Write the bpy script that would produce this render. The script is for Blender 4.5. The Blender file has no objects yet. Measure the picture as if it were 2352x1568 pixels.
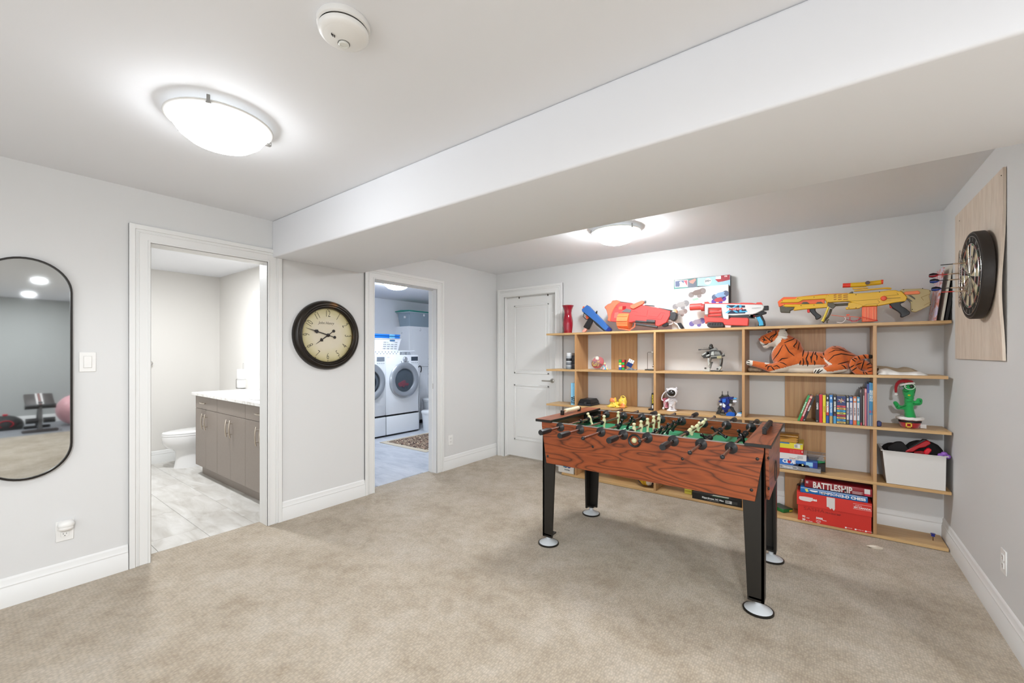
import bpy, bmesh, math, random
from math import pi, sin, cos, radians, sqrt, atan2
from mathutils import Matrix, Vector, Euler
from mathutils.bvhtree import BVHTree
SC = bpy.context.scene
COL = SC.collection
RNG = random.Random(7)

# ------------------------------------------------------------------ camera
CAM = Vector((3.5012, -4.3307, 1.3554))
YAW, FPX, HOR = -0.6425, 957.65, 810.4
cd = bpy.data.cameras.new('camera')
cam = bpy.data.objects.new('camera', cd); COL.objects.link(cam)
cam.location = CAM
cam.rotation_euler = (pi/2, 0, -YAW)
cd.sensor_width = 36.0
cd.lens = FPX/2352*36.0
cd.shift_y = (HOR-784)/2352
cd.clip_start = 0.02
SC.camera = cam
SC.view_settings.view_transform = 'Standard'
SC.view_settings.look = 'None'
SC.view_settings.gamma = 1.0
SC.view_settings.use_curve_mapping = False
SC.view_settings.exposure = 0.25

# ------------------------------------------------------------------ world
w = bpy.data.worlds.new('World'); SC.world = w
w.use_nodes = True
w.node_tree.nodes['Background'].inputs[0].default_value = (0.94, 0.975, 1.02, 1)
w.node_tree.nodes['Background'].inputs[1].default_value = 1.6      # even fill light through an added, unseen window behind the camera
pd = bpy.data.lights.new('fill_window_portal', 'AREA'); pd.shape = 'RECTANGLE'; pd.size = 6.0; pd.size_y = 2.0; pd.cycles.is_portal = True
po = bpy.data.objects.new('fill_window_portal', pd); po.location = (4.0, -6.18, 1.2); po.rotation_euler = (pi/2, 0, 0); COL.objects.link(po)

# ------------------------------------------------------------------ lamps (fixtures of the visible ones are built further down)
LAMP1 = (1.35, -3.62); LAMP2 = (2.10, -1.00); LAUNDRY_LAMP = (-1.45, -0.50); BATH_LAMP = (-1.55, -3.2)
POTS_AND_FILL = [(5.48, -3.61), (7.73, -3.55), (5.48, -5.4), (7.73, -5.4)]  # last two are unseen fill lights, added without fixtures
def point_lamp(name, loc, watts, radius, col=(1, 1, 1)):
    l = bpy.data.lights.new(name, 'POINT'); l.energy = watts; l.shadow_soft_size = radius; l.color = col
    o = bpy.data.objects.new(name, l); o.location = loc; COL.objects.link(o); return o
def disk_lamp(name, loc, watts, size, col=(1, 1, 1), spread=pi):
    l = bpy.data.lights.new(name, 'AREA'); l.shape = 'DISK'; l.size = size; l.energy = watts; l.color = col; l.spread = spread
    o = bpy.data.objects.new(name, l); o.location = loc; COL.objects.link(o); return o
L_DOME, L_POT = (19.0, 74.0, 80.0), 26.0     # radiance of the lit glass domes, watts of each pot light or added fill light
WARM = (0.95, 0.98, 1.01)
for i, (x, y) in enumerate((LAMP1, LAMP2)):
    point_lamp('dome_bulb', (x, y, 2.381), (1.7, 1.1)[i], 0.012, WARM)
for x, y in POTS_AND_FILL:
    disk_lamp('pot_or_fill_lamp', (x, y, 2.385), L_POT, 0.12, WARM)
point_lamp('laundry_bulb', (LAUNDRY_LAMP[0], LAUNDRY_LAMP[1], 2.381), 1.5, 0.012, (0.90, 0.95, 1.0))
disk_lamp('bathroom_light', (BATH_LAMP[0], BATH_LAMP[1], 2.36), 38, 0.25, WARM)

l = bpy.data.lights.new('fill_spot', 'SPOT'); l.energy = 200; l.spot_size = radians(176); l.spot_blend = .2      # fill lamp added above and behind the camera, no fixture
l.shadow_soft_size = .12; l.color = WARM; o = bpy.data.objects.new('fill_spot', l); o.location = (4.1, -5.2, 2.26); COL.objects.link(o)

# ------------------------------------------------------------------ measuring helpers (camera station -> point in the room)
FW = Vector((sin(YAW), cos(YAW), 0)); RT = Vector((cos(YAW), -sin(YAW), 0))
def ray(px, py): return FW + RT*((px-1176)/FPX) + Vector((0, 0, (HOR-py)/FPX))
def PX(px, py, x): d = ray(px, py); return CAM + d*((x-CAM.x)/d.x)
def PY(px, py, y): d = ray(px, py); return CAM + d*((y-CAM.y)/d.y)
def PZ(px, py, z): d = ray(px, py); return CAM + d*((z-CAM.z)/d.z)
def XY(px, y): return PY(px, 800, y).x

# ------------------------------------------------------------------ materials
def lin(h):
    h = h.lstrip('#'); c = [int(h[i:i+2], 16)/255 for i in (0, 2, 4)]
    return tuple(v/12.92 if v <= .04045 else ((v+.055)/1.055)**2.4 for v in c) + (1,)
_M = {}
def pl(h, rough=.5, metal=0.0, trans=0.0, coat=0.0, emit=0.0, alpha=1.0, sheen=0.0, bump=0.0, bscale=200, var=0.0, vscale=20):
    k = (h, rough, metal, trans, coat, emit, alpha, sheen, bump, bscale, var, vscale)
    if k in _M: return _M[k]
    m = bpy.data.materials.new('mat_'+h.lstrip('#')); m.use_nodes = True
    nt = m.node_tree; b = nt.nodes['Principled BSDF']
    b.inputs['Base Color'].default_value = lin(h)
    b.inputs['Roughness'].default_value = rough
    b.inputs['Metallic'].default_value = metal
    b.inputs['Transmission Weight'].default_value = trans
    b.inputs['Coat Weight'].default_value = coat
    b.inputs['Sheen Weight'].default_value = sheen
    b.inputs['Alpha'].default_value = alpha
    if emit:
        b.inputs['Emission Color'].default_value = lin(h); b.inputs['Emission Strength'].default_value = emit
    if bump or var:
        tc = nt.nodes.new('ShaderNodeTexCoord')
    if bump:
        n = nt.nodes.new('ShaderNodeTexNoise'); n.inputs['Scale'].default_value = bscale; n.inputs['Detail'].default_value = 3
        nt.links.new(tc.outputs['Object'], n.inputs['Vector'])
        bp = nt.nodes.new('ShaderNodeBump'); bp.inputs['Strength'].default_value = bump; bp.inputs['Distance'].default_value = .002
        nt.links.new(n.outputs['Fac'], bp.inputs['Height']); nt.links.new(bp.outputs['Normal'], b.inputs['Normal'])
    if var:
        n = nt.nodes.new('ShaderNodeTexNoise'); n.inputs['Scale'].default_value = vscale; n.inputs['Detail'].default_value = 4
        nt.links.new(tc.outputs['Object'], n.inputs['Vector'])
        mr = nt.nodes.new('ShaderNodeMapRange'); mr.inputs['From Min'].default_value = .3; mr.inputs['From Max'].default_value = .7
        mr.inputs['To Min'].default_value = 1-var; mr.inputs['To Max'].default_value = 1+var
        nt.links.new(n.outputs['Fac'], mr.inputs['Value'])
        mx = nt.nodes.new('ShaderNodeMix'); mx.data_type = 'RGBA'; mx.blend_type = 'MULTIPLY'; mx.inputs['Factor'].default_value = 1
        mx.inputs['A'].default_value = lin(h); nt.links.new(mr.outputs['Result'], mx.inputs['B'])
        nt.links.new(mx.outputs['Result'], b.inputs['Base Color'])
    _M[k] = m; return m

def nodemat(name):
    m = bpy.data.materials.new(name); m.use_nodes = True
    nt = m.node_tree
    def N(t, **kw):
        n = nt.nodes.new('ShaderNode'+t)
        for k, v in kw.items():
            if k in n.inputs: n.inputs[k].default_value = v
            else: setattr(n, k, v)
        return n
    def L(a, b): nt.links.new(a, b)
    return m, nt.nodes['Principled BSDF'], N, L
def ramp(N, stops):
    r = N('ValToRGB'); e = r.color_ramp.elements
    while len(e) < len(stops): e.new(.5)
    for el, (p, h) in zip(e, stops): el.position = p; el.color = lin(h)
    return r

def m_wood(name, dark, mid, light, sx, sz, rings, rough, axis='X', seam=0):
    """flat-sawn grain: contour rings of a stretched noise, plus fine pores"""
    m, b, N, L = nodemat(name)
    tc = N('TexCoord'); mp = N('Mapping')
    s = {'X': (sx, sz, sz), 'Z': (sz, sz, sx), 'Y': (sz, sx, sz)}[axis]
    mp.inputs['Scale'].default_value = s
    L(tc.outputs['Object'], mp.inputs['Vector'])
    n = N('TexNoise', Scale=1.0, Detail=2.0, Roughness=.45); L(mp.outputs['Vector'], n.inputs['Vector'])
    mu = N('Math', operation='MULTIPLY'); mu.inputs[1].default_value = rings; L(n.outputs['Fac'], mu.inputs[0])
    fr = N('Math', operation='FRACT'); L(mu.outputs[0], fr.inputs[0])
    r = ramp(N, [(0, dark), (.16, mid), (.5, light), (.88, mid), (1, dark)]); L(fr.outputs[0], r.inputs['Fac'])
    mp2 = N('Mapping'); mp2.inputs['Scale'].default_value = tuple(v*(3 if v == min(s) else 16) for v in s)
    L(tc.outputs['Object'], mp2.inputs['Vector'])
    n2 = N('TexNoise', Scale=3.0, Detail=3.0); L(mp2.outputs['Vector'], n2.inputs['Vector'])
    mr = N('MapRange'); mr.inputs['From Min'].default_value = .35; mr.inputs['From Max'].default_value = .65; mr.inputs['To Min'].default_value = .86; mr.inputs['To Max'].default_value = 1.08
    L(n2.outputs['Fac'], mr.inputs['Value'])
    mx = N('Mix', data_type='RGBA', blend_type='MULTIPLY'); mx.inputs['Factor'].default_value = 1
    L(r.outputs['Color'], mx.inputs['A']); L(mr.outputs['Result'], mx.inputs['B'])
    L(mx.outputs['Result'], b.inputs['Base Color'])
    b.inputs['Roughness'].default_value = rough
    return m

# ------------------------------------------------------------------ geometry collector
class G:
    def __init__(s): s.bm = bmesh.new()
    def add(s, t, M=None, mi=0, smooth=True):
        if M is not None: bmesh.ops.transform(t, matrix=M, verts=t.verts)
        for f in t.faces: f.material_index = mi; f.smooth = smooth
        me = bpy.data.meshes.new('tmp'); t.to_mesh(me); t.free()
        s.bm.from_mesh(me); bpy.data.meshes.remove(me); return s
    def box(s, x0, x1, y0, y1, z0, z1, bev=0, M=None, mi=0, seg=1):
        t = bmesh.new(); bmesh.ops.create_cube(t, size=1)
        bmesh.ops.transform(t, matrix=Matrix.Translation(((x0+x1)/2, (y0+y1)/2, (z0+z1)/2)) @ Matrix.Diagonal((abs(x1-x0), abs(y1-y0), abs(z1-z0), 1)), verts=t.verts)
        if bev: bmesh.ops.bevel(t, geom=t.edges[:], offset=bev, segments=seg, affect='EDGES', profile=.5)
        return s.add(t, M, mi)
    def lathe(s, prof, c=(0, 0, 0), seg=24, M=None, mi=0, axis='Z', cap=True, sx=1, sy=1):
        t = bmesh.new(); rings = []
        for r, z in prof:
            if r < 1e-6: rings.append([t.verts.new((0, 0, z))])
            else: rings.append([t.verts.new((r*cos(2*pi*i/seg)*sx, r*sin(2*pi*i/seg)*sy, z)) for i in range(seg)])
        for a, b in zip(rings, rings[1:]):
            for i in range(seg):
                j = (i+1) % seg
                if len(a) == 1 and len(b) == 1: continue
                if len(a) == 1: t.faces.new((a[0], b[j], b[i]))
                elif len(b) == 1: t.faces.new((a[i], a[j], b[0]))
                else: t.faces.new((a[i], a[j], b[j], b[i]))
        if cap:
            if len(rings[0]) > 1: t.faces.new(rings[0][::-1])
            if len(rings[-1]) > 1: t.faces.new(rings[-1])
        bmesh.ops.recalc_face_normals(t, faces=t.faces)
        A = {'Z': Matrix.Identity(4), 'X': Matrix.Rotation(pi/2, 4, 'Y'), 'Y': Matrix.Rotation(-pi/2, 4, 'X')}[axis]
        MM = Matrix.Translation(c) @ A
        return s.add(t, (M @ MM) if M is not None else MM, mi)
    def cyl(s, p0, p1, r0, r1=None, seg=16, mi=0, cap=True):
        p0, p1 = Vector(p0), Vector(p1); r1 = r0 if r1 is None else r1
        d = p1-p0
        q = d.to_track_quat('Z', 'Y').to_matrix().to_4x4()
        return s.lathe([(r0, 0), (r1, d.length)], seg=seg, M=Matrix.Translation(p0) @ q, mi=mi, cap=cap)
    def ball(s, c, r, seg=16, mi=0, M=None, rings=None):
        rr = r if isinstance(r, (tuple, list)) else (r, r, r)
        n = rings or max(6, seg//2)
        prof = [(sin(pi*i/n), -cos(pi*i/n)) for i in range(n+1)]
        MM = Matrix.Translation(c) @ (M if M is not None else Matrix.Identity(4)) @ Matrix.Diagonal((rr[0], rr[1], rr[2], 1))
        return s.lathe(prof, seg=seg, M=MM, mi=mi)
    def prism(s, poly, a, b, axis='Y', bev=0, M=None, mi=0, seg=1):
        """poly of 2D points extruded along axis from a to b. Y: (x,z); X: (y,z); Z: (x,y)"""
        t = bmesh.new()
        f = {'Y': lambda u, v, k: (u, k, v), 'X': lambda u, v, k: (k, u, v), 'Z': lambda u, v, k: (u, v, k)}[axis]
        A = [t.verts.new(f(u, v, a)) for u, v in poly]; B = [t.verts.new(f(u, v, b)) for u, v in poly]
        t.faces.new(A); t.faces.new(B[::-1]); n = len(poly)
        for i in range(n): t.faces.new((A[i], B[i], B[(i+1) % n], A[(i+1) % n]))
        bmesh.ops.recalc_face_normals(t, faces=t.faces)
        if bev: bmesh.ops.bevel(t, geom=t.edges[:], offset=bev, segments=seg, affect='EDGES', profile=.5, clamp_overlap=True)
        return s.add(t, M, mi)
    def tube(s, pts, r, seg=8, mi=0, closed=False, cap=True):
        pts = [Vector(p) for p in pts]; n = len(pts); t = bmesh.new(); rings = []
        rs = r if isinstance(r, (list, tuple)) else [r]*n
        up = None
        for i, p in enumerate(pts):
            if closed: d = pts[(i+1) % n]-pts[i-1]
            else: d = pts[min(i+1, n-1)]-pts[max(i-1, 0)]
            d = d.normalized() if d.length > 1e-9 else Vector((0, 0, 1))
            if up is None: up = d.orthogonal().normalized()
            up = (up - d*up.dot(d)); up = up.normalized() if up.length > 1e-6 else d.orthogonal().normalized()
            v = d.cross(up)
            rings.append([t.verts.new(p+(up*cos(2*pi*k/seg)+v*sin(2*pi*k/seg))*rs[i]) for k in range(seg)])
        m = n if closed else n-1
        for i in range(m):
            a, b = rings[i], rings[(i+1) % n]
            for k in range(seg): t.faces.new((a[k], a[(k+1) % seg], b[(k+1) % seg], b[k]))
        if cap and not closed: t.faces.new(rings[0][::-1]); t.faces.new(rings[-1])
        bmesh.ops.recalc_face_normals(t, faces=t.faces)
        return s.add(t, None, mi)
    def ribbon(s, pts, nrm, wid, th=.0006, mi=0):
        """flat strip along pts lying on a surface with normals nrm"""
        t = bmesh.new(); n = len(pts); L, R = [], []
        for i, p in enumerate(pts):
            d = Vector(pts[min(i+1, n-1)])-Vector(pts[max(i-1, 0)])
            sd = d.cross(nrm[i]); sd = sd.normalized() if sd.length > 1e-9 else Vector((1, 0, 0))
            ww = wid*(0.35+0.65*sin(pi*(i+.4)/(n-.2)))/2
            o = Vector(p)+Vector(nrm[i])*th
            L.append(t.verts.new(o+sd*ww)); R.append(t.verts.new(o-sd*ww))
        for i in range(n-1): t.faces.new((L[i], L[i+1], R[i+1], R[i]))
        return s.add(t, None, mi)
    def mesh(s, name, mats, angle=40):
        me = bpy.data.meshes.new(name); s.bm.to_mesh(me); s.bm.free()
        for m in (mats if isinstance(mats, (list, tuple)) else [mats]): me.materials.append(m)
        me.set_sharp_from_angle(angle=radians(angle))
        return me

WM = {}
def link(o): COL.objects.link(o); return o
def part(name, g, mats, parent=None, label=None, kind=None, local=False, angle=40):
    """one mesh object; geometry is given in room coordinates unless local"""
    me = g.mesh(name, mats, angle) if isinstance(g, G) else g
    o = bpy.data.objects.new(name, me); link(o)
    W = WM.get(parent.name, Matrix.Identity(4)) if parent else Matrix.Identity(4)
    if parent:
        o.parent = parent
        if not local: o.matrix_parent_inverse = W.inverted()
    WM[o.name] = W if local else Matrix.Identity(4)
    if label: o['label'] = label
    if kind: o['kind'] = kind
    return o
def thing(name, label, cat, loc=(0, 0, 0), rot=(0, 0, 0), group=None):
    o = bpy.data.objects.new(name, None); link(o); o.empty_display_size = .05
    o.location = loc; o.rotation_euler = rot
    WM[o.name] = Matrix.Translation(loc) @ Euler(rot).to_matrix().to_4x4()
    return tag(o, label, cat, group)
def tag(o, label, cat, group=None):
    o['label'] = label; o['category'] = cat
    if group: o['group'] = group
    return o
def struct(name, g, mats, parent=None, label=None):
    o = part(name, g, mats, parent, label)
    if not parent: o['kind'] = 'structure'
    return o
def copy_tree(o, parent=None):
    c = o.copy(); COL.objects.link(c); WM[c.name] = WM.get(o.name, Matrix.Identity(4))
    if parent: c.parent = parent
    for ch in list(o.children): copy_tree(ch, c)
    return c
FRONT = (pi/2, 0, 0); LEFTW = (pi/2, 0, pi/2); RIGHTW = (pi/2, 0, -pi/2)
def text(parent, s, size, loc, mat, rot=FRONT, sx=1.0, shear=0, bold=0, align='CENTER', name='lettering', local=False, ext=.0002, space=1):
    c = bpy.data.curves.new(name, 'FONT'); c.body = s; c.size = size; c.align_x = align; c.align_y = 'CENTER'
    c.extrude = ext; c.shear = shear; c.offset = bold; c.resolution_u = 2; c.space_character = space
    c.materials.append(mat)
    o = bpy.data.objects.new(name, c); link(o)
    if parent:
        o.parent = parent
        if not local: o.matrix_parent_inverse = WM[parent.name].inverted()
    o.location = loc; o.rotation_euler = rot; o.scale = (sx, 1, 1)
    return o
def remesh(g, voxel, smooth=6, name='body'):
    """fuse overlapping closed shapes into one continuous skin"""
    me = g.mesh('tmp', [pl('#808080')])
    o = bpy.data.objects.new('tmp', me); link(o)
    r = o.modifiers.new('r', 'REMESH'); r.mode = 'VOXEL'; r.voxel_size = voxel
    sm = o.modifiers.new('s', 'SMOOTH'); sm.factor = .5; sm.iterations = smooth
    dg = bpy.context.evaluated_depsgraph_get()
    out = bpy.data.meshes.new_from_object(o.evaluated_get(dg)); out.name = name
    bpy.data.objects.remove(o); bpy.data.meshes.remove(me)
    out.materials.clear()
    out.polygons.foreach_set('use_smooth', [True]*len(out.polygons))
    return out
def capsule(g, p0, r0, p1, r1, seg=16):
    g.ball(p0, r0, seg); g.ball(p1, r1, seg)
    if (Vector(p1)-Vector(p0)).length > 1e-5: g.cyl(p0, p1, r0, r1, seg)
    return g
# ================================================================== ROOM SHELL
H = 2.40; W = 4.2024; YB, YC, HB = -2.825, -2.018, 2.110
XE, YF = 8.75, -6.1            # far gym wall and the wall behind the camera
def m_wall(name, h, bump=.12):
    m, b, N, L = nodemat(name)
    b.inputs['Base Color'].default_value = lin(h); b.inputs['Roughness'].default_value = .75
    tc = N('TexCoord'); n = N('TexNoise', Scale=260.0, Detail=3.0); L(tc.outputs['Object'], n.inputs['Vector'])
    bp = N('Bump', Strength=bump, Distance=.001); L(n.outputs['Fac'], bp.inputs['Height']); L(bp.outputs['Normal'], b.inputs['Normal'])
    return m
M_WALL = m_wall('warm_grey_wall_paint', '#dadad9')
M_CEIL = m_wall('white_ceiling_paint', '#e8e9ec', .05)
M_BATHW = m_wall('bathroom_wall_paint', '#dedbd6')
M_LAUNW = m_wall('laundry_wall_paint', '#e0e2e6')
M_TRIM = pl('#e6e6e4', .38)
def m_carpet():
    m, b, N, L = nodemat('beige_loop_carpet')
    tc = N('TexCoord')
    mp = N('Mapping'); mp.inputs['Rotation'].default_value = (0, 0, radians(0)); L(tc.outputs['Object'], mp.inputs['Vector'])
    big = N('TexNoise', Scale=2.6, Detail=3.0, Roughness=.55); L(mp.outputs['Vector'], big.inputs['Vector'])
    med = N('TexNoise', Scale=11.0, Detail=4.0, Roughness=.6); L(mp.outputs['Vector'], med.inputs['Vector'])
    st = N('Mapping'); st.inputs['Scale'].default_value = (105, 62, 60); L(tc.outputs['Object'], st.inputs['Vector'])
    vor = N('TexVoronoi', Scale=1.0, Randomness=.55); L(st.outputs['Vector'], vor.inputs['Vector'])
    fine = N('TexNoise', Scale=420.0, Detail=2.0); L(tc.outputs['Object'], fine.inputs['Vector'])
    a = N('Math', operation='MULTIPLY_ADD'); a.inputs[1].default_value = .55; L(big.outputs['Fac'], a.inputs[0])
    a2 = N('Math', operation='MULTIPLY'); a2.inputs[1].default_value = .45; L(med.outputs['Fac'], a2.inputs[0]); L(a2.outputs[0], a.inputs[2])
    r = ramp(N, [(.36, '#ab9b85'), (.5, '#bcae9a'), (.64, '#c8bcab')]); L(a.outputs[0], r.inputs['Fac'])
    mr = N('MapRange'); mr.inputs['From Min'].default_value = .1; mr.inputs['From Max'].default_value = .75; mr.inputs['To Min'].default_value = 1.06; mr.inputs['To Max'].default_value = .74
    L(vor.outputs['Distance'], mr.inputs['Value'])
    mx = N('Mix', data_type='RGBA', blend_type='MULTIPLY'); mx.inputs['Factor'].default_value = 1
    L(r.outputs['Color'], mx.inputs['A']); L(mr.outputs['Result'], mx.inputs['B']); L(mx.outputs['Result'], b.inputs['Base Color'])
    b.inputs['Roughness'].default_value = .95; b.inputs['Sheen Weight'].default_value = .15
    ad = N('Math', operation='MULTIPLY_ADD'); ad.inputs[1].default_value = -1.0; L(vor.outputs['Distance'], ad.inputs[0]); L(fine.outputs['Fac'], ad.inputs[2])
    bp = N('Bump', Strength=.55, Distance=.004); L(ad.outputs[0], bp.inputs['Height']); L(bp.outputs['Normal'], b.inputs['Normal'])
    return m
M_CARPET = m_carpet()
struct('floor', G().box(-.13, 7.03, YF, .12, -.05, 0), M_CARPET)
struct('floor', G().box(7.03, XE, YF, YC, -.05, -.001), pl('#8d9095', .6, var=.08, vscale=6))
struct('ceiling', G().box(-.12, XE+.1, YF-.1, .12, H, H+.1), M_CEIL)

g = G()
# left wall around the two doorways
BD = (-3.572, -2.862); LD = (-1.893, -1.078); DT = 2.068
for a, b in ((YF, BD[0]), (BD[1], LD[0]), (LD[1], .12)): g.box(-.12, 0, a, b, 0, H)
for a, b in (BD, LD): g.box(-.12, 0, a, b, DT, H)
struct('wall_left', g, M_WALL)
CD = (.14, .915)
g = G()
g.box(0, CD[0], 0, .12, 0, H).box(CD[1], W+.12, 0, .12, 0, H).box(CD[0], CD[1], 0, .12, 2.085, H)
struct('wall_back', g, M_WALL)
struct('wall_right', G().box(W, W+.12, YC, 0, 0, H).box(W+.12, XE, YC, YC+.12, 0, H), M_WALL)
struct('wall_far', G().box(XE, XE+.1, YF, YC+.12, 0, H), m_wall('gym_wall_paint', '#b3b5b3'))
g = G().box(-.12, 1.0, YF-.1, YF, 0, H).box(7.0, XE+.1, YF-.1, YF, 0, H).box(1.0, 7.0, YF-.1, YF, 0, .2).box(1.0, 7.0, YF-.1, YF, 2.2, H)
struct('wall_front', g, M_WALL)
g = G()
for x in (1.0, 2.96, 4.96, 6.94): g.box(x, x+.06, YF-.08, YF-.02, .2, 2.2)
g.box(1.0, 7.0, YF-.08, YF-.02, .2, .26).box(1.0, 7.0, YF-.08, YF-.02, 2.14, 2.2)
struct('fill_window_1', g, pl('#e6e6e4', .4))  # unseen window frame, added around the opening that lets fill light in
struct('ceiling_beam', G().box(0, XE, YB, YC, HB, H, bev=.012, seg=3), M_CEIL)

# closet behind the closed door
struct('wall_closet', G().box(0, 1.1, .5, .55, 0, H), M_WALL)

# baseboards
def base_prof(s=1):
    return [(0, 0), (.016, 0), (.016, .098), (.012, .103), (.012, .108), (.014, .112), (.012, .118), (.009, .122), (.009, .143), (.006, .150), (0, .155)]
P = base_prof()
def base_left(name, y0, y1, x=0, mat=None): return struct(name, G().prism([(x+u, v) for u, v in P], y0, y1, 'Y'), mat or M_TRIM)
base_left('baseboard_left', YF, -3.68); base_left('baseboard_left', -2.757, -1.993); base_left('baseboard_left', -.978, 0)
struct('baseboard_back', G().prism([(-u, v) for u, v in P], 1.016, W, 'X'), M_TRIM)
struct('baseboard_right', G().prism([(W-u, v) for u, v in P], YC, 0, 'Y'), M_TRIM)
struct('baseboard_far', G().prism([(XE-u, v) for u, v in P], YF, YC, 'Y'), M_TRIM)

# door casings: flat board + raised outer band + inner bead
def casing(name, plane, a, b, top, wd=.105, out=1):
    """plane 'x' : on wall x=0 facing +x, a..b along y. plane 'y': on wall y=0 facing -y, a..b along x"""
    g = G()
    def bx(u0, u1, t, z0, z1, bev=.002):
        if plane == 'x': g.box(0, t, u0, u1, z0, z1, bev)
        else: g.box(u0, u1, -t, 0, z0, z1, bev)
    for e, sg in ((a, -1), (b, 1)):
        i, o = e, e+sg*wd
        bx(min(i, o), max(i, o), .013, 0, top+wd)
        bx(min(o, o-sg*.03), max(o, o-sg*.03), .021, 0, top+wd)
        q = o-sg*.042; bx(min(q, q-sg*.008), max(q, q-sg*.008), .016, 0, top+wd-.042)
        bx(min(i, i+sg*.014), max(i, i+sg*.014), .017, 0, top+.014)
    bx(a-wd+.001, b+wd-.001, .0124, top, top+wd-.001); bx(a-wd+.0006, b+wd-.0006, .0203, top+wd-.03, top+wd-.0006)
    bx(a-wd+.042, b+wd-.042, .0153, top+wd-.05, top+wd-.042); bx(a-.0135, b+.0135, .0163, top, top+.0135)
    return struct(name, g, M_TRIM)
casing('trim_1', 'x', BD[0], BD[1], DT)
casing('trim_2', 'x', LD[0], LD[1], DT+.005)
casing('trim_3', 'y', CD[0], CD[1], 2.085)
# jamb linings with door stops
def jamb(name, plane, a, b, top, stop=True):
    g = G()
    def bx(u0, u1, d0, d1, z0, z1):
        if plane == 'x': g.box(-d1, -d0, u0, u1, z0, z1, .001)
        else: g.box(u0, u1, d0, d1, z0, z1, .001)
    bx(a-.012, a+.004, -.004, .124, 0, top); bx(b-.004, b+.012, -.004, .124, 0, top); bx(a, b, -.004, .124, top-.004, top+.012)
    if stop:
        bx(a, a+.012, .055, .085, 0, top); bx(b-.012, b, .055, .085, 0, top); bx(a, b, .055, .085, top-.014, top)
    return struct(name, g, M_TRIM)
jamb('trim_4', 'x', *BD, DT, False); j2 = jamb('trim_5', 'x', *LD, DT+.005); jamb('trim_6', 'y', *CD, 2.085)
part('strike_plate', G().box(-.075, -.045, LD[1]-.0055, LD[1]-.003, .95, 1.01, .001), pl('#b9b6b0', .3, .9), j2)

# closed two-panel closet door
d1 = part('door_1', G().box(CD[0]+.003, CD[1]-.003, .05, .085, .018, 2.078, .002), M_TRIM); d1['kind'] = 'structure'
for z0, z1 in ((1.09, 1.97), (.23, .95)):
    x0, x1 = CD[0]+.12, CD[1]-.12
    g = G()
    for t, ins in ((.0495, 0), (.047, .018)):
        pass
    # raised moulding frame and raised field
    for a, b, c, d in ((x0, x1, z0, z0+.022), (x0, x1, z1-.022, z1), (x0, x0+.022, z0, z1), (x1-.022, x1, z0, z1)):
        g.box(a, b, .0435, .052, c, d, .004)
    g.box(x0+.045, x1-.045, .045, .052, z0+.045, z1-.045, .004)
    part('door_panel', g, M_TRIM, d1)
SATIN = pl('#b4b0a8', .28, .95)
g = G().lathe([(.027, 0), (.027, -.008), (.02, -.012), (.009, -.014), (.009, -.05)], (CD[1]-.075, .05, 1.015), 24, axis='Y')
g.box(CD[1]-.195, CD[1]-.066, -.012, .002, 1.007, 1.023, .006, seg=2)
part('door_handle', g, SATIN, d1)
for px in (1192, 1258):
    q = PY(px, 680, .04); part('hook', G().box(q.x-.004, q.x+.004, .036, .05, 2.058, 2.082, .001), pl('#55524d', .4, .8), d1)

# open bathroom door, its hinge edge towards the camera
d2 = part('door_2', G().box(-.90, -.128, BD[0]+.0, BD[0]+.034, .012, DT-.006, .002), M_TRIM); d2['kind'] = 'structure'
for z in (1.87, 1.064, .261):
    g = G().prism([(BD[0]+.004, z-.045), (BD[0]+.02, z-.045), (BD[0]+.026, z-.038), (BD[0]+.026, z+.038), (BD[0]+.02, z+.045), (BD[0]+.004, z+.045)], -.129, -.1265, 'X')
    g.cyl((-.124, BD[0]+.003, z-.045), (-.124, BD[0]+.003, z+.045), .006, seg=10)
    part('hinge', g, pl('#a09a90', .35, .8), d2)
# ------------------------------------------------------------------ bathroom shell
BX = -3.07; BYR = -2.178; BYL = -4.4
struct('wall_bathroom_far', G().box(BX-.1, BX, BYL, BYR+.0, 0, H), M_BATHW)
struct('wall_bathroom_right', G().box(BX-.1, -.12, BYR, BYR+.09, 0, H), M_BATHW)
struct('wall_bathroom_left', G().box(BX-.1, -.12, BYL-.1, BYL, 0, H), M_BATHW)
struct('ceiling', G().box(BX-.1, -.12, BYL-.1, BYR+.05, H-.02, H+.08), M_CEIL)
struct('baseboard_bathroom', G().prism([(BX+u, v) for u, v in P], BYL, BYR, 'Y'), M_TRIM)
def m_tile(name, c0, c1, c2, s=1.0):
    m, b, N, L = nodemat(name)
    tc = N('TexCoord'); oi = N('ObjectInfo')
    mp = N('Mapping'); mp.inputs['Scale'].default_value = (1.6*s, 5.5*s, 1); mp.inputs['Rotation'].default_value = (0, 0, .5); L(tc.outputs['Object'], mp.inputs['Vector'])
    off = N('VectorMath', operation='ADD'); L(mp.outputs['Vector'], off.inputs[0])
    sc = N('VectorMath', operation='SCALE'); sc.inputs['Scale'].default_value = 37.0; L(oi.outputs['Location'], sc.inputs[0]); L(sc.outputs['Vector'], off.inputs[1])
    n = N('TexNoise', Scale=1.5, Detail=5.0, Roughness=.6, Distortion=.8); L(off.outputs['Vector'], n.inputs['Vector'])
    r = ramp(N, [(.3, c0), (.5, c1), (.7, c2)]); L(n.outputs['Fac'], r.inputs['Fac']); L(r.outputs['Color'], b.inputs['Base Color'])
    b.inputs['Roughness'].default_value = .35
    return m
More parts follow.
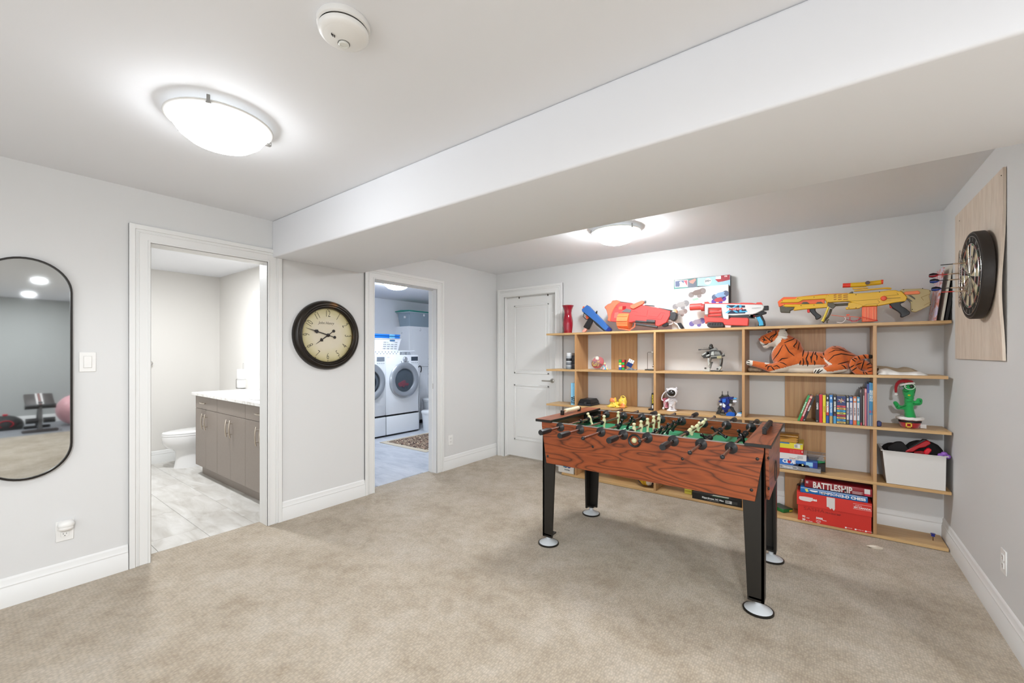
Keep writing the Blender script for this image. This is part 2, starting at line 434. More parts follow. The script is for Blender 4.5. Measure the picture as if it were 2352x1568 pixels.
def tiled(name, x0, x1, y0, y1, tl, tw, mat, grout, lab):
    f = struct(name, G().box(x0, x1, y0, y1, -.05, -.004), grout)
    me = G().box(-tl/2+.001, tl/2-.001, -tw/2+.001, tw/2-.001, -.005, 0, .0008).mesh('tile', mat)
    nx = int((x1-x0)/tl)+2; ny = int((y1-y0)/tw)+1; k = 0
    for j in range(ny):
        for i in range(nx):
            cx = x0+(i-(j % 2)*.5)*tl+tl*.5; cy = y0+(j+.5)*tw
            if cx-tl/2 < x0-.32 or cx-tl/2 > x1-.03 or cy-tw/2 > y1-.03: continue
            e0, e1 = min(cx+tl/2, x1), min(cy+tw/2, y1)
            if e0 < cx+tl/2-.001 or e1 < cy+tw/2-.001:      # cut tile along the edge
                part('tile', G().box(cx-tl/2+.001, e0-.001, cy-tw/2+.001, e1-.001, -.005, 0, .0008), mat, f); continue
            o = bpy.data.objects.new('tile', me); link(o); o.parent = f; o.location = (cx, cy, 0); k += 1
    return f
# tiles run with their long side along x
tiled('floor', -3.07, -.132, -4.40, -2.16, .6, .3, m_tile('grey_marbled_bathroom_tile', '#b9b4ac', '#cfccc6', '#e0deda'), pl('#a5a099', .8), '')
# ------------------------------------------------------------------ laundry shell
LX = -3.15; LY0, LY1 = -2.05, 2.2
struct('wall_laundry_far', G().box(LX-.1, LX, LY0, LY1, 0, H), M_LAUNW)
struct('wall_laundry_left', G().box(LX-.1, -.12, LY0-.02, LY0, 0, H), M_LAUNW)
struct('wall_laundry_right', G().box(LX-.1, -.1, LY1, LY1+.1, 0, H), M_LAUNW)
struct('wall_laundry_near', G().box(-.12, -.1, .12, LY1, 0, H), M_LAUNW)
struct('ceiling', G().box(LX-.1, -.12, LY0, LY1, H-.02, H+.08), M_CEIL)
tiled('floor', -3.15, -.132, -2.05, 2.2, .6, .3, m_tile('blue_grey_laundry_tile', '#b4b9c2', '#c6cad1', '#d5d8de'), pl('#a2a7ae', .8), '')
# ================================================================== FOOSBALL TABLE
TWOOD = m_wood('cherry_wood_grain_laminate', '#552812', '#86401d', '#984b24', 1.5, 9.0, 13.0, .34)
TWOODY = m_wood('cherry_wood_grain_ends', '#5a2a18', '#8a4a30', '#9a5638', 1.35, 9.0, 9.0, .32, axis='Y')
BLACK = pl('#17140f', .42); BLK2 = pl('#1d1d1e', .38); CHROME = pl('#a8948a', .22, 1.0); FOOTG = pl('#c4c8cb', .42)
T = thing('foosball_table', 'wooden foosball table on black legs in front of the toy shelves', 'game table', (2.58, -1.46, 0))
FY, RY = -1.845, -1.075
trap = [(1.903, .871), (3.254, .871), (3.254, .845), (3.214, .585), (1.942, .585), (1.903, .845)]
part('front_panel', G().prism(trap, FY, FY+.016, 'Y', .0012), TWOOD, T)
part('rear_panel', G().prism(trap, RY-.016, RY, 'Y', .0012), TWOOD, T)
for x0, x1 in ((3.256, 3.272), (1.884, 1.900)):
    part('end_panel', G().prism([(-1.812, .871), (-1.108, .871), (-1.108, .845), (-1.15, .585), (-1.772, .585), (-1.812, .845)], x0, x1, 'X', .0012), TWOODY, T)
for y in (FY-.001, RY-.018): part('top_trim', G().box(1.985, 3.175, y, y+.019, .8705, .8745, .001), pl('#8b8580', .4), T)
for x0, x1 in ((1.862, 1.988), (3.168, 3.288)):
    c = part('end_cap', G().box(x0, x1, FY-.018, RY+.012, .8715, .8885, .001), BLACK, T, label='red wood top cap with a black edge')
    part('cap_veneer', G().box(x0+.0015, x1-.0015, FY-.0165, RY+.0105, .888, .8905, .0008), TWOODY, c)
pf = part('playfield', G().box(1.901, 3.24, FY+.016, RY-.016, .765, .775), pl('#2f8a63', .35), T)
g = G()
for x in (2.03, 2.28, 2.5775, 2.88, 3.125): g.box(x-.004, x+.004, FY+.03, RY-.03, .775, .7756)
g.lathe([(.09, .7751), (.09, .7757), (.097, .7757), (.097, .7751)], (2.5775, -1.46, 0), 32, cap=False)
part('field_line', g, pl('#e8e8e0', .5), pf)
# legs: two tapered boards meeting at the outer corner
for sx in (-1, 1):
    for sy in (-1, 1):
        X0 = 2.5775+sx*.6765; Y0 = -1.46+sy*.369
        def q(u): return X0-sx*u
        def r(u): return Y0-sy*u
        g = G().prism([(q(0), .87), (q(.105), .87), (q(.099), .585), (q(.076), .058), (q(0), .058)], r(0), r(.014), 'Y', .001)
        g.prism([(r(0), .87), (r(.105), .87), (r(.099), .585), (r(.076), .058), (r(0), .058)], q(0), q(.014), 'X', .001)
        g.box(min(q(0), q(.07)), max(q(0), q(.07)), min(r(0), r(.07)), max(r(0), r(.07)), .07, .08)
        l = part('leg', g, BLACK, T)
        cx, cy = q(.03), r(.03)
        part('foot', G().lathe([(.069, .006), (.066, .012), (.03, .03), (.017, .038), (.015, .056), (.006, .058), (.006, .072)], (cx, cy, 0), 28), FOOTG, l, label='grey cone levelling foot')
        part('rubber_ring', G().lathe([(.066, 0), (.073, .002), (.073, .010), (.068, .0125), (.064, .011)], (cx, cy, 0), 28), BLACK, l)
RX = [2.054+.15*i for i in range(8)]; RZ = .848
man = G().lathe([(0, -.06), (.009, -.06), (.0105, -.052), (.0095, -.04), (.0085, -.03), (.012, -.012), (.0148, 0), (.0155, .012), (.0125, .024), (.006, .028), (.0105, .032), (.0118, .037), (.014, .041), (.0128, .0445), (.008, .0485), (0, .0495)], seg=12, sx=.85)
man.box(-.006, .013, -.009, .009, -.062, -.048, .003)
man_c = man.mesh('player_cream', pl('#e6dfb2', .45))
man = G().lathe([(0, -.06), (.009, -.06), (.0105, -.052), (.0095, -.04), (.0085, -.03), (.012, -.012), (.0148, 0), (.0155, .012), (.0125, .024), (.006, .028), (.0105, .032), (.0118, .037), (.014, .041), (.0128, .0445), (.008, .0485), (0, .0495)], seg=12, sx=.85)
man.box(-.006, .013, -.009, .009, -.062, -.048, .003)
man_b = man.mesh('player_black', pl('#101211', .22))
grip = G().lathe([(.006, 0), (.0175, 0), (.0185, .003), (.0185, .09), (.0165, .098), (.0165, .112), (.014, .118), (.008, .118)], seg=8, axis='Y')
grip_m = grip.mesh('grip', BLK2, 25)
bush_f = G().lathe([(.0315, 0), (.031, .003), (.02, .011), (.014, .017), (.0095, .022), (.0095, .0)], seg=24, axis='Y', cap=False).mesh('bushing', pl('#242526', .4))
cap_m = G().ball((0, 0, 0), (.0115, .011, .0115), 12).mesh('rod_cap', BLK2)
bump_m = G().lathe([(.009, -.008), (.0155, -.008), (.017, -.004), (.017, .004), (.0155, .008), (.009, .008)], seg=16, axis='Y').mesh('bumper', pl('#161616', .35))
def sub(name, me, p, loc, rot=(0, 0, 0)):
    o = bpy.data.objects.new(name, me); link(o); o.parent = p; o.matrix_parent_inverse = WM[p.name].inverted()
    o.location = loc; o.rotation_euler = rot; return o
# per rod: colour, tilt of the men, their places along the rod, handle side, front end, bumpers
RODS = [('c', -25, [-1.393], 'f', -2.090, [-1.55, -1.235, -1.36, -1.425]), ('c', 0, [-1.466, -1.202], 'f', -2.107, [-1.51, -1.16]),
        ('b', 24, [-1.533, -1.344], 'r', -2.094, [-1.58, -1.27]), ('c', 0, [-1.662, -1.532, -1.401, -1.269, -1.149], 'f', -2.06, [-1.71]),
        ('b', 30, [-1.628, -1.495, -1.366, -1.234, -1.76], 'r', -1.975, [-1.185]), ('c', 33, [-1.5, -1.312, -1.129], 'f', -2.045, [-1.56]),
        ('b', -58, [-1.675, -1.386], 'r', -2.09, [-1.62, -1.31]), ('b', -24, [-1.49], 'r', -2.088, [-1.545, -1.43, -1.33])]
for x, (col, tilt, ys, side, y0, bumps) in zip(RX, RODS):
    y1 = y0+1.33
    rod = part('rod', G().cyl((x, y0, RZ), (x, y1, RZ), .0082, seg=12), CHROME, T)
    if side == 'f':
        sub('grip', grip_m, rod, (x, y0-.004, RZ), (0, radians(12), 0)); sub('rod_cap', cap_m, rod, (x, y1, RZ))
    else:
        sub('grip', grip_m, rod, (x, y1+.004, RZ), (0, 0, pi)); sub('rod_cap', cap_m, rod, (x, y0, RZ))
    for y in ys: sub('player_figure', man_c if col == 'c' else man_b, rod, (x, y, RZ), (0, radians(tilt), 0))
    for y in bumps: sub('bumper', bump_m, rod, (x, y, RZ))
    for yy, rz in ((FY, pi), (FY+.016, 0), (RY-.016, pi), (RY, 0)):
        sub('bushing', bush_f, T, (x, yy, RZ), (0, 0, rz))
# bolt heads
bolt = G().ball((0, 0, 0), (.0085, .005, .0085), 12).mesh('bolt', pl('#2c2a28', .35, .3))
for px, py in ((1258.3, 1047), (1361.6, 1025.6), (1567.3, 1053.5), (1739.5, 1053.8), (1726, 1125)):
    sub('bolt', bolt, T, PY(px, py, FY))
p = PY(1270, 1085, FY)
for px, py in ((1764.5, 1052.8), (1765.3, 1123)):
    q = PX(px, py, 3.272); sub('bolt', bolt, T, (3.272, q.y+.012, q.z), (0, 0, pi/2))
# ball entry cup on the near side and goal opening at the end
q = PY(1457.7, 1011.8, FY)
g = G().lathe([(.027, .004), (.029, -.004), (.036, -.009), (.040, -.006), (.041, 0)], (q.x, FY, q.z), 28, axis='Y', cap=False)
g.lathe([(0, .015), (.027, .004)], (q.x, FY, q.z), 28, axis='Y', cap=False)
port = part('ball_port', g, BLK2, T)
part('ball', G().ball((q.x-.002, FY-.002, q.z+.002), .0165, 16), pl('#d7d6a6', .4), port)
q = PX(1781, 1080, 3.272)
g = G().lathe([(.05, 0), (.058, .004), (.062, 0)], (3.272, q.y, q.z), 28, axis='X', cap=False).lathe([(0, -.01), (.05, 0)], (3.272, q.y, q.z), 28, axis='X', cap=False)
part('ball_return', g, BLK2, T)
# bead score counters standing on the end caps
for x, ya, yb, colr, lab in ((1.928, -1.70, -1.46, '#e9dfbf', 'cream bead score counter'), (3.228, -1.66, -1.46, '#1b1b1c', 'black bead score counter')):
    a, b2 = (PZ(1294, 953, .89), PZ(1334, 944, .89)) if x < 2 else (PZ(1755.5, 997, .89), PZ(1768, 978, .89))
    ya, yb = a.y, b2.y
    sc = part('score_counter', G().cyl((x, ya, .917), (x, yb, .917), .0035, seg=8), pl('#a0603a', .4, .6), T, label=lab)
    for y in (ya, yb): part('counter_post', G().box(x-.011, x+.011, y-.011, y+.011, .8905, .925, .002), BLACK, sc)
    n = 10; y0b = ya+.045 if x < 2 else ya+.012; y1b = yb-.012
    st = (y1b-y0b)/n
    bm_ = G().lathe([(.004, 0), (.0135, .001), (.015, st*.3), (.015, st*.7), (.0135, st*.98), (.004, st)], seg=16, axis='Y').mesh('bead', pl(colr, .4))
    for i in range(n): sub('bead', bm_, sc, (x, y0b+i*st, .917))
# ================================================================== SHELF UNIT
MAPLE = m_wood('maple_laminate', '#c39a68', '#cfa873', '#d6b27e', .8, 22.0, 2.0, .42)
MAPLEV = m_wood('maple_laminate_upright', '#b8895a', '#c29666', '#caa070', .8, 22.0, 2.0, .42, axis='Z')
SH = thing('shelf_unit', 'long open maple shelf unit against the back wall', 'shelf', (2.58, -.15, 0))
SF = -.285; TH = .021
LEV = {1: (1.577, 1.578), 2: (1.172, 1.198), 3: (.779, .819), 4: (.398, .411), 5: (.024, .025)}
XL, XR = .962, 4.196
def shelf_z(k, x):
    a, b = LEV[k]; t = (x-XL)/(XR-XL); return a+(b-a)*t
for k, (a, b) in LEV.items():
    x1 = {2: 4.178}.get(k, 4.194)
    g = G().prism([(XL, a), (x1, shelf_z(k, x1)), (x1, shelf_z(k, x1)-TH), (XL, a-TH)], SF, -.003 if k > 4 else -.002, 'Y', .001)
    if k == 5: g = G().box(XL+.2, 4.18, SF, -.018, .003, .0245, .001)
    part('shelf_board', g, MAPLE, SH)
for xa in (1.325, 2.182, 2.937, 3.79):
    for k in (1, 2, 3, 4):
        zt, zb = shelf_z(k, xa)-TH, shelf_z(k+1, xa)
        part('upright', G().box(xa, xa+.021, SF+.001, -.002, zb, zt, .001), MAPLEV, SH)
for xa, xb in ((1.632, 1.92), (3.23, 3.513)):
    for k in (1, 2, 3, 4):
        zt, zb = shelf_z(k, xa)-TH, shelf_z(k+1, xa)
        part('back_panel', G().box(xa, xb, -.0165, -.0005 if zb > .2 else -.0165+.0001, zb+.001, zt-.001, .001) if zb > .2 else G().box(xa, xb, -.034, -.0175, zb+.001, zt-.001, .001), MAPLEV, SH)
# ================================================================== FITTINGS ON WALLS AND CEILING
WHITEP = pl('#ecebe8', .35)
def m_glass_dome(k, col):
    m, b, N, L = nodemat('lit_frosted_glass')
    b.inputs['Base Color'].default_value = (.3, .3, .3, 1); b.inputs['Roughness'].default_value = .25
    b.inputs['Emission Color'].default_value = col+(1,); b.inputs['Emission Strength'].default_value = k
    return m
def ceiling_lamp(x, y, label, k, col=WARM):
    t = thing('ceiling_lamp', label, 'lamp', (x, y, H))
    part('base_plate', G().lathe([(.09, H), (.09, H-.008), (.085, H-.011), (0, H-.011)], (x, y, 0), 32), WHITEP, t)
    part('glass_dome', G().lathe([(.19, 2.3665), (.187, 2.365), (.178, 2.35), (.155, 2.317), (.12, 2.29), (.07, 2.274), (0, 2.268)], (x, y, 0), 48, cap=False), m_glass_dome(k, col), t, label='lit frosted glass dome')
    part('rim_and_light_stop', G().lathe([(0, 2.3675), (.186, 2.3675), (.2, 2.3745), (.204, 2.371), (.2, 2.3665), (.187, 2.3645)], (x, y, 0), 48, cap=False), pl('#e4e4e2', .2), t)  # rim plus a hidden opaque disc added to stop the dome's upward light
    for a in (-150, -30, 90):
        c, s = cos(radians(a)), sin(radians(a))
        M = Matrix.Translation((x, y, 0)) @ Matrix.Rotation(radians(a), 4, 'Z')
        part('clip', G().box(.182, .209, -.009, .009, 2.355, 2.3625, .002, M=M).box(.203, .209, -.006, .006, 2.36, 2.39, .001, M=M), pl('#9a9894', .35, .85), t)
ceiling_lamp(*LAMP1, 'frosted dome ceiling lamp nearest the camera, left of the beam', L_DOME[0])
ceiling_lamp(*LAMP2, 'frosted dome ceiling lamp beyond the beam above the shelves', L_DOME[1])
ceiling_lamp(*LAUNDRY_LAMP, 'frosted dome ceiling lamp in the laundry room', L_DOME[2], (0.86, 0.94, 1.06))
for i, (x, y) in enumerate(POTS_AND_FILL[:2]):
    t = thing('pot_light', ['recessed round ceiling light seen higher in the mirror', 'recessed round ceiling light seen lower in the mirror'][i], 'lamp', (x, y, H), group='pot lights of the gym area')
    part('trim_ring', G().lathe([(.062, H), (.085, H), (.085, H-.004), (.062, H-.006)], (x, y, 0), 32, cap=False), WHITEP, t)
    part('lens', G().lathe([(0, H-.001), (.062, H-.001)], (x, y, 0), 32, cap=False), pl('#ffffff', .5, emit=4.0), t)
# smoke detector
c = PZ(790, 88, 2.352); x, y = c.x, c.y
t = thing('smoke_detector', 'round white smoke detector on the ceiling', 'smoke detector', (x, y, H))
part('base', G().lathe([(0, H), (.078, H), (.08, H-.004), (.079, H-.018), (.073, H-.021)], (x, y, 0), 48, cap=False), WHITEP, t)
part('vent_ring', G().lathe([(.068, H-.018), (.068, H-.027)], (x, y, 0), 48, cap=False), pl('#7c776e', .7), t, label='dark vent gap')
part('cover', G().lathe([(.068, H-.026), (.075, H-.027), (.0755, H-.034), (.07, H-.042), (.06, H-.046), (.057, H-.0465), (.055, H-.048), (0, H-.05)], (x, y, 0), 48, cap=False), WHITEP, t)
u = PZ(790, 101, 2.35)
part('test_button', G().lathe([(.0165, H-.045), (.0165, H-.0535), (.014, H-.056), (.0105, H-.056), (.010, H-.0545), (0, H-.0555)], (u.x, u.y, 0), 28, cap=False), pl('#dfe0da', .25), t)
part('button_gap', G().lathe([(.0165, H-.0505), (.0185, H-.0505)], (u.x, u.y, 0), 28, cap=False), pl('#55524c', .8), t)
for i, (px, py) in enumerate(((762, 79.5), (764.7, 82.5), (768.5, 84.5))):
    v = PZ(px, py, 2.3495); part('slot', G().cyl((v.x, v.y, H-.0515), (v.x+.006, v.y-.004, H-.0515), .0016, seg=8), pl('#33312d', .8), t)
# wall clock
CY, CZ = -2.374, 1.511
t = thing('wall_clock', 'round antique wall clock with dark bronze rim beside bathroom door', 'clock', (0, CY, CZ))
def m_bronze():
    m, b, N, L = nodemat('aged_bronze_rim')
    tc = N('TexCoord'); n = N('TexNoise', Scale=5.0, Detail=4.0); L(tc.outputs['Object'], n.inputs['Vector'])
    r = ramp(N, [(.45, '#221d17'), (.62, '#2e261c'), (.70, '#6a4722'), (.78, '#8a5f2c')]); L(n.outputs['Fac'], r.inputs['Fac']); L(r.outputs['Color'], b.inputs['Base Color'])
    b.inputs['Roughness'].default_value = .32; b.inputs['Metallic'].default_value = .35
    return m
part('rim', G().lathe([(.300, 0), (.302, .012), (.296, .035), (.282, .052), (.268, .057), (.262, .055), (.258, .050), (.252, .053), (.247, .052), (.242, .045), (.238, .047), (.234, .043), (.232, .02)], (0, CY, CZ), 64, axis='X', cap=False), m_bronze(), t)
def m_dial():
    m, b, N, L = nodemat('aged_cream_dial')
    tc = N('TexCoord'); mp = N('Mapping'); mp.inputs['Location'].default_value = (0, -CY, -CZ); L(tc.outputs['Object'], mp.inputs['Vector'])
    ln = N('VectorMath', operation='LENGTH'); L(mp.outputs['Vector'], ln.inputs[0])
    n = N('TexNoise', Scale=9.0, Detail=4.0); L(tc.outputs['Object'], n.inputs['Vector'])
    a = N('Math', operation='MULTIPLY_ADD'); a.inputs[1].default_value = .06; L(n.outputs['Fac'], a.inputs[0]); L(ln.outputs['Value'], a.inputs[2])
    r = ramp(N, [(.15, '#d3cab4'), (.21, '#ccc39f'), (.25, '#b9ae80'), (.268, '#8c7f52')]); L(a.outputs[0], r.inputs['Fac']); L(r.outputs['Color'], b.inputs['Base Color'])
    b.inputs['Roughness'].default_value = .5; return m
part('dial', G().lathe([(0, .022), (.234, .022)], (0, CY, CZ), 64, axis='X', cap=False), m_dial(), t)
INK = pl('#1b1712', .5)
for n in range(1, 13):
    th = 2*pi*n/12; fl = 4 <= n <= 8
    rr = .186
    o = text(t, str(n), .082, (.0232, CY+sin(th)*rr, CZ+cos(th)*rr), INK, sx=.62, name='numeral', bold=-.0012)
    a = -th+(pi if fl else 0)
    o.rotation_euler = (Matrix.Rotation(-a, 3, 'X').inverted() @ Euler(LEFTW).to_matrix()).to_euler()
    part('hour_dot', G().lathe([(0, .0236), (.0045, .0228)], (0, CY+sin(th)*.224, CZ+cos(th)*.224), 8, axis='X', cap=False), INK, t)
text(t, 'John Henry', .034, (.0232, CY-.015, CZ+.105), pl('#5b564a', .6), LEFTW, shear=.35, sx=.9)
def hand(name, ang, length, tail, xo):
    th = radians(ang); d = Vector((0, sin(th), cos(th))); n = Vector((0, cos(th), -sin(th)))
    def pt(l, w): v = d*l+n*w; return (CY+v.y, CZ+v.z)
    g = G().prism([pt(0, .005), pt(length*.45, .004), pt(length*.5, .017), pt(length*.6, .010), pt(length*.64, .003), pt(length, .0008), pt(length, -.0008), pt(length*.64, -.003), pt(length*.6, -.010), pt(length*.5, -.017), pt(length*.45, -.004), pt(0, -.005)], xo, xo+.002, 'X')
    g.prism([pt(0, .003), pt(0, -.003), pt(-tail, -.003), pt(-tail, .003)], xo, xo+.002, 'X')
    c2 = d*(-tail); g.lathe([(0, xo+.0025), (.013, xo+.002), (.013, xo)], (0, CY+c2.y, CZ+c2.z), 16, axis='X')
    return part(name, g, pl('#140d08', .4), t)
hand('hour_hand', 234, .135, .065, .026); hand('minute_hand', 286, .205, .062, .030)
part('hub', G().lathe([(.015, .024), (.015, .032), (.01, .035), (0, .035)], (0, CY, CZ), 16, axis='X'), pl('#140d08', .4), t)
# pill-shaped mirror
MY, MZ, MR, MH = -4.099, 1.2705, .176, .4305
def pill(r, n=24):
    p = [(MY+r*cos(pi*i/n), MZ+MH+r*sin(pi*i/n)) for i in range(n+1)]
    return p+[(MY-r*cos(pi*i/n), MZ-MH-r*sin(pi*i/n)) for i in range(n+1)]
t = thing('wall_mirror', 'pill-shaped wall mirror in a thin black frame', 'mirror', (0, MY, MZ))
bm = bmesh.new(); rings = []
for r, xx in ((MR, .002), (MR, .028), (MR-.009, .028), (MR-.009, .016)): rings.append([bm.verts.new((xx, a, b)) for a, b in pill(r)])
for A, B in zip(rings, rings[1:]):
    for i in range(len(A)): bm.faces.new((A[i], A[(i+1) % len(A)], B[(i+1) % len(A)], B[i]))
bmesh.ops.recalc_face_normals(bm, faces=bm.faces)
g = G(); g.add(bm); part('frame', g, pl('#211c18', .35, .4), t)
part('mirror_glass', G().prism(pill(MR-.008), .010, .018, 'X'), pl('#b9bcbc', .025, 1.0), t)
# switch and outlets
def plate(name, label, cat, x, y, z, face, w=.072, h=.116):
    """face +1 looks to +x (left wall), -1 looks to -x (right wall)"""
    t = thing(name, label, cat, (x, y, z))
    def bx(a, b, y0, y1, z0, z1, bev=.001): return G().box(min(x+face*a, x+face*b), max(x+face*a, x+face*b), y+y0, y+y1, z+z0, z+z1, bev)
    part('plate', bx(0, .006, -w/2, w/2, -h/2, h/2, .002), WHITEP, t)
    return t, bx
DK = pl('#3a3733', .7)
t, bx = plate('light_switch', 'white rocker light switch between mirror and bathroom door', 'light switch', 0, -3.859, 1.302, 1)
part('switch_frame', bx(.006, .0075, -.0185, .0185, -.036, .036), pl('#dcdad6', .4), t)
part('rocker', bx(.0075, .0105, -.0165, .0165, -.0335, .0335, .0015), WHITEP, t)
def sockets(t, bx, which):
    for dz in which:
        part('socket', bx(.006, .0085, -.017, .017, dz-.0145, dz+.0145, .003), WHITEP, t)
        for dy, hh in ((-.0065, .0045), (.0065, .0035)): part('slot', bx(.0084, .0088, dy-.001, dy+.001, dz+.003-hh, dz+.003+hh, 0), DK, t)
        part('slot', bx(.0084, .0088, -.0022, .0022, dz-.0105, dz-.0065, 0), DK, t)
t, bx = plate('wall_outlet', 'white wall outlet low below the mirror, night light plugged in', 'outlet', 0, -3.952, .335, 1)
sockets(t, bx, (-.0195, .0195))
n = thing('night_light', 'white shell-shaped night light plugged into outlet below mirror', 'night light', (0, -3.952, .37))
g = G().lathe([(.034, .009), (.035, .02), (.030, .034), (.018, .043), (0, .046)], (0, -3.948, .372), 24, axis='X', sx=.72)
part('shade', g, pl('#ecebe8', .3), n)
part('bowl', G().ball((.024, -3.950, .352), (.024, .032, .016), 20), pl('#e4e1dc', .4), n)
t, bx = plate('wall_outlet', 'white wall outlet low between laundry door and closet door', 'outlet', 0, -.857, .337, 1); sockets(t, bx, (-.0195, .0195))
t, bx = plate('wall_outlet', 'white wall outlet low on the wall under the dartboard', 'outlet', W, -1.283, .345, -1); sockets(t, bx, (-.0195, .0195))
# ------------------------------------------------------------------ plywood backing and dartboard
PLY = m_wood('pale_plywood', '#d6c5b3', '#dccdbc', '#e1d3c3', 1.6, 14.0, 2.0, .6, axis='Z')
t = thing('plywood_board', 'pale bowed plywood board on the right wall behind the dartboard', 'board', (W, -.86, 1.78))
bm = bmesh.new(); NY, NZ = 14, 30; grid = []
for j in range(NZ+1):
    row = []
    for i in range(NY+1):
        yy = -.40-.913*i/NY; zz = 1.318+.93*j/NZ; f = (i/NY)**3
        o = .002+f*(.014*math.exp(-((zz-1.66)/.22)**2))
        row.append((bm.verts.new((W-o, yy, zz)), bm.verts.new((W-o-.011, yy, zz))))
    grid.append(row)
for j in range(NZ):
    for i in range(NY):
        a, b, c, d = grid[j][i], grid[j][i+1], grid[j+1][i+1], grid[j+1][i]
        bm.faces.new((a[1], b[1], c[1], d[1])); bm.faces.new((a[0], d[0], c[0], b[0]))
for j in range(NZ):
    for i in (0, NY): a, b = grid[j][i], grid[j+1][i]; bm.faces.new((a[0], a[1], b[1], b[0]))
for i in range(NY):
    for j in (0, NZ): a, b = grid[j][i], grid[j][i+1]; bm.faces.new((a[0], a[1], b[1], b[0]))
bmesh.ops.recalc_face_normals(bm, faces=bm.faces)
g = G(); g.add(bm); part('sheet', g, PLY, t)
for px, py in ((2300, 403), (2204, 507), (2298, 595)):
    q = PX(px, py, W-.014); part('nail', G().ball((W-.0135, q.y, q.z), .003, 8), pl('#6a6158', .5, .5), t)
DBX = W-.0275; q = PX(2220, 634, DBX-.058); DY, DZ = q.y, q.z
t = thing('dartboard', 'round bristle dartboard with black rim on the plywood board', 'dartboard', (DBX, DY, DZ))
part('rim', G().lathe([(.226, 0), (.232, -.004), (.232, -.041), (.228, -.046), (.222, -.045)], (DBX, DY, DZ), 64, axis='X', cap=False), pl('#2a221c', .55), t)
FX = DBX-.0445
mats = [pl('#191512', .8), pl('#cdbf9d', .8), pl('#a81f22', .8), pl('#15683a', .8)]
bm = bmesh.new()
def seg(r0, r1, k, mi, n=3, off=0):
    a0, a1 = 2*pi*(k-.5)/20, 2*pi*(k+.5)/20
    for i in range(n):
        u, v = a0+(a1-a0)*i/n, a0+(a1-a0)*(i+1)/n
        vs = [bm.verts.new((FX, DY+sin(a)*r, DZ+cos(a)*r)) for a, r in ((u, r0), (v, r0), (v, r1), (u, r1)) if True]
        f = bm.faces.new(vs); f.material_index = mi
for k in range(20):
    e = k % 2
    seg(.016, .099, k, 0 if e == 0 else 1); seg(.099, .107, k, 2 if e == 0 else 3); seg(.107, .162, k, 0 if e == 0 else 1)
    seg(.162, .170, k, 2 if e == 0 else 3); seg(.170, .223, k, 0)
    seg(.0064, .016, k, 3, 1); seg(.0005, .0064, k, 2, 1)
me = bpy.data.meshes.new('face'); bmesh.ops.recalc_face_normals(bm, faces=bm.faces); bm.to_mesh(me); bm.free()
for m in mats: me.materials.append(m)
part('face', me, mats, t)
WIRE = pl('#d2d0cc', .25, .9)
def circ(r, x, n=48, cy=None, cz=None, tilt=0): return [(x-tilt*sin(2*pi*i/n), (cy or DY)+r*sin(2*pi*i/n), (cz or DZ)+r*cos(2*pi*i/n)) for i in range(n)]
g = G()
for r in (.016, .099, .107, .162, .170, .208): g.tube(circ(r, FX-.002), .0011, 5, closed=True)
for k in range(20):
    a = 2*pi*(k-.5)/20; g.cyl((FX-.002, DY+sin(a)*.016, DZ+cos(a)*.016), (FX-.002, DY+sin(a)*.172, DZ+cos(a)*.172), .0011, seg=5)
sp = part('wire_spider', g, WIRE, t, label='silver score wires')
g = G().tube(circ(.150, FX-.028, 40, DY+.075, DZ-.005, -.024), .0012, 5, closed=True).tube(circ(.157, FX-.026, 40, DY+.072, DZ-.004, -.022), .0012, 5, closed=True)
for k in range(9):
    a = 2*pi*(k+1.3)/20; g.cyl((FX-.004, DY+sin(a)*.02, DZ+cos(a)*.02), (FX-.028+.024*sin(a), DY+.075+sin(a)*.15, DZ+cos(a)*.15), .0011, seg=5)
part('loose_wire', g, WIRE, t, label='sprung loose wire ring')
for k, nm in enumerate((20, 1, 18, 4, 13, 6, 10, 15, 2, 17, 3, 19, 7, 16, 8, 11, 14, 9, 12, 5)):
    a = -2*pi*k/20
    o = text(t, str(nm), .030, (FX-.002, DY+sin(a)*.192, DZ+cos(a)*.192), WIRE, name='numeral', sx=.8)
    o.rotation_euler = (Matrix.Rotation(-a, 3, 'X') @ Euler(RIGHTW).to_matrix()).to_euler()
def dart(px, py, lead, fl, shaft, label):
    tx = FX-.142; q = PX(px, py, tx); y, z = q.y, q.z
    t = thing('dart', label, 'dart', (FX, y, z), group=None)
    part('point', G().cyl((FX+.006, y, z), (FX-.03, y, z), .0008, .0012, seg=6), WIRE, t)
    part('barrel', G().lathe([(.0015, -.028), (.0033, -.034), (.0035, -.07), (.0028, -.078)], (FX, y, z), 10, axis='X'), pl('#b59c82', .3, .8), t)
    part('shaft', G().lathe([(.0026, -.078), (.0022, -.125)], (FX, y, z), 8, axis='X'), pl(shaft, .4), t)
    if fl:
        for a in (45, 135, 225, 315):
            c, s = cos(radians(a)), sin(radians(a))
            prof = [(-.110, .001), (-.121, .012), (-.136, .0165), (-.150, .012), (-.153, .001)]
            bm = bmesh.new(); vs = [bm.verts.new((FX+u, y+c*v, z+s*v)) for u, v in prof]; bm.faces.new(vs)
            g = G(); g.add(bm); part('flight', g, pl(fl if a in (45, 225) else '#17171a', .4), t)
dart(2139, 632.5, 0, '#a11f2c', '#b8232c', 'dart with red shaft and black and red flights')
dart(2141, 645.5, 0, '#24418f', '#2a2724', 'upper dart with black and blue flights')
dart(2145, 663.5, 0, '#24418f', '#2a2724', 'lower dart with black and blue flights')
dart(2150, 609.5, 0, None, '#2a2724', 'dart with black shaft and no flights, highest on board')
dart(2152, 671.5, 0, None, '#c02a22', 'dart with red shaft and no flights, lowest on board')
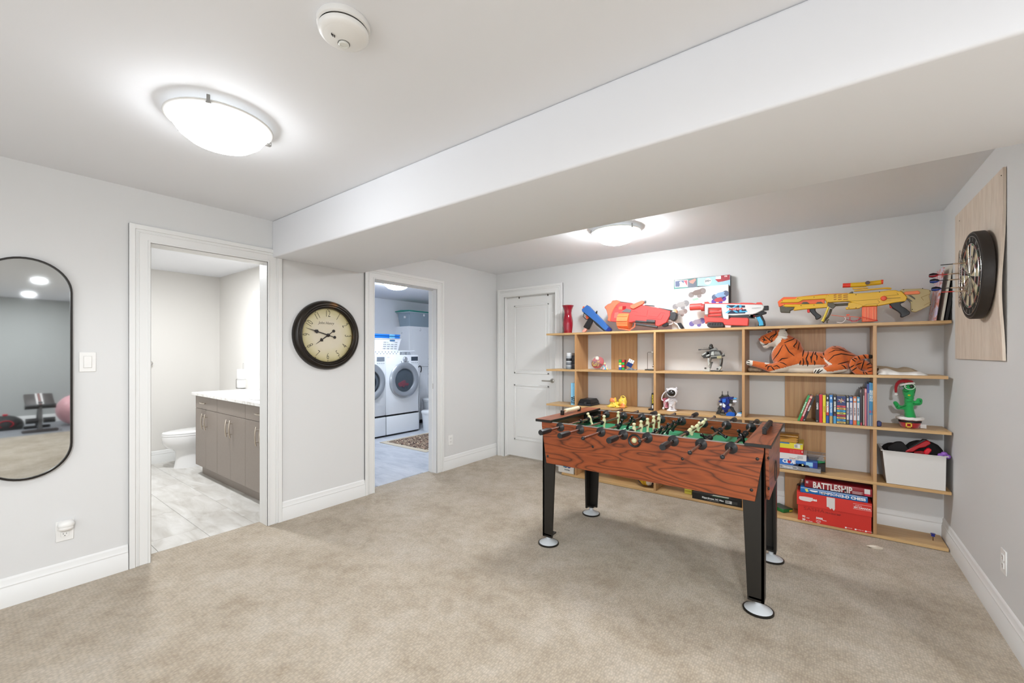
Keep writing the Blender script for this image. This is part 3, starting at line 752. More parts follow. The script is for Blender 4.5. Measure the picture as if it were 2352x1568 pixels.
# ================================================================== BATHROOM
TAUPE = pl('#8a7f76', .42, var=.03, vscale=40); NICK = pl('#c9bfb2', .25, .95)
VF = -2.72
def pull(g, cx, cz, horiz, L=.15, y=VF):
    pts = []
    for i in range(9):
        u = (i/8-.5)*L; d = .030-.010*(2*u/L)**2
        pts.append((cx+u, y-d, cz) if horiz else (cx, y-d, cz+u))
    g.tube(pts, .006, 8)
    for s in (-.3, .3):
        p = (cx+s*L, y, cz) if horiz else (cx, y, cz+s*L); g.cyl(p, (p[0], p[1]-.028, p[2]), .004, seg=8)
    return g
xs = [-2.118, -1.485, -.789, -.14]
names = ['taupe bathroom vanity unit beside the toilet, with a drawer', 'taupe middle vanity unit under the basin', 'taupe vanity unit nearest the bathroom door frame']
for i in range(3):
    a, b = xs[i], xs[i+1]
    t = thing('vanity_cabinet', names[i], 'cabinet', ((a+b)/2, -2.45, 0), group=None)
    part('carcass', G().box(a, b-.001, VF+.02, BYR-.001, .115, .887, .001), TAUPE, t)
    part('toe_kick', G().box(a+.0, b, VF+.065, VF+.08, 0, .115), TAUPE, t)
    f = part('drawer' if i != 1 else 'false_front', G().box(a+.002, b-.002, VF, VF+.019, .748, .884, .001), TAUPE, t)
    if i != 1: part('handle', pull(G(), (a+b)/2+(.0 if i else -.04), .816, True), NICK, f)
    m = (a+b)/2
    for x0, x1, hx in ((a+.002, m-.0015, m-.045), (m+.0015, b-.002, m+.045)):
        d = part('door', G().box(x0, x1, VF, VF+.019, .118, .744, .001), TAUPE, t)
        part('handle', pull(G(), hx, .62, False, .17), NICK, d)
def m_quartz():
    m, b, N, L = nodemat('white_quartz')
    tc = N('TexCoord'); n = N('TexNoise', Scale=4.0, Detail=6.0, Distortion=1.5); L(tc.outputs['Object'], n.inputs['Vector'])
    r = ramp(N, [(.47, '#eceae7'), (.5, '#d3cfc9'), (.53, '#eeecea')]); L(n.outputs['Fac'], r.inputs['Fac']); L(r.outputs['Color'], b.inputs['Base Color'])
    b.inputs['Roughness'].default_value = .2; return m
MQ = m_quartz()
t = thing('stone_worktop', 'white veined stone worktop with round basin on the taupe vanity', 'worktop', (-1.2, -2.46, .89))
part('slab', G().box(-2.165, -.14, VF-.028, BYR-.001, .8885, .918, .002), MQ, t)
part('backsplash', G().box(-1.36, -.14, BYR-.02, BYR-.001, .918, 1.015, .002), MQ, t)
q = PZ(580, 906, .92)
bs = part('basin', G().lathe([(.2, .9185), (.205, .926), (.19, .928), (.17, .922), (.1, .9195), (0, .919)], (-.80, -2.47, 0), 40, cap=False, sx=1.25), pl('#f0efed', .12), t)
q = PZ(559, 891, .918); rx, ry = q.x, q.y
t = thing('roll_holder', 'black wire toilet roll stand on the vanity worktop', 'holder', (rx, ry, .918))
WB = pl('#4a4642', .4, .6)
part('base_ring', G().tube([(rx+.073*cos(2*pi*i/24), ry+.073*sin(2*pi*i/24), .921) for i in range(24)], .0025, 6, closed=True), WB, t)
part('guard_ring', G().tube([(rx+.075*cos(2*pi*i/24), ry+.075*sin(2*pi*i/24), 1.03) for i in range(24)], .002, 6, closed=True), WB, t)
for a in (20, 140, 260): part('upright', G().cyl((rx+.075*cos(radians(a)), ry+.075*sin(radians(a)), .918), (rx+.075*cos(radians(a)), ry+.075*sin(radians(a)), 1.03), .002, seg=6), WB, t)
part('top_loop', G().tube([(rx-.012, ry, .92), (rx-.012, ry, 1.215)]+[(rx-.012*cos(pi*i/6), ry, 1.215+.012*sin(pi*i/6)) for i in range(7)]+[(rx+.012, ry, .92)], .0024, 6), WB, t)
for k, lab in ((0, 'lower white toilet roll on the wire stand'), (1, 'upper white toilet roll on the wire stand')):
    z0 = .9235+k*.1165
    g = G().lathe([(.018, z0), (.0655, z0), (.067, z0+.004), (.067, z0+.111), (.0655, z0+.115), (.018, z0+.115), (.018, z0)], (rx, ry, 0), 28, cap=False)
    tag(part('toilet_roll', g, pl('#efeeec', .9)), lab, 'toilet roll')
# wall light by the vanity mirror, its edge shows past the door frame
q = PY(598.5, 672, BYR-.03)
t = thing('wall_light', 'small lit white glass wall light above vanity, behind door frame', 'lamp', (q.x+.06, BYR, q.z-.1))
part('mount', G().box(q.x+.02, q.x+.1, BYR-.03, BYR, q.z-.12, q.z-.04, .003), NICK, t)
part('shade', G().lathe([(.05, q.z-.10), (.055, q.z-.095), (.055, q.z-.005), (.05, q.z)], (q.x+.055, BYR-.075, 0), 24), pl('#fff8ee', .4, emit=.7), t)
q = PX(350, 834, BX+.03)
t = thing('robe_hook', 'round chrome knob hook on the bathroom wall', 'hook', (BX, q.y, q.z))
part('knob', G().lathe([(.02, 0), (.02, .006), (.009, .01), (.009, .03), (.022, .036), (.024, .046), (.016, .054), (0, .056)], (BX, q.y-.02, q.z), 20, axis='X'), pl('#cfcdca', .2, .95), t)
# toilet
TX = -2.62
t = thing('toilet', 'white toilet beside the taupe vanity', 'toilet', (TX, -2.55, 0))
POR = pl('#efeeed', .12, coat=.3)
def loft(sections, seg=28):
    """sections: (z, cx, cy, rx, ry_front, ry_back) stacked rings, egg shaped towards -y"""
    bm = bmesh.new(); rings = []
    for z, cx, cy, rx_, rf, rb in sections:
        rings.append([bm.verts.new((cx+rx_*cos(2*pi*i/seg), cy+(rb if sin(2*pi*i/seg) > 0 else rf)*sin(2*pi*i/seg), z)) for i in range(seg)])
    for A, B in zip(rings, rings[1:]):
        for i in range(seg): bm.faces.new((A[i], A[(i+1) % seg], B[(i+1) % seg], B[i]))
    bm.faces.new(rings[0][::-1]); bm.faces.new(rings[-1]); bmesh.ops.recalc_face_normals(bm, faces=bm.faces)
    g = G(); g.add(bm); return g
g = loft([(0, TX, -2.52, .125, .272, .26), (.015, TX, -2.52, .122, .268, .26), (.10, TX, -2.52, .116, .252, .26), (.19, TX, -2.53, .115, .245, .25), (.222, TX, -2.54, .128, .262, .24),
          (.255, TX, -2.55, .158, .312, .2), (.30, TX, -2.55, .178, .342, .17), (.34, TX, -2.55, .185, .349, .15), (.37, TX, -2.55, .188, .352, .15), (.385, TX, -2.55, .186, .35, .15)])
part('bowl', g, POR, t, angle=60)
part('seat', loft([(.387, TX, -2.55, .188, .352, .14), (.40, TX, -2.55, .19, .355, .14), (.405, TX, -2.55, .186, .35, .14)]), POR, t, angle=60)
part('lid', loft([(.408, TX, -2.55, .186, .35, .14), (.418, TX, -2.55, .189, .353, .14), (.432, TX, -2.55, .18, .34, .135), (.437, TX, -2.55, .13, .28, .1)]), POR, t, angle=60)
part('tank', G().box(TX-.21, TX+.21, -2.40, BYR-.012, .385, .74, .02, seg=3), POR, t)
part('tank_lid', G().box(TX-.22, TX+.22, -2.41, BYR-.005, .742, .775, .01, seg=2), POR, t)
# ================================================================== LAUNDRY
FXL = -2.171; APP = pl('#eceff2', .22, coat=.3); GAP = pl('#15171a', .6); SILV = pl('#b9bec3', .28, .7)
q = lambda px, py: PX(px, py, FXL)
def machine(name, y0, y1, label, dryer):
    t = thing(name, label, 'washing machine' if not dryer else 'dryer', (FXL-.37, (y0+y1)/2, 0))
    part('cabinet', G().box(FXL-.74, FXL, y0, y1, .345, 1.322, .012, seg=2), APP, t)
    part('pedestal', G().box(FXL-.72, FXL-.004, y0+.002, y1-.002, .012, .335), GAP, t, label='dark pedestal frame')
    dr = part('pedestal_drawer', G().box(FXL-.004, FXL+.014, y0+.003, y1-.003, .028, .322, .006, seg=2), APP, t)
    cy = (y0+y1)/2+.022; cz = .897
    bz = part('door_ring', G().lathe([(.300, -.002), (.302, .02), (.29, .036), (.262, .044), (.225, .04), (.20, .03), (.192, .012)], (FXL, cy, cz), 56, axis='X', cap=False), SILV, t, label='silver door ring')
    part('door_glass', G().lathe([(.194, .014), (.15, .024), (.08, .03), (0, .032)], (FXL, cy, cz), 40, axis='X', cap=False), pl('#56626d', .05, coat=.5, alpha=.45) if dryer else pl('#2a2f36', .06, coat=.5), t)
    if dryer:
        part('drum', G().lathe([(.194, .008), (.19, .0045), (0, .0035)], (FXL, cy, cz), 40, axis='X', cap=False), pl('#59646e', .35, .3), t)
    else:
        part('door_pocket', G().lathe([(.12, .034), (.16, .03)], (FXL, cy, cz), 40, axis='X', cap=False), pl('#6d7680', .2, .5), t)
    dy = (y1-y0)/2+y0
    part('display', G().box(FXL, FXL+.003, y1-.165, y1-.02, 1.222, 1.292, .001), pl('#3b4450' if dryer else '#7d858f', .25), t)
    for i in range(4): part('button', G().box(FXL, FXL+.004, y1-.16+i*.038, y1-.135+i*.038, 1.18, 1.2, .002), pl('#b7bcc2', .3), t)
    kx = y1-.30
    part('dial', G().lathe([(.046, 0), (.044, .018), (.036, .026), (0, .028)], (FXL, kx, 1.25), 28, axis='X'), pl('#c6cacf', .25, .6), t)
    for s in (-1, 1): part('button', G().lathe([(.012, 0), (.011, .006), (0, .007)], (FXL, kx+s*.07, 1.207), 14, axis='X'), pl('#a9aeb4', .3, .5), t)
    text(t, 'LG', .03, (FXL+.0006, y0+.05, 1.285), pl('#8b9198', .4), LEFTW)
    part('panel_seam', G().box(FXL-.002, FXL+.0008, y0+.01, y1-.01, 1.1595, 1.1615), pl('#c3c8ce', .5), t)
    return t, cy, cz
machine('washing_machine', -.843, -.162, 'white front-loading washing machine cut off by the door frame', False)
part_, dcy, dcz = machine('dryer', -.156, .525, 'white dryer with silver round door and red laundry inside', True)
g = G()
for i in range(10):
    a = RNG.uniform(-1, 1); g.ball((FXL+.016, dcy-.03+a*.085, dcz-.055+RNG.uniform(-.045, .04)*(1-abs(a)*.6)), (.005, RNG.uniform(.03, .05), RNG.uniform(.025, .04)), 12)
tag(part('laundry_heap', remesh(g, .006, 4, 'laundry_heap'), None), 'red laundry bundle behind the dryer door glass', 'laundry', None)
bpy.data.objects['laundry_heap'].data.materials.append(pl('#b3203a', .8, var=.35, vscale=30))
g = G()
for i in range(5): g.ball((FXL+.014, dcy-.01+RNG.uniform(-.06, .1), dcz-.115+RNG.uniform(-.02, .02)), (.005, .035, .025), 10)
o = tag(part('laundry_heap', remesh(g, .006, 4, 'laundry_heap'), None), 'dark laundry at the bottom of the dryer drum', 'laundry'); o.data.materials.append(pl('#3c414d', .8, var=.3, vscale=30))
# drying tray standing on the machines
t = thing('drying_rack', 'white perforated tray lying on top of the washing machine', 'rack', (-2.42, -.35, 1.322))
y1 = PX(920, 806, -2.22).y
part('tray', G().box(-2.7, -2.235, -.84, y1, 1.3225, 1.395, .003), pl('#eef0f2', .3), t)
hole = G().lathe([(0, .0006), (.0105, .0006)], seg=10, axis='X', cap=False).mesh('hole', pl('#8f9499', .7))
n = 0; y = -.80
while y < y1-.03:
    sub('hole', hole, t, (-2.2348, y, 1.345 if n % 2 else 1.372)); n += 1; y += .031
part('rail', G().cyl((-2.24, y1, 1.385), (-2.24, PX(952, 804, -2.24).y, 1.385), .012, seg=10).cyl((-2.24, PX(949.5, 804, -2.24).y, 1.385), (-2.24, PX(952, 804, -2.24).y, 1.385), .0125, seg=10), pl('#e3e6ea', .3), t)
for px in (927, 939): 
    yy = PX(px, 810, -2.24).y; part('foot', G().prism([(yy-.05, 1.3225), (yy+.05, 1.3225), (yy+.03, 1.374), (yy-.03, 1.374)], -2.30, -2.24, 'X', .004), pl('#b5babf', .3, .4), t)
# laundry basket with two stacked blue lids
yb = PX(922, 780, -2.27).y; zb = 1.3955
t = thing('laundry_basket', 'white slotted laundry basket on the drying tray', 'basket', (-2.46, yb-.28, zb))
bt = PX(922, 778, -2.27).z
def taper(x0, x1, y0, y1, z0, z1, d, th=.006):
    bm = bmesh.new()
    def ring(z, k): return [bm.verts.new(v) for v in ((x0+k, y0+k, z), (x1-k, y0+k, z), (x1-k, y1-k, z), (x0+k, y1-k, z))]
    R = [ring(z0, d), ring(z1, 0), ring(z1, th), ring(z0+th, d+th)]
    for A, B in zip(R, R[1:]):
        for i in range(4): bm.faces.new((A[i], A[(i+1) % 4], B[(i+1) % 4], B[i]))
    bm.faces.new(R[0][::-1]); bm.faces.new(R[-1]); bmesh.ops.recalc_face_normals(bm, faces=bm.faces)
    g = G(); g.add(bm); return g
part('basket_body', taper(-2.66, -2.27, yb-.56, yb-.01, zb, bt-.012, .035), pl('#eff1f3', .3), t)
part('basket_rim', G().box(-2.67, -2.26, yb-.57, yb, bt-.014, bt, .005), pl('#eff1f3', .3), t)
hz = bt-zb
slot = G().box(-.0012, .0012, -.0055, .0055, -.0135, .0135).mesh('slot', pl('#3f4a5c', .6))
for c in range(15):
    if c % 4 == 3: continue
    for r in range(4):
        if r == 0 and 4 <= c <= 9: continue
        zz = bt-.055-r*.036; k = (bt-zz)/hz*.035
        sub('slot', slot, t, (-2.2705-k, yb-.085-c*.0185, zz), (0, -.16, 0))
part('grip_hole', G().box(-2.2745, -2.271, yb-.235, yb-.135, bt-.045, bt-.018, .006), pl('#3f6f9b', .5), t)
for k, lab in ((0, 'blue flat storage container directly on the laundry basket'), (1, 'upper blue flat storage container, stacked on the other one')):
    t = thing('blue_container', lab, 'container', (-2.46, yb-.28, bt+.002+k*.037))
    z0 = bt+.001+k*.037
    part('panel', G().box(-2.66, -2.275, yb-.56, yb-.02+k*.004, z0, z0+.034, .012, seg=3), pl('#1f6fc4', .3), t)
    part('latch', G().box(-2.276, -2.268, yb-.245, yb-.135, z0+.004, z0+.03, .003), pl('#6fb4ea', .3), t)
# tall cabinet, tote and hooks
CBX, CBY, CBT = -2.72, .779, 1.862
t = thing('tall_cabinet', 'tall white panelled cabinet to the right of the dryer', 'cabinet', (CBX-.2, CBY+.5, 0))
CW = pl('#e9ebee', .3)
part('carcass', G().box(LX+.002, CBX-.02, CBY, CBY+.98, .07, CBT, .002), CW, t)
part('plinth', G().box(LX+.01, CBX-.06, CBY+.02, CBY+.96, 0, .07), GAP, t)
for z0, z1 in ((.075, 1.09), (1.096, CBT-.002)):
    for k in range(2):
        y0 = CBY+.002+k*.49; y1 = y0+.486
        d = part('door', G().box(CBX-.019, CBX, y0, y1, z0, z1, .002), CW, t)
        g = G()
        for a, b, c, e in ((y0+.05, y1-.05, z0+.05, z0+.06), (y0+.05, y1-.05, z1-.06, z1-.05), (y0+.05, y0+.06, z0+.05, z1-.05), (y1-.06, y1-.05, z0+.05, z1-.05)): g.box(CBX, CBX+.004, a, b, c, e, .001)
        part('moulding', g, CW, d)
        hy = y1-.03 if k == 0 else y0+.03
        zz = z0+.09 if z0 > 1 else z1-.09
        part('handle', G().tube([(CBX, hy, zz-.06), (CBX+.022, hy+.01, zz-.03), (CBX+.028, hy-.006, zz), (CBX+.022, hy+.01, zz+.03), (CBX, hy, zz+.06)], .007, 8), pl('#dfe2e6', .25, .3), d)
for px, py, lab, pl_ in ((923, 763, 'white wire hook stuck on the side of the tall cabinet', 'side'), (965, 757, 'white wire hook on a door of the tall cabinet', 'front')):
    p_ = PY(px, py, CBY-.002) if pl_ == 'side' else PX(px, py, CBX+.003)
    t = thing('stick_hook', lab, 'hook', p_)
    def hp(u, v): return (p_.x+u, CBY-.006, p_.z+v) if pl_ == 'side' else (CBX+.006, p_.y+u, p_.z+v)
    part('wire', G().tube([hp(.012, .035), hp(.014, 0), hp(.006, -.025), hp(-.01, -.022), hp(-.014, -.008)], .0022, 6), pl('#8d9096', .4, .5), t)
    part('pad', G().tube([hp(.012, .036), hp(.013, .01)], .008, 8), pl('#e4e6ea', .4), t)
tq = PX(941, 710, CBX)
TZ = CBT; th_ = .275
t = thing('storage_tote', 'grey clear plastic tote with teal lid on the tall cabinet', 'storage box', (CBX-.2, CBY+.35, TZ))
part('tub', taper(LX+.06, CBX-.005, CBY+.01, CBY+.75, TZ+.001, TZ+th_, .03), pl('#9fb0bb', .25, alpha=.8), t)
part('rim', G().box(LX+.05, CBX+.004, CBY-.02, CBY+.77, TZ+th_-.02, TZ+th_, .004), pl('#a9b8c2', .25), t)
part('lid', G().prism([(LX+.03, TZ+th_+.002), (CBX+.012, TZ+th_+.004), (CBX+.016, TZ+th_+.022), (LX+.2, TZ+th_+.035), (LX+.03, TZ+th_+.02)], CBY-.03, CBY+.78, 'Y', .003), pl('#1f8a7b', .35), t)
for px, py in ((930, 728), (974, 724)):
    v = PX(px, py, CBX+.002) if px > 941 else PY(px, py, CBY+.0)
    part('sticker', G().box(v.x-.02, v.x+.02, v.y-.012, v.y+.012, v.z-.02, v.z+.02, .002) if px < 941 else G().box(CBX-.002, CBX+.001, v.y-.02, v.y+.02, v.z-.02, v.z+.02, .001), pl('#eceeef', .5), t)
# black curved umbrella handle beside the dryer
h0 = PX(966, 840, -2.3)
t = thing('umbrella', 'black curved umbrella handle beside the dryer', 'umbrella', (-2.3, h0.y, 0))
part('crook', G().tube([(-2.3, PX(961.5, 843, -2.3).y, PX(961, 843, -2.3).z)]+[(-2.3, PX(a, b, -2.3).y, PX(a, b, -2.3).z) for a, b in ((963.5, 840.2), (966, 840.5), (967.8, 845), (967.6, 850), (966, 855))], .009, 10), pl('#17181a', .35), t)
hb = PX(966, 855, -2.3)
part('shaft', G().tube([(-2.3, hb.y, hb.z+.002), (-2.33, hb.y+.006, hb.z-.1), (-2.4, hb.y+.05, .35), (-2.42, hb.y+.06, .002)], [.006, .006, .016, .005], 8), pl('#d9dce0', .5), t)
# rug and two bins
def m_rug():
    m, b, N, L = nodemat('floral_rug')
    tc = N('TexCoord'); n0 = N('TexNoise', Scale=6.0, Detail=2.0); L(tc.outputs['Object'], n0.inputs['Vector'])
    ad = N('VectorMath', operation='MULTIPLY_ADD'); ad.inputs[1].default_value = (.12, .12, .12); L(n0.outputs['Color'], ad.inputs[0]); L(tc.outputs['Object'], ad.inputs[2])
    v = N('TexVoronoi', Scale=17.0); v.feature = 'SMOOTH_F1'; L(ad.outputs['Vector'], v.inputs['Vector'])
    mu = N('Math', operation='MULTIPLY'); mu.inputs[1].default_value = 4.2; L(v.outputs['Distance'], mu.inputs[0]); fr = N('Math', operation='FRACT'); L(mu.outputs[0], fr.inputs[0])
    r = ramp(N, [(0, '#3a211a'), (.3, '#3f241c'), (.36, '#c9b79a'), (.55, '#d8c9ae'), (.62, '#8a4a3c'), (.8, '#7d6a58'), (.95, '#2f1c17')]); L(fr.outputs[0], r.inputs['Fac']); L(r.outputs['Color'], b.inputs['Base Color'])
    b.inputs['Roughness'].default_value = .95; return m
t = thing('rug', 'patterned brown and cream rug on the laundry floor', 'rug', (-1.36, .3, 0))
part('border', G().box(-1.88, -.846, -.485, 1.25, .0005, .008, .002), pl('#cfc4b0', .9), t)
part('field', G().box(-1.81, -.915, -.40, 1.17, .002, .0095, .001), m_rug(), t)
def bin_(name, cx, cy, r, zt, label):
    t = thing(name, label, 'bin', (cx, cy, 0))
    part('bucket', G().lathe([(r*.78, .0015), (r*.8, .01), (r*.95, zt-.05)], (cx, cy, 0), 32), pl('#e6eaee', .3), t)
    part('lid', G().lathe([(r*.98, zt-.055), (r*1.03, zt-.04), (r*1.03, zt-.015), (r*.9, zt), (0, zt+.006)], (cx, cy, 0), 32), pl('#f0f3f6', .25), t)
zq = PX(976, 944, -2.0)
bin_('waste_bin', -2.02, zq.y+.15, .16, zq.z, 'shorter white lidded bin by the laundry door jamb')
zq = PX(976.5, 916, -2.45)
bin_('waste_bin', -2.46, zq.y+.17, .17, zq.z, 'taller white lidded bin standing behind the shorter bin')
# ================================================================== GYM CORNER (seen in the mirror)
bl = (7.92, -2.93, .29)
t = thing('exercise_ball', 'pink exercise ball reflected at the edge of the mirror', 'ball', (bl[0], bl[1], 0))
g = G().ball(bl, .29, 40); pb = part('ball_skin', g, pl('#e3adb3', .3, var=.06, vscale=3), t)
part('valve', G().ball((bl[0]-.275, bl[1]-.09, bl[2]+.02), .012, 8), pl('#c9a0c0', .4), t)
bx_, by_ = 7.35, -3.45
t = thing('weight_bench', 'black gym bench with a striped pad, seen in the mirror', 'gym bench', (bx_, by_, 0))
K = pl('#1b1a1b', .4); GT = pl('#77777a', .35, .6)
part('base_bar', G().box(bx_-.04, bx_+.03, by_-.21, by_+.21, 0, .045, .01), pl('#4a4444', .4), t)
part('rear_bar', G().box(bx_+.55, bx_+.6, by_-.15, by_+.17, 0, .05, .01), K, t)
part('spine', G().cyl((bx_, by_, .04), (bx_+.58, by_+.02, .04), .02, seg=8), GT, t)
part('post', G().box(bx_-.03, bx_+.03, by_-.025, by_+.025, .04, .52, .005), GT, t)
part('brace', G().cyl((bx_+.5, by_, .05), (bx_+.04, by_, .48), .022, seg=8), K, t)
for s in (-1, 1):
    part('foam_roller', G().cyl((bx_-.06, by_+s*.03, .2), (bx_-.06, by_+s*.17, .2), .045, seg=14), K, t)
    part('front_pad', G().cyl((bx_-.05, by_+s*.02, .44), (bx_-.05, by_+s*.18, .44), .04, seg=14), K, t)
M = Matrix.Translation((bx_+.14, by_, .53)) @ Matrix.Rotation(radians(-25), 4, 'Y')
pad = part('seat_pad', G().box(-.2, .2, -.17, .17, -.03, .03, .015, M=M, seg=2), pl('#4c4644', .5), t)
for y, c in ((-.03, '#e6e2e0'), (0, '#8c5550'), (.03, '#e6e2e0')): part('stripe', G().box(-.2, .2, y-.011, y+.011, .0305, .0315, M=M), pl(c, .5), pad)
dx, dy = 8.1, -3.80
t = thing('gym_bag', 'dark domed gym bag with red trim, seen in the mirror', 'bag', (dx, dy, 0))
part('bag_body', G().ball((dx, dy, .08), (.16, .22, .17), 24).box(dx-.13, dx+.13, dy-.2, dy+.2, .0, .09, .03, seg=2), pl('#2b2c2c', .6), t)
part('red_trim', G().tube([(dx-.165+.02*abs(sin(2*pi*i/20)), dy+.085*cos(2*pi*i/20), .11+.06*sin(2*pi*i/20)) for i in range(20)], .006, 6, closed=True), pl('#c81e34', .4), t)
part('grip', G().box(dx-.03, dx+.03, dy-.03, dy+.03, .245, .275, .008), pl('#c81e34', .4), t)
# ================================================================== ON TOP OF THE SHELF UNIT
def Zm(ox, oy, s): return lambda u, v: (ox+u/s, oy+v/s)
def pp(zm, pts, y):
    out = []
    for u, v in pts:
        p = PY(*zm(u, v), y); out.append((p.x, p.z))
    return out
def pt(zm, u, v, y): return PY(*zm(u, v), y)
def pris(g, zm, pts, y0, y1, bev=.002, mi=0): return g.prism(pp(zm, pts, y0), y0, y1, 'Y', bev, mi=mi)
def rod_(g, zm, a, b, y, r, r1=None, seg=14): return g.cyl(pt(zm, *a, y), pt(zm, *b, y), r, r1, seg)
def spin(deg, base=FRONT): return (Matrix.Rotation(radians(deg), 3, 'Y') @ Euler(base).to_matrix()).to_euler()
def mpp(y, px=1600):
    q = (px-1176)/FPX; return (PY(px, 800, y)-CAM).dot(FW)/FPX/sqrt(1+q*q)
S1 = lambda x: shelf_z(1, x)
Z1 = Zm(1270, 640, 7.84); Z2 = Zm(1530, 620, 9.046); Z3 = Zm(1770, 620, 11.2); Z4 = Zm(1930, 620, 10.69)
# vase
y = -.17; c = pt(Z1, 270, 968, y); s = mpp(y, 1304)/7.84; top = pt(Z1, 270, 482, y).z; zb = S1(c.x)+.0005; hh = top-zb
t = thing('vase', 'red glass vase at the left end of the top shelf', 'vase', (c.x, y, zb))
prof = [(0, 0), (72, 0), (76, .02), (84, .16), (91, .32), (88, .45), (74, .62), (66, .72), (72, .83), (88, .92), (104, .985), (106, 1), (101, .995), (84, .92), (67, .8), (60, .72), (68, .6), (80, .4), (78, .15), (60, .04), (0, .03)]
part('glass', G().lathe([(r*s, zb+k*hh) for r, k in prof], (c.x, y, 0), 40), pl('#8e1226', .08, coat=.5), t)

def gun(name, label, x, y): return thing(name, label, 'toy blaster', (x, y, S1(x)))
# --- blue blaster leaning muzzle-down
ORA = pl('#f2663a', .4); BLU = pl('#3668ad', .4); BLKP = pl('#1e1f22', .42)
t = gun('toy_blaster', 'blue and black toy blaster propped on its nose beside the red vase', 1.36, -.15)
part('slide', pris(G(), Z1, [(605, 476), (640, 490), (1000, 865), (1020, 900), (1005, 935), (960, 940), (900, 905), (525, 590), (515, 550)], -.165, -.125, .004), BLU, t)
part('muzzle_cap', pris(G(), Z1, [(1000, 865), (1035, 900), (1040, 930), (1015, 948), (955, 945), (945, 930)], -.167, -.123, .003), pl('#1d2f7c', .4), t)
part('frame', pris(G(), Z1, [(540, 590), (600, 640), (800, 800), (940, 935), (915, 943), (780, 835), (700, 740), (655, 700), (560, 625)], -.170, -.12, .003).add(bmesh.new()), BLKP, t)
part('sight_rail', pris(G(), Z1, [(600, 470), (625, 478), (715, 570), (700, 578)], -.152, -.138, .001), BLKP, t)
part('grip', pris(G(), Z1, [(650, 690), (715, 745), (660, 860), (630, 915), (540, 868), (600, 770)], -.164, -.126, .005), BLKP, t)
part('grip_base', pris(G(), Z1, [(575, 885), (610, 905), (585, 945), (570, 962), (520, 957), (530, 930)], -.16, -.13, .003), pl('#e8a293', .4), t)
part('trigger_guard', G().tube([pt(Z1, u, v, -.145) for u, v in ((565, 600), (545, 680), (590, 725), (620, 735), (660, 700))], .004, 8), BLKP, t)
part('trigger', pris(G(), Z1, [(590, 660), (645, 670), (640, 715), (610, 730), (590, 700)], -.15, -.14, .002), ORA, t)
part('hammer', pris(G(), Z1, [(760, 615), (785, 572), (797, 580), (790, 640)], -.15, -.14, .002), BLKP, t)
part('barrel_ring', G().lathe([(.014, -.012), (.016, 0), (.009, .002), (.009, -.01)], pt(Z1, 562, 520, -.145), 16, axis='X'), ORA, t)
# --- big red drum blaster
RED = pl('#e0524f', .38); GRY = pl('#6c6a6b', .45); DGR = pl('#3b3a3c', .45); WHT = pl('#e9e7e5', .4)
ORG = pl('#f4795a', .4)
t = gun('toy_blaster', 'bulky red toy blaster with an orange drum and top handle', 1.75, -.17)
ya, yb = -.205, -.145
part('body', pris(G(), Z1, [(1085, 560), (1150, 470), (1200, 420), (1420, 442), (1640, 480), (1840, 512), (2110, 580), (2112, 660), (2040, 790), (1900, 855), (1840, 850), (1840, 815), (1480, 765), (1400, 790), (1150, 782), (1040, 770), (1032, 700), (1050, 640)], ya, yb, .006), RED, t)
part('front_shell', pris(G(), Z1, [(920, 510), (985, 455), (1040, 440), (1065, 392), (1150, 382), (1205, 420), (1140, 480), (1085, 560), (1050, 640), (1035, 770), (975, 755), (990, 690), (960, 560)], ya-.006, yb+.006, .006), ORG, t)
g = G(); rr = 150*mpp(-.19, 1435)/7.84
part('side_panel', pris(G(), Z1, [(1110, 610), (1180, 600), (1165, 715), (1095, 705)], ya-.003, ya+.002, .002), pl('#ee6f66', .38), t)
a, b = pt(Z1, 1195, 765, -.175), pt(Z1, 1390, 765, -.175)
g = G().cyl(a, b, rr*.95, seg=20)
for i in range(10):
    th = 2*pi*i/10; d = Vector((0, cos(th)*rr*.95, sin(th)*rr*.95)); g.cyl(a+d+Vector((.004, 0, 0)), b+d-Vector((.004, 0, 0)), .0075, seg=8)
part('drum', g, pl('#f5834f', .4), t)
part('drum_frame', G().tube([pt(Z1, u, v, ya-.012) for u, v in ((1150, 785), (1185, 895), (1380, 925), (1470, 862), (1480, 800))], .006, 8), ORG, t)
part('carry_handle', pris(G(), Z1, [(1380, 480), (1595, 390), (1640, 400), (1630, 452), (1450, 548), (1390, 530)], ya-.014, ya+.014, .006), ORG, t)
part('handle_knob', G().lathe([(0, -.014), (.014, -.013), (.015, .01), (0, .012)], pt(Z1, 1655, 420, -.19), 16, axis='X'), GRY, t)
part('top_rail', pris(G(), Z1, [(1205, 408), (1415, 436), (1415, 446), (1205, 420)], -.19, -.16, .001), DGR, t)
part('top_rail', pris(G(), Z1, [(1650, 470), (1815, 482), (1815, 494), (1650, 484)], -.19, -.16, .001), DGR, t)
part('ammo_port', pris(G(), Z1, [(1230, 598), (1320, 532), (1412, 560), (1390, 610)], ya-.004, ya+.004, .002), GRY, t)
part('red_latch', pris(G(), Z1, [(1250, 492), (1316, 492), (1310, 556), (1248, 556)], ya-.002, ya+.004, .001), pl('#a3121c', .4), t)
part('sight_block', pris(G(), Z1, [(1185, 505), (1250, 490), (1248, 556), (1180, 556)], ya-.004, ya+.004, .002), ORG, t)
part('barrel', rod_(G(), Z1, (1490, 765), (1690, 780), ya, .011), DGR, t); part('barrel', rod_(G(), Z1, (1690, 768), (1845, 775), ya, .019), DGR, t)
part('barrel', rod_(G(), Z1, (1460, 812), (1880, 872), ya, .013, .011), DGR, t)
g = G()
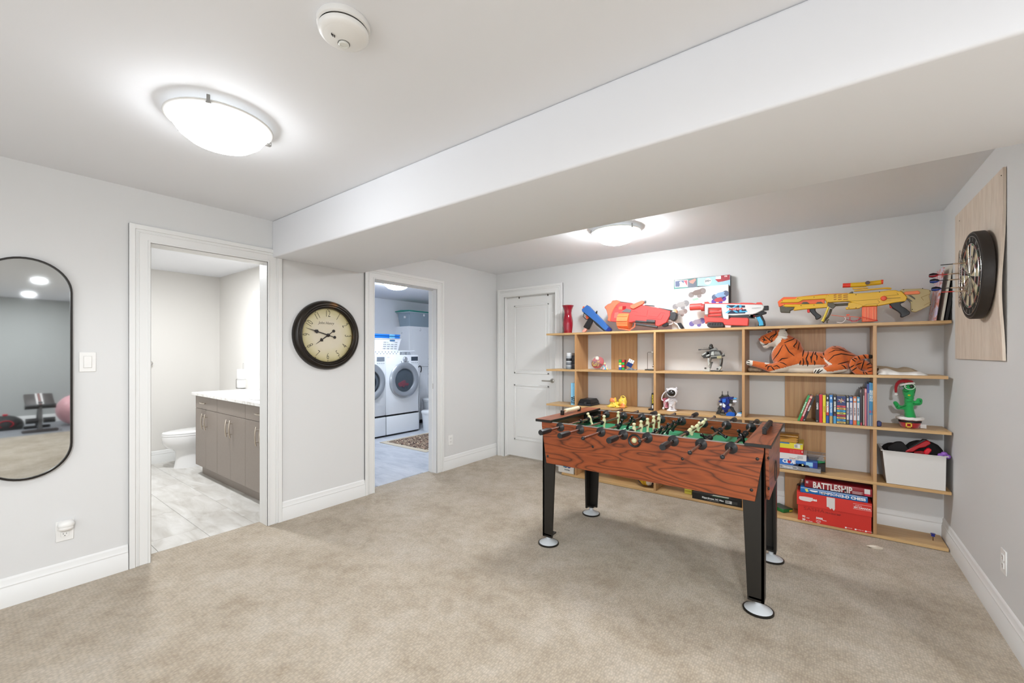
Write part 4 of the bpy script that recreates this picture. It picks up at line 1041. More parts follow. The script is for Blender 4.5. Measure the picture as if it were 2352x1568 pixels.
for l in ([(1420, 580), (1520, 600)], [(1710, 560), (1690, 660)], [(1720, 670), (1880, 690)], [(1880, 690), (1940, 610)], [(1940, 610), (2020, 620)], [(1470, 655), (1690, 680)], [(1700, 705), (1950, 730)], [(1950, 730), (1990, 650)], [(1090, 530), (1160, 515)]):
    rod_(g, Z1, l[0], l[1], ya-.0002, .0013, seg=6)
part('panel_groove', g, pl('#9c2b2e', .5), t, kind='stuff')
part('stock_block', pris(G(), Z1, [(2095, 595), (2200, 598), (2230, 640), (2215, 720), (2170, 765), (2080, 715), (2110, 660)], ya, yb, .006), DGR, t)
part('stock_cap', pris(G(), Z1, [(2150, 560), (2200, 540), (2232, 570), (2225, 620), (2200, 600)], ya+.01, yb-.01, .004), pl('#e8b48a', .4), t)
part('trigger_guard', G().tube([pt(Z1, u, v, -.175) for u, v in ((2050, 770), (2090, 750), (2150, 755), (2172, 780), (2140, 815), (2085, 825), (2050, 800))], .0045, 8, closed=True), WHT, t)
part('grip', pris(G(), Z1, [(2170, 770), (2215, 800), (2290, 800), (2345, 880), (2330, 905), (2265, 908), (2245, 850), (2180, 800)], ya+.008, yb-.008, .005), WHT, t)
part('grip_pad', pris(G(), Z1, [(2230, 800), (2292, 790), (2348, 880), (2325, 905), (2290, 895)], ya+.006, yb-.006, .004), BLKP, t)
part('rear_rail', pris(G(), Z1, [(1900, 520), (2120, 560), (2150, 575), (2110, 590), (1900, 540)], -.19, -.16, .002), DGR, t)
part('trigger_block', pris(G(), Z1, [(1955, 840), (2040, 780), (2080, 810), (2060, 850), (1985, 870)], ya+.01, yb-.01, .003), BLKP, t)
# --- two flat boxes leaning on the wall
def slab(name, label, cat, x0, x1, y0, y1, z0, z1, col, bev=.0015):
    t = thing(name, label, cat, ((x0+x1)/2, (y0+y1)/2, z0))
    b = part('carton', G().box(x0, x1, y0, y1, z0, z1, bev), pl(col, .45), t)
    return t
y0 = -.066
xa, xb = PY(1548, 700, y0).x, PY(1676.5, 700, y0).x; zt = (PY(1548, 643.5, y0).z+PY(1676, 630, y0).z)/2; zb = S1(xa)+.0005
t = slab('board_game_box', 'tall baseball sticker box with 200+ badge, behind the white box', 'box', xa, xb, y0, -.004, zb, zt, '#3a2f33')
YF_ = y0-.0006
def decal(name, zm, pts, y, col, parent, d=.0006, rough=.45): return part(name, pris(G(), zm, pts, y-d, y+.001, 0), pl(col, rough), parent)
decal('sky_print', Z2, [(640, 170), (1330, 95), (1330, 330), (640, 330)], y0, '#a9cfe0', t)
decal('green_print', Z2, [(165, 215), (650, 170), (650, 400), (165, 400)], y0, '#2f7f74', t, .0008)
decal('face_print', Z2, [(440, 210), (630, 175), (640, 360), (440, 360)], y0, '#59606e', t, .001)
decal('mitt_print', Z2, [(470, 230), (600, 175), (625, 200), (560, 285), (500, 270)], y0, '#b98474', t, .0012)
lg = decal('logo_frame', Z2, [(175, 215), (450, 200), (450, 350), (180, 365)], y0, '#eef0f2', t, .0014)
decal('logo_blue', Z2, [(190, 232), (370, 215), (360, 345), (192, 350)], y0, '#3f4f77', t, .0018)
decal('logo_red', Z2, [(360, 216), (440, 210), (440, 335)], y0, '#b5495a', t, .0020)
decal('logo_figure', Z2, [(275, 250), (300, 232), (330, 240), (350, 268), (395, 305), (420, 345), (275, 352), (285, 300)], y0, '#f2f3f4', t, .0024)
q = pt(Z2, 867, 235, y0); part('badge', G().lathe([(0, -.0014), (.031, -.0014), (.031, 0)], (q.x, y0, q.z), 28, axis='Y'), pl('#e6eef0', .5), t)
text(t, '200+', .026, (q.x, y0-.0022, q.z+.004), pl('#3c3f45', .5), bold=.0008)
decal('cap_print', Z2, [(1130, 115), (1325, 95), (1325, 200), (1180, 235), (1135, 200)], y0, '#a8333f', t, .0009)
decal('cap_white', Z2, [(1030, 130), (1140, 118), (1140, 190), (1030, 200)], y0, '#e2e2e4', t, .0011)
decal('cap_brim', Z2, [(1015, 190), (1140, 185), (1185, 235), (1080, 250)], y0, '#b33a40', t, .0012)
q = pt(Z2, 1240, 130, y0); text(t, 'YIK', .018, (q.x, y0-.0012, q.z), pl('#ecd9d6', .5), bold=.0008)
y0 = -.10
xa, xb = PY(1543, 700, y0).x, PY(1673, 700, y0).x; zt = (PY(1543, 664.5, y0).z+PY(1673, 652.5, y0).z)/2
t = slab('toy_kit_box', 'white box printed with small vehicles, leaning behind the white blaster', 'box', xa, xb, y0, -.069, S1(xa)+.0005, zt, '#ebe9e6')
# generic little wheeled vehicles (no figures)
for i, (u, v, k, c1, c2) in enumerate(((640, 470, 1.25, '#8b817d', '#7b6a63'), (300, 720, 1.25, '#8d8a8a', '#a7a2a0'), (300, 880, 1.0, '#8a7772', '#9d8f8a'), (1120, 520, 1.15, '#5f6a86', '#8fb2d6'), (1090, 620, 1.0, '#6a4bb0', '#c2404a'), (640, 1080, 1.15, '#6f63a0', '#9a8e9e'))):
    q = pt(Z2, u, v, y0); sc_ = k*mpp(y0)/9.046
    g = G()
    for du, dv, r in ((-95, 30, 52), (95, -20, 58), (40, 55, 40)):
        g.lathe([(r*.45*sc_, -.0016), (r*.45*sc_, -.001), (r*sc_, -.001), (r*sc_, 0)], (q.x+du*sc_, y0, q.z-dv*sc_), 16, axis='Y')
    part('wheel_print', g, pl(c1, .5), t, kind='stuff')
    part('chassis_print', G().prism([(q.x+du*sc_, q.z-dv*sc_) for du, dv in ((-110, 10), (-40, -45), (60, -60), (120, -30), (90, 30), (-20, 50))], y0-.0012, y0+.001, 'Y'), pl(c2, .5), t)
decal('leaf_print', Z2, [(540, 600), (660, 570), (680, 610), (560, 640)], y0, '#a5c4b0', t, .0014)
# --- white and red XL blaster
t = gun('toy_blaster', 'white and red toy blaster with blue XL lettering and blue grip', 2.75, -.2)
ya, yb = -.235, -.18; ym = (ya+yb)/2; sc2 = mpp(ya, 1690)/9.046
def cylx(g, zm, u0, u1, v, y, r, **k): return g.cyl(pt(zm, u0, v, y), Vector((pt(zm, u1, v, y).x, y, pt(zm, u0, v, y).z)), r, **k)
SAL = pl('#e8564f', .38)
part('barrel', cylx(G(), Z2, 500, 745, 772, ym, 86*sc2, seg=24), SAL, t); part('barrel_collar', cylx(G(), Z2, 735, 800, 780, ym, 92*sc2, seg=24), pl('#d84a45', .38), t)
part('body', pris(G(), Z2, [(800, 700), (1990, 716), (2040, 760), (2010, 832), (1860, 905), (1800, 922), (1380, 945), (1300, 932), (1300, 1030), (1185, 1012), (1150, 780), (872, 780), (872, 925), (800, 925)], ya, yb, .005), WHT, t)
part('top_rail', pris(G(), Z2, [(790, 660), (870, 655), (895, 684), (1540, 690), (1540, 676), (1780, 680), (1870, 695), (1880, 672), (1975, 668), (2010, 715), (800, 702)], ym-.012, ym+.012, .002), SAL, t)
g = G()
for v in (815, 880, 945): cylx(g, Z2, 868, 1150, v, ym, 34*sc2, seg=14)
part('dart_cylinder', g, SAL, t)
part('lower_shell', pris(G(), Z2, [(790, 930), (850, 982), (1170, 985), (1185, 1012), (1300, 1030), (1330, 985), (1690, 990), (1716, 1015), (1700, 1160), (1200, 1140), (1180, 1088), (860, 1078), (812, 1122), (790, 1000)], ya+.002, yb-.002, .005), SAL, t)
part('pump_grip', pris(G(), Z2, [(862, 1090), (1170, 1083), (1210, 1150), (1190, 1192), (885, 1196), (842, 1150)], ya-.008, yb+.008, .007), DGR, t)
g = G()
for i in range(5): pris(g, Z2, [(900+i*55, 1100), (930+i*55, 1100), (915+i*55, 1150), (890+i*55, 1150)], ya-.010, ya-.004, .001)
part('grip_rib', g, BLKP, t, kind='stuff')
part('under_rail', pris(G(), Z2, [(1300, 935), (1700, 925), (1745, 960), (1735, 1000), (1330, 985)], ya+.006, yb-.006, .003), DGR, t)
part('rear_frame', pris(G(), Z2, [(1740, 1000), (1745, 940), (1870, 880), (2020, 840), (2050, 862), (2085, 870), (2075, 905), (1990, 930), (1960, 960), (1870, 970), (1840, 945), (1790, 915), (1760, 940), (1770, 985), (1840, 985), (1840, 1000)], ya+.008, yb-.008, .003), BLKP, t)
part('grip', pris(G(), Z2, [(1860, 965), (1985, 930), (2050, 1060), (2062, 1150), (2030, 1162), (1900, 1162), (1925, 1110)], ya+.006, yb-.006, .004), BLKP, t)
part('grip_inlay', pris(G(), Z2, [(1872, 985), (1950, 962), (2015, 1070), (2025, 1150), (1925, 1158), (1930, 1100)], ya+.003, ya+.009, .002), pl('#45b0dc', .4), t)
part('trigger', pris(G(), Z2, [(1795, 930), (1850, 915), (1860, 960), (1810, 970)], ym-.006, ym+.006, .002), pl('#d23a34', .4), t)
part('stock_plug', pris(G(), Z2, [(2030, 742), (2125, 735), (2125, 828), (2015, 838)], ya+.008, yb-.008, .003), pl('#2c2d2f', .5), t)
q = pt(Z2, 1455, 815, ya)
decal('logo_shadow', Z2, [(1265, 725), (1640, 735), (1640, 800), (1670, 830), (1640, 900), (1270, 910), (1320, 850), (1255, 830)], ya, '#23304a', t, .0004)
text(t, 'XL', 215*sc2*1.15, (q.x, ya-.001, q.z), pl('#4db6de', .4), sx=1.55, bold=.0012)
decal('logo_band', Z2, [(1262, 785), (1640, 778), (1650, 812), (1255, 838)], ya, '#f2d5d0', t, .0014)
text(t, 'MEGA', 70*sc2, (q.x, ya-.002, q.z+.0005), pl('#cf3a38', .4), sx=1.6, bold=.001)
q = pt(Z2, 1880, 790, ya); text(t, 'DOUBLEBREACH', 24*sc2, (q.x, ya-.0006, q.z), pl('#8c8a90', .5))
part('foot', pris(G(), Z2, [(1215, 1140), (1350, 1150), (1345, 1195), (1220, 1195)], ya+.01, yb-.01, .002), pl('#d8cdca', .4), t)
# --- long yellow blaster with scope and bipod
YEL = pl('#e6b41a', .38); TAN = pl('#b7a577', .45); OLV = pl('#5a5547', .45); ORM = pl('#f26a38', .4)
t = gun('toy_blaster', 'long yellow toy rifle blaster with scope and bipod', 3.55, -.2)
ya, yb = -.225, -.175
def m3(pts): return [Z3(*p) for p in pts]
def m4(pts): return [Z4(*p) for p in pts]
ID = lambda u, v: (u, v)
part('barrel_upper', pris(G(), Z3, [(235, 842), (330, 756), (640, 740), (690, 690), (1452, 626), (1452, 742), (830, 770), (720, 832)], ya, yb, .004), YEL, t)
part('barrel_lower', pris(G(), Z3, [(300, 882), (560, 882), (1400, 862), (1470, 805), (1470, 958), (800, 1012), (600, 1042), (565, 1000), (620, 950), (360, 946)], ya, yb, .004), YEL, t)
part('receiver', pris(G(), ID, m3([(1390, 745), (1456, 624), (2000, 600)])+m4([(430, 572), (960, 530), (1180, 496), (1370, 490), (1420, 516), (1500, 516), (1650, 660), (1608, 762), (1380, 792), (920, 880), (545, 892), (520, 860)])+m3([(1990, 800), (1450, 836)]), ya-.002, yb+.002, .004), YEL, t)
part('mag_housing', pris(G(), Z4, [(200, 800), (430, 780), (640, 770), (570, 880), (530, 902), (470, 940), (150, 966), (130, 912), (190, 905)], ya, yb, .003), pl('#e3b426', .38), t)
part('inner_barrel', pris(G(), Z3, [(180, 812), (330, 692), (640, 692), (1300, 620), (2000, 590), (2000, 640), (1390, 770), (1390, 870), (380, 890), (212, 952)], ya+.010, yb-.010, .004), ORM, t)
g = G()
for u in (895, 1260): pris(g, Z3, [(u-120, 885), (u-60, 820), (u+40, 815), (u+110, 865)], ya+.004, ya+.012, .002)
part('cocking_lever', g, OLV, t)
part('muzzle_block', pris(G(), Z3, [(230, 936), (330, 930), (385, 962), (620, 948), (612, 1000), (500, 1040), (500, 1096), (250, 1086)], ya-.002, yb+.002, .004), OLV, t)
part('magazine', pris(G(), Z4, [(535, 900), (905, 885), (905, 1245), (845, 1262), (535, 1270)], ya+.006, yb-.006, .003), ORM, t)
g = G()
for u in (600, 670, 790, 850): pris(g, Z4, [(u, 905), (u+28, 905), (u+28, 1225), (u, 1228)], ya+.003, ya+.008, .001)
part('magazine_rib', g, pl('#f7885a', .4), t, kind='stuff')
part('front_grip', pris(G(), Z3, [(1000, 1000), (1160, 972), (1150, 1040), (1200, 1100), (1306, 1170), (1300, 1220), (1200, 1276), (1150, 1266), (1146, 1200), (1100, 1160), (1010, 1062)], ya+.006, yb-.006, .005), BLKP, t)
part('trigger', pris(G(), Z3, [(938, 1008), (1005, 1000), (1012, 1080), (990, 1098), (942, 1090)], ya+.012, yb-.012, .003), pl('#d8322b', .4), t)
part('bipod_hinge', pris(G(), Z3, [(1460, 850), (1610, 838), (1692, 910), (1610, 1000), (1480, 930)], ya-.008, ya+.01, .004), OLV, t)
part('bipod_leg', G().tube([pt(Z3, u, v, ya-.010) for u, v in ((1490, 950), (1420, 1130), (1335, 1320))], [.008, .0075, .010], 8), pl('#dcc23f', .4), t)
part('bipod_leg', G().tube([pt(Z3, u, v, yb+.012) for u, v in ((1560, 1000), (1520, 1120), (1470, 1210), (1340, 1350))], [.009, .008, .008, .007], 8), OLV, t)
g = G(); zz = S1(3.5)+.001
for u in (1310, 1470): 
    q = pt(Z3, u, 1330, yb-.02); g.box(q.x-.012, q.x+.012, yb-.03, yb, zz, zz+.035, .004)
part('bipod_foot', G().tube([pt(Z3, 1500, 1270, yb-.01), pt(Z3, 1450, 1300, yb-.01), pt(Z3, 1450, 1370, yb-.01)], .005, 8), OLV, t)
part('rear_grip', pris(G(), Z4, [(1205, 830), (1390, 772), (1600, 754), (1590, 780), (1480, 822), (1500, 880), (1600, 930), (1722, 1030), (1700, 1090), (1540, 1162), (1482, 1150), (1490, 1080), (1430, 1020), (1280, 930)], ya+.005, yb-.005, .005), BLKP, t)
part('trigger', pris(G(), Z4, [(1213, 842), (1262, 836), (1302, 890), (1290, 928), (1225, 930)], ya+.012, yb-.012, .003), pl('#d8322b', .4), t)
part('stock', pris(G(), Z4, [(1480, 512), (1500, 470), (1990, 450), (2050, 460), (2200, 480), (2230, 522), (2210, 590), (2190, 640), (2222, 780), (2212, 870), (1862, 1036), (1750, 1012), (1746, 800), (1640, 690), (1560, 560)], ya+.004, yb-.004, .004), TAN, t)
for ptsx in ([(1650, 612), (1740, 614), (1840, 690), (1838, 730)], [(1640, 700), (1690, 700), (1780, 770), (1720, 772), (1630, 722)]): part('stock_stripe', pris(G(), Z4, ptsx, ya+.0025, ya+.006, .001), OLV, t)
part('sling_clip', pris(G(), Z4, [(1570, 545), (1600, 528), (1830, 515), (1900, 500), (1968, 540), (1950, 590), (1600, 605), (1575, 590)], ya-.002, ya+.006, .003), pl('#f0814f', .4), t)
part('bolt_knob', G().lathe([(0, -.014), (.014, -.012), (.018, -.004), (.018, 0)], pt(Z4, 1065, 695, ya-.002), 20, axis='Y'), pl('#e6502a', .4), t)
part('bolt_slot', pris(G(), Z4, [(1140, 690), (1480, 674), (1480, 684), (1140, 700)], ya-.0028, ya, 0), pl('#6a5410', .5), t)
g = G()
for l in ([(0, 775), (600, 740)], [(600, 740), (970, 710)], [(1120, 635), (1430, 605)], [(1430, 605), (1385, 555)], [(560, 885), (650, 840)], [(650, 840), (930, 825)], [(930, 825), (965, 785)], [(965, 785), (915, 735)], [(1985, 670), (2190, 590)], [(1985, 670), (2045, 745)], [(2055, 870), (2215, 780)]):
    rod_(g, Z4, l[0], l[1], ya-.0018 if l[0][0] < 1900 else ya+.004, .0011, seg=6)
part('panel_groove', g, pl('#8a6a12', .5), t, kind='stuff')
g = G()
for r_, v0, cc in ((0, 640, 0), (1, 690, 0), (2, 750, 1)):
    for k, u in enumerate((1625, 1735, 1870)): pris(g, Z3, [(u, v0), (u+70+k*25, v0-10), (u+70+k*25, v0+6), (u, v0+18)], ya-.0026, ya, 0)
part('vent_slot', g, pl('#8a3a17', .5), t, kind='stuff')
g = G()
for u, v in ((385, 602), (960, 538), (908, 862), (210, 930), (388, 928)): g.ball(pt(Z4, u, v, ya-.002), .0032, 8)
for u, v in ((700, 728), (1115, 697), (1490, 655), (1490, 825), (780, 912), (1115, 900), (350, 885), (295, 788)): g.ball(pt(Z3, u, v, ya), .003, 8)
for u, v in ((1555, 484), (2020, 452), (2205, 512), (2208, 846), (1768, 968)): g.ball(pt(Z4, u, v, ya+.004), .0032, 8)
part('screw', g, pl('#2e2616', .5), t, kind='stuff')
part('under_tube', rod_(G(), Z3, (1640, 900), (2000, 878), -.2, .010), OLV, t)
part('carry_rail', pris(G(), Z4, [(320, 515), (360, 490), (1150, 420), (1240, 425), (1272, 455), (1250, 470), (1100, 460), (360, 524)], ya+.012, yb-.012, .003), YEL, t)
part('rail_joint', pris(G(), Z4, [(188, 575), (300, 520), (330, 555), (240, 612)], ya+.008, yb-.008, .003), OLV, t)
part('rail_base', pris(G(), Z4, [(300, 432), (680, 420), (690, 445), (470, 465), (310, 468)], ya+.012, yb-.012, .002), YEL, t)
sy = -.2
def scope(u0, u1, v0, v1, r): 
    a, b = pt(Z4, u0, v0, sy), pt(Z4, u1, v1, sy); return G().cyl(a, b, r*mpp(sy, 1985)/10.69, seg=18)
part('scope_hood', scope(60, 255, 380, 372, 72), pl('#e63a26', .4), t)
part('scope_body', scope(250, 640, 372, 350, 76), YEL, t)
part('scope_body', scope(620, 1000, 340, 300, 72), YEL, t)
part('scope_eyepiece', scope(995, 1052, 292, 290, 70), pl('#ee4f2c', .4), t)
part('scope_knob', G().lathe([(0, -.012), (.013, -.01), (.014, 0)], pt(Z4, 672, 312, sy-.02), 18, axis='Y'), pl('#5d4a46', .45), t)
# --- red safety glasses lying under the yellow blaster
t = thing('eyeglasses', 'thin red eyeglasses lying under the yellow blaster', 'glasses', (3.6, -.24, S1(3.6)))
GR = pl('#d8372f', .4); yg = -.262
part('temple', G().tube([pt(Z3, u, v, yg) for u, v in ((1560, 1156), (1720, 1175), (1920, 1205))]+[pt(Z4, u, v, yg) for u, v in ((250, 1140), (540, 1165))], .0022, 6), pl('#ef6a4a', .4), t)
part('temple', G().tube([pt(Z4, u, v, yg+.01) for u, v in ((540, 1150), (700, 1190), (850, 1235), (920, 1245))], .0026, 6), GR, t)
def arc(zm, pts, y): return [pt(zm, u, v, y) for u, v in pts]
part('lens_rim', G().tube(arc(Z4, [(240, 1150), (235, 1220), (290, 1265), (380, 1262), (450, 1215), (490, 1160)], yg), .0024, 6), pl('#c22338', .4), t)
part('lens_rim', G().tube(arc(Z3, [(1910, 1205), (1930, 1270), (1880, 1330), (1820, 1360), (1700, 1345)], yg), .003, 6), pl('#e9e2de', .4), t)
part('bridge', G().tube(arc(Z3, [(1900, 1250), (2010, 1285), (2100, 1300), (2250, 1290), (2340, 1240)], yg), .0022, 6), pl('#a51c3a', .4), t)
part('nose_pad', G().ball(pt(Z3, 1990, 1155, yg), (.012, .006, .006), 12), pl('#ef5f43', .4), t)
part('nose_pad', G().ball(pt(Z4, 878, 1238, yg), (.010, .006, .006), 10), GR, t)
# --- thin folders leaning against the right wall
Z5 = Zm(2100, 520, 6.535)
def leaner(name, label, cat, b, tp, th, y0, y1, col, mat=None):
    p0, p1 = pt(Z5, *b, y0), pt(Z5, *tp, y0); z0 = S1(p0.x)+.0006
    d = Vector((p1.x-p0.x, 0, p1.z-z0)); n = Vector((d.z, 0, -d.x)).normalized()*th
    t = thing(name, label, cat, (p0.x, (y0+y1)/2, z0))
    sh = th*abs(n.z)/max(th, 1e-6)
    q = [(p0.x, z0+.0), (p0.x+n.x, z0+max(0, n.z)), (p0.x+n.x+d.x, z0+d.z+n.z), (p0.x+d.x, z0+d.z)]
    m = min(v for _, v in q); q = [(u, v-m+z0) for u, v in q]
    part('cover', G().prism(q, y0, y1, 'Y', .0006), mat or pl(col, .4), t); return t
def m_mag():
    m, b, N, L = nodemat('magazine_print')
    tc = N('TexCoord'); n = N('TexNoise', Scale=28.0, Detail=4.0, Distortion=1.0); L(tc.outputs['Object'], n.inputs['Vector'])
    r = ramp(N, [(.32, '#c9b9d6'), (.45, '#d8d2d8'), (.52, '#d89aa6'), (.6, '#c77b4e'), (.72, '#b35a7a')]); L(n.outputs['Fac'], r.inputs['Fac']); L(r.outputs['Color'], b.inputs['Base Color']); b.inputs['Roughness'].default_value = .3
    return m
leaner('magazine', 'pink printed magazine leaning in the corner on the top shelf', 'magazine', (300, 1390), (430, 612), .010, -.255, -.03, '', m_mag())
leaner('folder', 'white folder leaning between the pink magazine and the black one', 'folder', (400, 1392), (548, 560), .012, -.262, -.02, '#d9d3c4')
leaner('binder', 'black binder leaning against the right wall above the shelf', 'folder', (455, 1392), (590, 700), .016, -.255, -.02, '#1c1b1b')
# ================================================================== SECOND ROW
def S(k): return lambda x: shelf_z(k, x)+.0016
S2, S3, S4, S5 = S(2), S(3), S(4), S(5)
ZR = Zm(1280, 780, 8.7125)
def box_thing(name, label, cat, x0, x1, y0, y1, z0, h, col, bev=.0015, rough=.45, pname='carton', group=None):
    t = thing(name, label, cat, ((x0+x1)/2, (y0+y1)/2, z0), group=group)
    part(pname, G().box(x0, x1, y0, y1, z0, z0+h, bev), pl(col, rough), t); return t
# two jars, the right one half hidden by the upright
for (u, r, y, v0, lab, bands) in ((232, 58, -.21, 262, 'silver labelled jar with white cap by the leftmost upright', ((0, '#7b8288'), (.16, '#b9bdc0'), (.24, '#6b7076'), (.42, '#c4c7c9'), (.5, '#26282c'), (.66, '#a9adb0'), (.8, '#d9dadb'))),
                                  (345, 58, -.20, 265, 'dark labelled jar with brown cap, half behind the leftmost upright', ((0, '#2a2627'), (.2, '#3a3436'), (.33, '#1c1a1b'), (.55, '#2f2a2b'), (.85, '#5b4a3e')))):
    c = pt(ZR, u, 575, y); s = mpp(y, 1280+u/8.7)/8.7125*r; zb = S2(c.x); hh = pt(ZR, u, v0, y).z-zb
    t = thing('jar', lab, 'jar', (c.x, y, zb))
    ks = [b[0] for b in bands]+[1]
    names = ['jar_body']+['label_band']*(len(bands)-2)+['jar_cap']
    for i, (k, col) in enumerate(bands):
        k1 = ks[i+1]; rr = s*(.86 if i == len(bands)-1 else 1)
        part(names[i], G().lathe([(rr*.95, zb+k*hh), (rr, zb+(k+.015)*hh), (rr, zb+(k1-.01)*hh), (rr*.97, zb+k1*hh)], (c.x, y, 0), 28), pl(col, .35), t)
# clear puzzle ball with red track
y = -.14; c = pt(ZR, 808, 440, y); r = 138*mpp(y, 1372)/8.7125; zb = S2(c.x); C0 = Vector((c.x, y, zb+r))
t = thing('puzzle_ball', 'clear maze ball with red and yellow track inside', 'toy', (c.x, y, zb))
part('shell', G().ball(C0, r, 32), pl('#f2efee', .05, alpha=.16), t)
M = Matrix.Translation(C0) @ Matrix.Rotation(radians(62), 4, 'X') @ Matrix.Rotation(radians(-18), 4, 'Z')
part('track_disc', G().lathe([(r*.55, -.004), (r*.93, -.006), (r*.96, 0), (r*.93, .004), (r*.55, .003)], M=M, seg=28), pl('#b7202b', .35), t)
M = Matrix.Translation(C0) @ Matrix.Rotation(radians(18), 4, 'Y') @ Matrix.Rotation(radians(-12), 4, 'X')
part('track_disc', G().lathe([(r*.5, -.005), (r*.9, -.006), (r*.93, 0), (r*.5, .004)], M=M, seg=28), pl('#a81b28', .35), t)
part('track_ring', G().tube([C0+Vector((-.012+.026*cos(2*pi*i/16), -.045, -.012+.02*sin(2*pi*i/16))) for i in range(16)], .005, 6, closed=True), pl('#d9b43a', .4), t)
part('track_cross', G().tube([C0+Vector(v) for v in ((-.04, -.03, -.04), (0, -.05, -.01), (.04, -.03, .02))], .006, 6).tube([C0+Vector(v) for v in ((.02, -.04, -.04), (.035, -.04, -.01), (.02, -.045, .02))], .006, 6), pl('#d8a93a', .4), t)
part('start_cup', G().lathe([(.018, -.02), (.02, .0), (.012, .012), (0, .012)], C0+Vector((.004, -.02, r*.72)), 16), pl('#e9e2cf', .35), t)
part('start_cup', G().lathe([(.022, -.01), (.012, .004), (0, .004)], C0+Vector((-.01, -.04, .01)), 16), pl('#7c1620', .35), t)
# triangular puzzle
y = -.235; a, b, cc = pt(ZR, 848, 590, y), pt(ZR, 1005, 590, y), pt(ZR, 945, 445, y); zb = S2(a.x)
t = thing('pyramid_puzzle', 'small triangular puzzle with coloured facets by the maze ball', 'puzzle', ((a.x+b.x)/2, y, zb))
zb += .002; A_, B_, C_, D_ = Vector((a.x, y+.01, zb)), Vector((b.x, y+.02, zb)), Vector((cc.x-.01, y-.03, zb)), Vector((cc.x-.004, y+.012, cc.z))
bm = bmesh.new(); vs = [bm.verts.new(v) for v in (A_, B_, C_, D_, Vector(((a.x+b.x)/2, y+.07, zb)))]
for f in ((0, 2, 3), (2, 1, 3), (0, 4, 3), (4, 1, 3), (0, 4, 1, 2)): bm.faces.new([vs[i] for i in f][::1])
bmesh.ops.recalc_face_normals(bm, faces=bm.faces); g = G(); g.add(bm); part('core', g, pl('#2a2a2e', .4), t)
cols = ['#e9a6b4', '#d8e9ec', '#7cc7d9', '#c9436a', '#f0e2a8', '#4fa3c6', '#e2c9d2', '#dfe9c4', '#e6d27a']; k = 0
for P0, P1, P2 in ((A_, C_, D_), (C_, B_, D_)):
    for i in range(3):
        for j in range(3-i):
            for up in (0, 1):
                if up and i+j > 1: continue
                def bc(u, v): return P0+(P1-P0)*u/3+(P2-P0)*v/3
                tri = [bc(i, j), bc(i+1, j), bc(i, j+1)] if not up else [bc(i+1, j), bc(i+1, j+1), bc(i, j+1)]
                n = (P1-P0).cross(P2-P0).normalized(); m = sum(tri, Vector())/3
                if n.y > 0: n = -n
                tri = [m+(v-m)*.86+n*.0009 for v in tri]
                bm = bmesh.new(); bm.faces.new([bm.verts.new(v) for v in tri]); g = G(); g.add(bm)
                part('facet', g, pl(cols[k % 9], .35), t); k += 1
# stacked cube tower 2x2x4
y = -.215; x0, x1 = pt(ZR, 1227, 500, y).x, pt(ZR, 1348, 500, y).x; zb = S2(x0); zt = pt(ZR, 1290, 400, y).z
t = thing('cube_tower', 'upright twisty puzzle tower with green and red squares', 'puzzle', ((x0+x1)/2, y, zb))
cw = (x1-x0)/2*1.0; chh = (zt-zb)/4
part('core', G().box(x0+.001, x1-.001, y, y+.05, zb, zt, .001), pl('#17171a', .4), t)
colr = [['#2c5fae', '#28a745'], ['#e7e7e4', '#d9453a'], ['#c3d64a', '#35b34a'], ['#2f9d46', '#c9282c']]
for r_ in range(4):
    for k in range(2):
        part('square', G().box(x0+k*cw+.0022, x0+(k+1)*cw-.0022, y-.0012, y+.002, zb+r_*chh+.0022, zb+(r_+1)*chh-.0022, .0008), pl(colr[r_][k], .35), t)
        part('square', G().box(x1-.002, x1+.001, y+.003+k*.024, y+.023+k*.024, zb+r_*chh+.0022, zb+(r_+1)*chh-.0022, .0008), pl(['#7d2a1d', '#57201a'][k], .4), t)
# tilted 3x3 cube on a clear stand
y = -.20; c = pt(ZR, 1462, 575, y); zb = S2(c.x+.06)
t = thing('cube_stand', 'clear printed stand under the tilted puzzle cube', 'stand', (c.x, y, zb))
part('base', G().box(c.x-.05, c.x+.065, y-.02, y+.02, zb, zb+.008, .002), pl('#aab4ba', .2, alpha=.75), t)
part('cradle', G().prism([(c.x-.022, zb+.008), (c.x+.03, zb+.008), (c.x+.022, zb+.022), (c.x-.014, zb+.022)], y-.012, y+.012, 'Y', .001), pl('#8d979e', .2, alpha=.75), t)
text(t, 'GAN 356', .020, (c.x+.012, y-.0215, zb+.006), pl('#3c4a66', .4), bold=.0006)
cc = pt(ZR, 1457, 462, y); a = .0285*2
zc = zb+.022+.0475
t = thing('puzzle_cube', 'blue and white puzzle cube tilted on the clear stand', 'puzzle', (cc.x, y, zc), rot=(radians(40), radians(26), radians(24)))
h_ = .029
part('core', G().box(-h_, h_, -h_, h_, -h_, h_, .003), pl('#141416', .35), t, local=True)
for f, col in ((('Z', 1), '#e8e8e6'), (('Y', -1), '#1d55b5'), (('X', 1), '#c83a2c'), (('X', -1), '#e06a28'), (('Y', 1), '#2b8f3e'), (('Z', -1), '#d7c232')):
    st = G().box(-.0082, .0082, -.0082, .0082, 0, .0008, .0005).mesh('sticker', pl(col, .3))
    for i in (-1, 0, 1):
        for j in (-1, 0, 1):
            u, v = i*.0193, j*.0193; e = f[1]*h_
            o = bpy.data.objects.new('sticker', st); link(o); o.parent = t
            if f[0] == 'Z': o.location = (u, v, e); o.rotation_euler = (0 if e > 0 else pi, 0, 0)
            elif f[0] == 'Y': o.location = (u, e, v); o.rotation_euler = (pi/2 if e < 0 else -pi/2, 0, 0)
            else: o.location = (e, u, v); o.rotation_euler = (0, pi/2 if e > 0 else -pi/2, 0)
